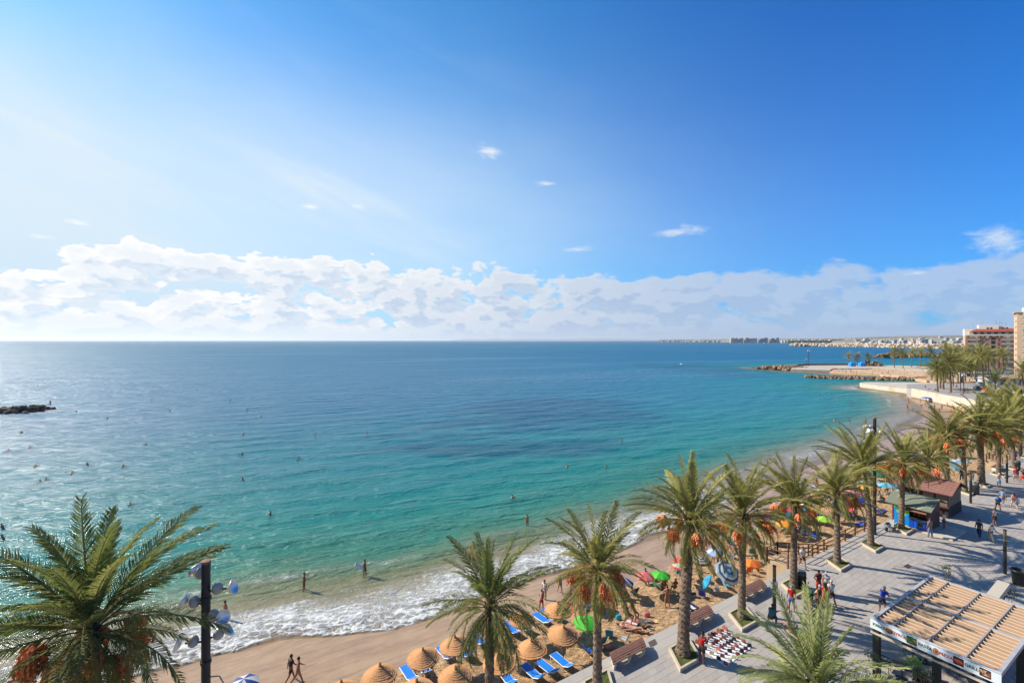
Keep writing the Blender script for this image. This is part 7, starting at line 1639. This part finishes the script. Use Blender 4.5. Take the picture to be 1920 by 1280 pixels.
mid = [(1548, 905, 'mustard', YL), (1560, 893, 'grape purple', srgb(110, 60, 150)), (1588, 893, 'navy', NV), (1605, 885, 'tomato red', srgb(226, 60, 40)), (1628, 878, 'mint', srgb(150, 220, 190)), (1655, 872, 'tangerine', OR), (1672, 862, 'chocolate', BRN), (1692, 872, 'lemon', srgb(240, 230, 120)), (1712, 852, 'cobalt', srgb(20, 60, 160)), (1736, 846, 'off white', WH), (1748, 830, 'turquoise', TEAL), (1768, 815, 'pink', PK), (1792, 800, 'forest green', srgb(30, 100, 60)), (1832, 822, 'sky blue', LB), (1850, 795, 'bright orange', OR), (1872, 800, 'cream', srgb(230, 220, 190)), (1530, 918, 'olive', srgb(120, 120, 50)), (1490, 948, 'raspberry', srgb(190, 40, 90)), (1434, 985, 'sage', srgb(140, 170, 130)), (1442, 962, 'fuchsia', srgb(210, 40, 140)), (1470, 975, 'amber', srgb(240, 160, 40)), (1476, 957, 'aqua', srgb(90, 210, 220)), (1498, 965, 'coral red', srgb(240, 90, 70)), (1512, 938, 'ivory', srgb(240, 234, 214)), (1532, 955, 'indigo', srgb(60, 50, 150)), (1545, 968, 'lime', srgb(170, 220, 60)), (1556, 950, 'peach', srgb(250, 180, 140)), (1572, 940, 'petrol', srgb(20, 100, 120)), (1596, 918, 'rose', srgb(236, 150, 170)), (1626, 912, 'saffron', srgb(250, 190, 60)), (1648, 886, 'emerald', srgb(20, 150, 100))]
for x, y, nm, c in mid: parasol(x, y, sec(c, tuple(min(1, q * 1.2 + .03) for q in c), 1), '%s parasol glimpsed between the palm crowns of the middle beach' % nm, r=rz.uniform(.85, 1.15), tilt=rz.uniform(0, 25), tdir=rz.uniform(0, 360))
# swimmers: head and shoulders above the water
sw = [(70, 724, 1), (143, 772, 1), (201, 785, 1), (284, 751, 1), (318, 770, 1), (369, 731, 1), (432, 750, 1), (463, 769, 0), (455, 815, 0), (40, 811, 1), (19, 846, 0), (53, 841, 0), (274, 834, 0), (455, 851, 0), (64, 876, 0), (165, 872, 0), (133, 887, 0), (230, 876, 0), (77, 904, 0), (83, 902, 0), (457, 900, 0), (240, 949, 0), (6, 990, 0), (8, 1010, 0), (507, 967, 0), (589, 817, 0), (687, 813, 0), (557, 862, 0), (958, 935, 0), (488, 781, 1),
      (1062, 877, 0), (1134, 876, 0), (1163, 827, 0), (1280, 683, 1), (1564, 790, 0), (1574, 793, 0), (1594, 792, 0), (1573, 751, 0), (1579, 746, 0), (1596, 756, 0), (1538, 739, 0), (1548, 742, 0), (1506, 729, 0), (1440, 866, 0), (1457, 867, 0), (1630, 707, 0), (1637, 704, 0), (1668, 709, 0), (1702, 709, 0), (1560, 744, 0), (1700, 775, 0), (1712, 768, 0)]
sm_ = parts_for('swim', False); J = sm_['J']; shz = J['che'].z
for i, (x, y, buoy) in enumerate(sw):
    p = G(x, y, WZ)
    if buoy:
        mb = MB(); mb.ball((0, 0, .1), .32 if y > 700 else .5, 10); mb.lathe([(.05, .3), (.05, .5), (0, .52)], 8); o = mb.build('buoy', cmat('plastic', YL if i % 2 else srgb(190, 150, 60), .4), None, True, loc=p); tag(o, 'small yellow marker buoy %s' % ('nearest the rock groyne' if x < 100 else 'in the left part of the bay' if x < 400 else 'toward the middle of the bay'), 'buoy', 'marker buoys of the bathing area')
    else:
        h = .12 if y < 960 else .2; shallow = x > 1530 and y > 735
        o = link('person', sm_['body'], None, p + Vector((0, 0, -(shz - h) if not shallow else -(shz - .35))), (0, 0, rz.uniform(0, 6.28))); put_mat(o, cmat('skin', SK[rz.choice('bcc')], .5)); tag(o, 'swimmer with only head and shoulders above the sea, %s' % ('in the left part of the bay' if x < 350 else 'out in the green middle water' if x < 1300 else 'inside the far bathing pool' if y < 715 else 'off the curving sea wall' if y < 780 else 'close to the right hand shallows'), 'person', 'swimmers out in the sea'); x_ = link('hair', part_mesh('swim', False, 'hair'), o); put_mat(x_, cmat('hair', (.03, .02, .015), .6))
person(G(30, 757, -3.0) if False else Vector((G(70, 762, -3.0).x, G(70, 771, WZ).y, -3.3)), 0, 'stand', 'angler standing on the tip of the dark rock groyne', 'd', ('tee', BK), ('shorts', BK), eyes=False)
mb = MB(); mb.box((0, 0, 0), (.9, .5, .06)); o = mb.build('swim_board', cmat('plastic', WH, .4), None, loc=GB(684, 1080) + Vector((-.6, .1, 1.0)), rot=(.2, .6, .3)); tag(o, 'white board held by the bather above the foam', 'board')
# ---------------------------------------------------------------- apartment block with brown pilasters and the beige tower
M_bw = mat('block_cream', srgb(206, 182, 156), .85, .06, .3); M_br = mat('block_brown', srgb(172, 124, 106), .85, .08, .4); M_bd = mat('block_recess', srgb(184, 160, 144), .9); M_wn = mat('awning_white', srgb(226, 222, 214), .8, .05, 2.); M_gl = mat('window_glass', (.03, .045, .06), .12, spec=.8); M_red = mat('roof_tiles', srgb(168, 76, 54), .85, .12, 1.); M_beige = mat('tower_beige', srgb(222, 190, 158), .85, .05, .2); M_wt = mat('render_white', srgb(232, 228, 220), .8, .05, .3)
def blk_box(root, nm, m, x0, x1, y0, y1, z0, z1): mb = MB(); mb.box(((x0 + x1) / 2, (y0 + y1) / 2, (z0 + z1) / 2), (x1 - x0, y1 - y0, z1 - z0)); return mb.build(nm, m, root)
d = 330.; bx0 = (1810 - 960) / FPX * d; w = 28.3; top = ph(0, 629, d); gz = FZ
b = empty('apartment_building', (bx0, d, gz), 0, 'brown and cream apartment block with a red tiled top behind the far palms', 'building'); b.rotation_euler = (0, 0, R(-40)); b.scale = (.86, .9, 1)
H = top - gz; fl = 3.15; nfl = int(H / fl); Dp = 16.
blk_box(b, 'wall', M_bd, .4, w, .9, Dp, 0, H)
blk_box(b, 'side_wall', M_bw, 0, .39, 1.2, Dp, 0, H)
for x, ww in ((0.02, 1.5), (8.6, .35), (11.0, .5), (14.2, .9), (18.0, 1.0), (20.4, .5)): blk_box(b, 'pilaster', M_br if x else M_bw, x, x + ww, -.0, .9 - .004, 0, H - .35)
for k in range(nfl):
    z = H - (k + 1) * fl
    if z < 3: break
    for x0, x1 in ((1.55, 8.55), (20.95, w - .1)):
        blk_box(b, 'balcony', M_wt, x0, x1, -1.1, .86, z, z + .28); blk_box(b, 'parapet', mat('balcony_brown', srgb(170, 140, 122), .8), x0, x1, -1.12, -1.0, z + .285, z + 1.1)
    for x0, x1, m in ((3.2, 4.2, M_wn), (5.4, 7.6, M_wn), (23., 26., M_wn)):
        if x1 < w: f = blk_box(b, 'window', m, x0, x1, .80, .895, z + .3, z + 2.6); blk_box(f, 'pane', M_gl, x0 + .15, x0 + .75, .78, .797, z + .35, z + 2.0)
    for x0, x1 in ((11.7, 13.9), (18.1 + 1.05, 20.3)):
        f = blk_box(b, 'window', M_wn, x0, x1, .84, .895, z + .9, z + 2.5)
    f = blk_box(b, 'window', M_br, 15.3, 17.8, .82, .895, z + .5, z + 2.2); blk_box(f, 'pane', M_gl, 15.5, 17.6, .8, .817, z + .6, z + 2.1)
blk_box(b, 'cornice', M_br, 1.2, w, -.9, .2, H - .34, H + .1); blk_box(b, 'terrace', M_wt, .0, w + .2, -1.1, -.85, H + .12, H + .75)
blk_box(b, 'penthouse', M_bw, 2.5, w, 1.6, Dp, H, H + 2.9)
for x in range(5, 27, 4): blk_box(b, 'window', M_gl, x, x + 2.1, 1.52, 1.597, H + .5, H + 2.3)
mb = MB(); z = H + 2.95; mb.add([(3.2, .6, z), (w, .6, z), (w, 5.5, z + 2.1), (7.5, 5.5, z + 2.1), (3.2, 9, z)], [(0, 1, 2, 3), (0, 3, 4)]); mb.add([(3.2, .6, z - .15), (w, .6, z - .15), (w, .6, z), (3.2, .6, z)], [(0, 1, 2, 3)]); mb.build('roof', M_red, b)
blk_box(b, 'upper_storey', M_wt, 8.5, 20, 4.5, Dp, H + 3.2, H + 7.6); blk_box(b, 'upper_storey', M_wt, 20.1, 25.8, 5.5, Dp, H + 3.2, H + 6.5); blk_box(b, 'side_block', M_wt, .2, 7.8, 8, Dp + 4, H + .1, H + 4.8)
for x in (13, 15, 22, 24): blk_box(b, 'window', M_gl, x, x + 1.2, 4.42, 4.497, H + 4.4, H + 5.8)
for x, hh in ((10.8, 4.5), (18.8, 6), (19.3, 3.5), (21, 5), (22.2, 4.), (24.5, 3.), (5.5, 3.)): mb = MB(); mb.tube([(x, 8, H + 4), (x, 8, H + 7 + hh * .7)], .06, 4); mb.tube([(x - .6, 8, H + 6.4 + hh * .7), (x + .6, 8, H + 6.4 + hh * .7)], .04, 4); mb.build('antenna', M_steel, b)
d = 230.; tx = (1907 - 960) / FPX * d; t = empty('apartment_tower', (tx, d, gz), 0, 'beige apartment tower with white balcony awnings at the right edge', 'building'); t.rotation_euler = (0, 0, R(-44.5)); H = ph(0, 586, d) - gz
blk_box(t, 'wall', M_beige, 0, 26, 0, 18, 0, H); blk_box(t, 'roof_edge', M_beige, -.8, 26, -.7, 18.2, H + .004, H + .35); blk_box(t, 'stair_head', M_wt, 2.4, 22, 2, 12, H + .36, H + 2.6)
k = 0
while H - 2.9 * (k + 1) > 3:
    z = H - 2.9 * (k + 1) + .1; blk_box(t, 'balcony', M_beige, 1.6, 25, -1.3, -.01, z, z + .2); blk_box(t, 'parapet', mat('balcony_glass', srgb(206, 206, 200), .4), 1.6, 25, -1.33, -1.25, z + .205, z + 1.05)
    if k != 3: blk_box(t, 'awning', M_wn, 1.9, 24.6, -1.24, -.9, z + 1.5, z + 2.55)
    for x in range(2, 24, 4): f = blk_box(t, 'window', M_wt, x, x + 2.2, -.06, -.004, z + .25, z + 2.3); blk_box(f, 'pane', M_gl, x + .15, x + 2.05, -.075, -.065, z + .35, z + 2.2)
    blk_box(t, 'side_window', M_gl, -.06, -.004, 3, 4.6, z + .9, z + 2.1); blk_box(t, 'side_window', M_gl, -.061, -.004, 9, 10.6, z + .9, z + 2.1); k += 1

# pavilion, blue huts, low things on the far promenade
p = G(1808, 708, FZ)
wl = empty('beach_pavilion', (p.x, p.y, FZ), -.6, 'low white pavilion behind the parked cars', 'pavilion'); blk_box(wl, 'wall', M_wt, 0, 13, 0, 6, 0, 2.7); blk_box(wl, 'roof', M_wt, -.5, 13.5, -.6, 6.5, 2.705, 2.95); 
for i in range(4): blk_box(wl, 'window', M_gl, 1 + i * 3, 2.8 + i * 3, -.05, -.003, .9, 2.2)
p = G(1905, 722, FZ); rf_ = empty('shop_building', (p.x, p.y, FZ), 0, 'single storey shop with a sand coloured roof by the road', 'building'); blk_box(rf_, 'wall', M_wt, -8, 14, 0, 9, 0, 3.2)
mb = MB(); mb.add([(-8.6, -.8, 3.2), (14.6, -.8, 3.2), (14.6, 9.5, 3.9), (-8.6, 9.5, 3.9), (-8.6, -.8, 3.0), (14.6, -.8, 3.0)], [(0, 1, 2, 3), (4, 5, 1, 0)]); mb.build('roof', mat('shop_roof', srgb(204, 164, 128), .9), rf_)
for i in range(5): blk_box(rf_, 'window', M_gl, -7 + i * 4.2, -4.4 + i * 4.2, -.06, -.003, .5, 2.6)
M_hut = mat('hut_blue', srgb(40, 150, 236), .6)
for x, lab in ((1597.5, 'left blue hut on the far jetty'), (1616, 'right blue hut on the far jetty')):
    p = G(x, 686.5, -3.3); h = empty('beach_hut', p, 0, lab, 'hut', 'blue huts on the far jetty'); 
    mb = MB(); mb.box((0, 0, 1.3), (4.2, 3, 2.6)); mb.build('wall', M_hut, h); mb = MB(); mb.lathe([(2.9, 2.605), (.1, 3.9), (0, 3.95)], 4, Matrix.Rotation(R(45), 4, 'Z')); mb.build('roof', M_hut, h); mb = MB(); mb.box((0, -1.53, 1.1), (1.1, .05, 1.9)); mb.build('door', mat('hut_door', srgb(120, 180, 230), .6), h)
def far_lamp(x, y, H, lab, z=-3.3, k=1.):
    p = G(x, y, z); root = empty('jetty_lamp', p, 0, lab, 'lamp'); mb = MB(); mb.tube([(0, 0, 0), (0, 0, H)], .28 * k, 6); mb.build('mast', M_black, root)
    for s in (-1, 1): mb = MB(); mb.ball((s * .9 * k, 0, H - .4), .75 * k, 8); mb.build('reflector', M_wt, root, True)
far_lamp(1516.5, 686.5, 13.5, 'dark lamp mast with twin reflectors on the far jetty', k=.7); far_lamp(1513, 685, 6., 'short thin lamp left of the tall jetty lamp', k=.5); far_lamp(1612, 686, 12, 'thin mast with small lamps beside the blue huts', k=.5)
for x, y, lab in ((1807, 739, 'lamp post with a round head among the far grove palms'), (1801, 733, 'second lamp post left of the round headed one')): far_lamp(x, y, 7.5, lab, FZ, .45)
# parked cars
def car(x, y, yaw, col, lab):
    root = empty('parked_car', G(x, y, FZ), R(yaw), lab, 'car', 'cars parked on the far road'); m = cmat('paint', col, .3, coat=.6); mb = MB()
    pr = [(-2.1, .3), (-2.1, .75), (-1.9, .9), (-1.2, .95), (-.7, 1.42), (.75, 1.45), (1.35, .98), (2.0, .85), (2.15, .6), (2.15, .3)]
    vs = [(x_, s * .85 * (1 if z < 1.1 else .8), z) for s in (-1, 1) for x_, z in pr]; n = len(pr); mb.add(vs, [tuple(range(n)), tuple(range(2 * n - 1, n - 1, -1))] + [(i, n + i, n + (i + 1) % n, (i + 1) % n) for i in range(n)]); mb.build('body', m, root)
    mb = MB()
    for s in (-1, 1): mb.add([(-1.05, s * .79, 1.0), (1.15, s * .79, 1.0), (.72, s * .705, 1.38), (-.66, s * .705, 1.38)], [(0, 1, 2, 3) if s < 0 else (3, 2, 1, 0)])
    mb.add([(1.32, -.7, 1.02), (1.32, .7, 1.02), (.8, .62, 1.42), (.8, -.62, 1.42)], [(0, 1, 2, 3)]); mb.add([(-1.22, -.7, .98), (-1.22, .7, .98), (-.76, .62, 1.4), (-.76, -.62, 1.4)], [(3, 2, 1, 0)]); mb.build('windows', M_gl, root)
    for cx in (-1.35, 1.35):
        for s in (-1, 1): mb = MB(); mb.tube([(cx, s * .72, .31), (cx, s * .9, .31)], .31, 12); mb.build('wheel', M_black, root)
    return root
for x, y, yw, c, l in ((1833, 730, 60, srgb(60, 90, 110), 'dark teal car parked closest to the tall bending palm'), (1837, 722, 62, srgb(170, 180, 186), 'silver car parked behind the dark teal one'), (1852, 716, 60, srgb(50, 110, 120), 'green blue car parked farther along the road'), (1883, 730, 58, srgb(90, 96, 104), 'dark grey car behind the windswept palm'), (1888, 740, 58, srgb(110, 130, 150), 'blue grey car at the road bend'), (1868, 720, 60, srgb(40, 40, 46), 'black car in the middle of the parked row')): car(x, y, yw, c, l)
p = G(1851, 743, FZ); sk_ = empty('stall_tent', p, .3, 'small bright orange stall beside the green crates', 'stall'); mb = MB(); mb.box((0, 0, 1.1), (2.2, 2, 2.2)); mb.build('body', mat('stall_orange', srgb(238, 84, 50), .7), sk_); mb = MB(); mb.lathe([(1.75, 2.205), (.1, 2.9), (0, 2.92)], 4, Matrix.Rotation(R(45), 4, 'Z')); mb.build('roof', mat('stall_orange2', srgb(230, 100, 70), .7), sk_)
p = G(1840, 743, FZ); o_ = empty('green_kiosk_stand', p, 0, 'green and white stand left of the orange stall', 'stand'); mb = MB(); mb.box((0, 0, .75), (2.2, 1.2, 1.5)); mb.build('body', mat('stand_green', srgb(90, 170, 130), .7), o_); mb = MB(); mb.box((0, 0, 1.6), (2.5, 1.5, .14)); mb.build('roof', M_wt, o_)
# people on the far promenade and the wall
rq = random.Random(5)
for x, y, l, c in ((1735, 727, 'person in red sitting on the sea wall beside the quay', RD), (1744, 730, 'person in white sitting on the sea wall', WH), (1755, 733, 'person in navy sitting on the sea wall by the corner palm', NV), (1783, 738, 'person in pink sitting on the sea wall under the tallest grove palm', PK), (1804, 741, 'person in orange sitting on the sea wall by the lamp post', OR), (1657, 717, 'reddened person sitting on the edge of the quay', None)):
    person(G(x, y, FZ if x > 1700 else -2.6), rq.uniform(0, 360), 'sit2', l, 'c', ('tee', c) if c else None, ('shorts', NV), eyes=False)
for x, y, l, c in ((1794, 728, 'person in black crossing the far promenade', BK), (1787, 727, 'person in white walking beside a palm on the far promenade', WH), (1814, 735, 'dark dressed couple member on the far promenade', NV), (1809, 735, 'person in grey strolling near the lamp post', GY), (1768, 726, 'person in dark clothes by the thin palms', BK), (1836, 742, 'person in dark blue at the green stand', NV), (1818, 716, 'person in navy before the pavilion', NV), (1823, 713, 'person in white before the pavilion', WH)):
    person(G(x, y, FZ), rq.uniform(0, 360), 'walk', l, 'c', ('tee', c), ('shorts', BK), eyes=False)

# ---------------------------------------------------------------- harbour, boats, the far town and hills
M_hull = mat('hull_white', (.75, .75, .75), .4)
def hull_mesh():
    mb = MB(); n = 8; L_ = []
    for i in range(n + 1):
        t = i / n; x = -5 + 10 * t; w_ = 1.6 * (1 - t ** 3) ** .6 if t > 0 else 1.3; L_.append([(x, -w_, 1.1 + .3 * t), (x, -w_ * .5, 0), (x, w_ * .5, 0), (x, w_, 1.1 + .3 * t)])
    for a, b_ in zip(L_[:-1], L_[1:]):
        mb.add(a + b_, [(0, 4, 5, 1), (1, 5, 6, 2), (2, 6, 7, 3), (3, 7, 4, 0)])
    mb.add(L_[0], [(0, 1, 2, 3)]); return mb.mesh('hull', M_hull)
HM = hull_mesh(); mb = MB(); mb.box((0, 0, 1.7), (4, 1.7, .9)); CM_ = mb.mesh('cabin', M_hull); mb = MB(); mb.tube([(.8, 0, 1.2), (.8, 0, 15)], .12, 4); mb.tube([(.8, 0, 2.6), (-3.6, 0, 2.5)], .1, 4); MM = mb.mesh('mast', M_hull)
def boat(p, s, yaw, lab, grp, mast=True):
    root = empty('sailing_boat' if mast else 'motor_boat', p, yaw, lab, 'boat', grp); link('hull', HM, root, None, None, s); link('cabin', CM_, root, None, None, s)
    if mast: link('mast', MM, root, None, None, s)
rb = random.Random(3)
for i in range(60):
    x = rb.uniform(1570, 1815); p = G(x, 646.2 + rb.uniform(-.6, .4) + (x - 1600) * .012, WZ); boat(p, rb.uniform(1.1, 1.9), rb.uniform(0, 6.28), 'white sailing boat moored behind the harbour mole', 'sailing boats moored in the harbour')
boat(G(1434, 643.0, WZ), 2.4, .3, 'small white motor boat off the tip of the mole', None, False); boat(G(1487, 641.7, WZ), 2.6, .9, 'white motor boat farther out near the tower blocks', None, False); boat(G(1277, 683, WZ), .35, 2, 'tiny white boat out in the bay before the far jetty', None, False)
# land of the town: a low spit and a rising hill
def ridge(name, pts, m, lab, depth=900., base=-7.):
    """pts: (px, py of crest, distance)"""
    mb = MB(); A = [];
    for x, y, dd in pts: A.append((at(dd, x, base), at(dd * 1.02, x, max(WZ + 1.2, (ph(0, y, dd) * .45))), at(dd + depth * .5, x, ph(0, y, dd + depth * .5)), at(dd + depth, x, base)))
    for a, b_ in zip(A[:-1], A[1:]):
        for k in range(3): mb.add([a[k], b_[k], b_[k + 1], a[k + 1]], [(0, 1, 2, 3)])
    o = mb.build(name, m); return tag(o, lab, kind='structure')
M_land = mat('town_land', srgb(150, 140, 116), .95, 0., .004, col2=srgb(86, 104, 76)); M_hill = mat('hill_land', srgb(176, 158, 134), .95, 0., .003, col2=srgb(110, 116, 90))
ridge('terrain', [(1236, 636.9, 6900), (1300, 636.0, 6600), (1360, 635.5, 5600), (1440, 635.2, 4700), (1530, 634.8, 4200), (1620, 633.5, 3900)], M_land, 'low spit of land below the far tower blocks', 500)
ridge('hill', [(1560, 635.5, 3700), (1620, 632.2, 3500), (1680, 630., 3300), (1740, 629.2, 3100), (1800, 628.2, 2900), (1900, 627.2, 2700), (2100, 626, 2600)], M_hill, 'gently rising hill carrying the far town', 1500)
ridge('hill', [(846, 637.0, 33000), (880, 634.6, 33000), (905, 635.6, 33000), (925, 633.9, 33000), (950, 635.6, 33000), (985, 634.2, 33000), (1040, 635.2, 33000), (1100, 633.9, 33000), (1180, 635.0, 33000), (1260, 637, 33000)], mat('distant_hills', srgb(150, 150, 150), .95), 'faint chain of hills on the horizon', 3000)
def fac_mat(nm, c, w_):
    m = bpy.data.materials.new(nm); m.use_nodes = True; T = NT(m.node_tree); b_ = T.n['Principled BSDF']; tc = T.new('ShaderNodeTexCoord').outputs['Object']; oi = T.new('ShaderNodeObjectInfo').outputs['Random']
    br = T.new('ShaderNodeTexBrick'); mp = T.new('ShaderNodeMapping'); mp.inputs['Rotation'].default_value = (R(90), 0, 0); T.l.new(tc, mp.inputs[0]); T.l.new(mp.outputs[0], br.inputs['Vector']); br.offset = 0
    for k, v in (('Scale', 1.), ('Mortar Size', .9), ('Brick Width', 5.), ('Row Height', 3.2)): br.inputs[k].default_value = v
    br.inputs['Color1'].default_value = (.10, .11, .13, 1); br.inputs['Color2'].default_value = (.16, .15, .15, 1)
    T.put(br.inputs['Mortar'], T.mix(oi, tuple(c), tuple(w_))); T.put(b_.inputs['Base Color'], br.outputs[0]); b_.inputs['Roughness'].default_value = .8; return m
M_fa = fac_mat('town_facade', srgb(226, 216, 202), srgb(190, 160, 134)); M_fb = fac_mat('tower_facade', srgb(190, 170, 150), srgb(216, 206, 192)); M_fc = fac_mat('tower_facade_cool', srgb(120, 136, 150), srgb(170, 176, 180))
def block(p, w_, dp, h, m, lab, grp, nm='town_building'):
    mb = MB(); mb.box((0, 0, h / 2 - 8), (w_, dp, h + 16)); o = mb.build(nm, m, None, loc=p); tag(o, lab, 'building', grp); mb = MB(); mb.box((w_ * .15, 0, h + 1.2), (w_ * .4, dp * .5, 2.4)); mb.build('roof_housing', M_wt, o); mb = MB(); mb.box((0, 0, h + .3), (w_ + .8, dp + .8, .6)); mb.build('parapet', M_wt, o); return o
rc = random.Random(21)
tw = [(1372, 7, 7.5), (1379, 6, 7.5), (1388, 9, 7.2), (1399, 7, 8), (1406, 5, 7), (1413, 10, 7.2), (1426, 7, 6.5), (1434, 8, 8), (1447, 8, 7), (1456, 6, 8)]
ord_ = ['first', 'second', 'third', 'fourth', 'fifth', 'sixth', 'seventh', 'eighth', 'ninth', 'last']
for i, (x, w_, h) in enumerate(tw): dd = 4600.; p = at(dd, x, 2.); block(p, w_ / FPX * dd * .85, 40, (h / FPX * dd), M_fb if i < 6 else M_fc, '%s tower block from the left of the row on the far shore' % ord_[i], 'tower blocks on the far shore', 'tower_block')
for i in range(34): x = rc.uniform(1240, 1372); dd = 5600 + (1372 - x) * 8; h = rc.uniform(1.2, 2.6) / FPX * dd; block(at(dd, x, 1.), rc.uniform(14, 50), 20, h, M_fa, 'low pale house on the thin end of the far shore', 'low houses on the thin end of the far shore')
for i in range(60): x = rc.uniform(1462, 1625); dd = 4250 - (x - 1462) * 3; h = rc.uniform(3.0, 6.5) / FPX * dd * .9; block(at(dd, x, 2.), rc.uniform(18, 45), 22, h, rc.choice([M_fa, M_fb, M_fa]), '%s apartment block in the %s of the middle town' % ('taller' if h > 22 else 'lower', 'left third' if x < 1516 else ('centre' if x < 1570 else 'right third')), 'apartment blocks in the middle of the far town')
for i in range(170):
    x = rc.uniform(1600, 1860); dd = rc.uniform(2500, 4100); t_ = (dd - 2500) / 1600; zc = -3 + (min(1, (x - 1580) / 180)) * 46 * t_; h = rc.uniform(7, 20) if rc.random() < .85 else rc.uniform(20, 32); block(at(dd, x, zc), rc.uniform(10, 34), 14, h, rc.choice([M_fa, M_fa, M_fb]), '%s pale building on the %s %s of the far hillside town' % ('tall' if h > 18 else ('mid height' if h > 12 else 'low'), 'upper' if dd > 3500 else ('middle' if dd > 3000 else 'lower'), 'left part' if x < 1690 else ('centre' if x < 1770 else 'right part')), 'pale buildings on the hillside of the far town')
# dark pine wood by the town shore
mb = MB(); rt = random.Random(8)
for i in range(420):
    x = rt.uniform(1480, 1612); dd = rt.uniform(3800, 4100); p = at(dd, x, 2); s = rt.uniform(9, 16) * (1 if x < 1600 else .6); mb.ball((p.x, p.y, 6 + rt.uniform(0, 12) * (x > 1560)), (s * 1.3, s, s * .8), 6)
o = mb.build('pine_wood', mat('pine', srgb(62, 78, 52), .95)); tag(o, 'dark wood of pines along the far town shore', 'wood', kind='stuff')
# ---------------------------------------------------------------- the air of the bay
mb = MB(); zt = 186.; z0 = -13.
mb.add([(-66000, -16000, z0), (66000, -16000, z0), (66000, 66000, z0), (-66000, 66000, z0), (-66000, -16000, zt), (66000, -16000, zt), (66000, 66000, zt), (-66000, 66000, zt)], [(3, 2, 1, 0), (4, 5, 6, 7), (0, 1, 5, 4), (1, 2, 6, 5), (2, 3, 7, 6), (3, 0, 4, 7)])
hm = bpy.data.materials.new('haze'); hm.use_nodes = True; T = NT(hm.node_tree); T.n.clear(); v = T.new('ShaderNodeVolumePrincipled'); v.inputs['Density'].default_value = 3.6e-5; v.inputs['Color'].default_value = (.86, .92, 1., 1); v.inputs['Anisotropy'].default_value = .3
oo = T.new('ShaderNodeOutputMaterial'); T.l.new(v.outputs[0], oo.inputs['Volume']); o = mb.build('haze', hm); tag(o, 'thin sea haze filling the bay', kind='stuff')
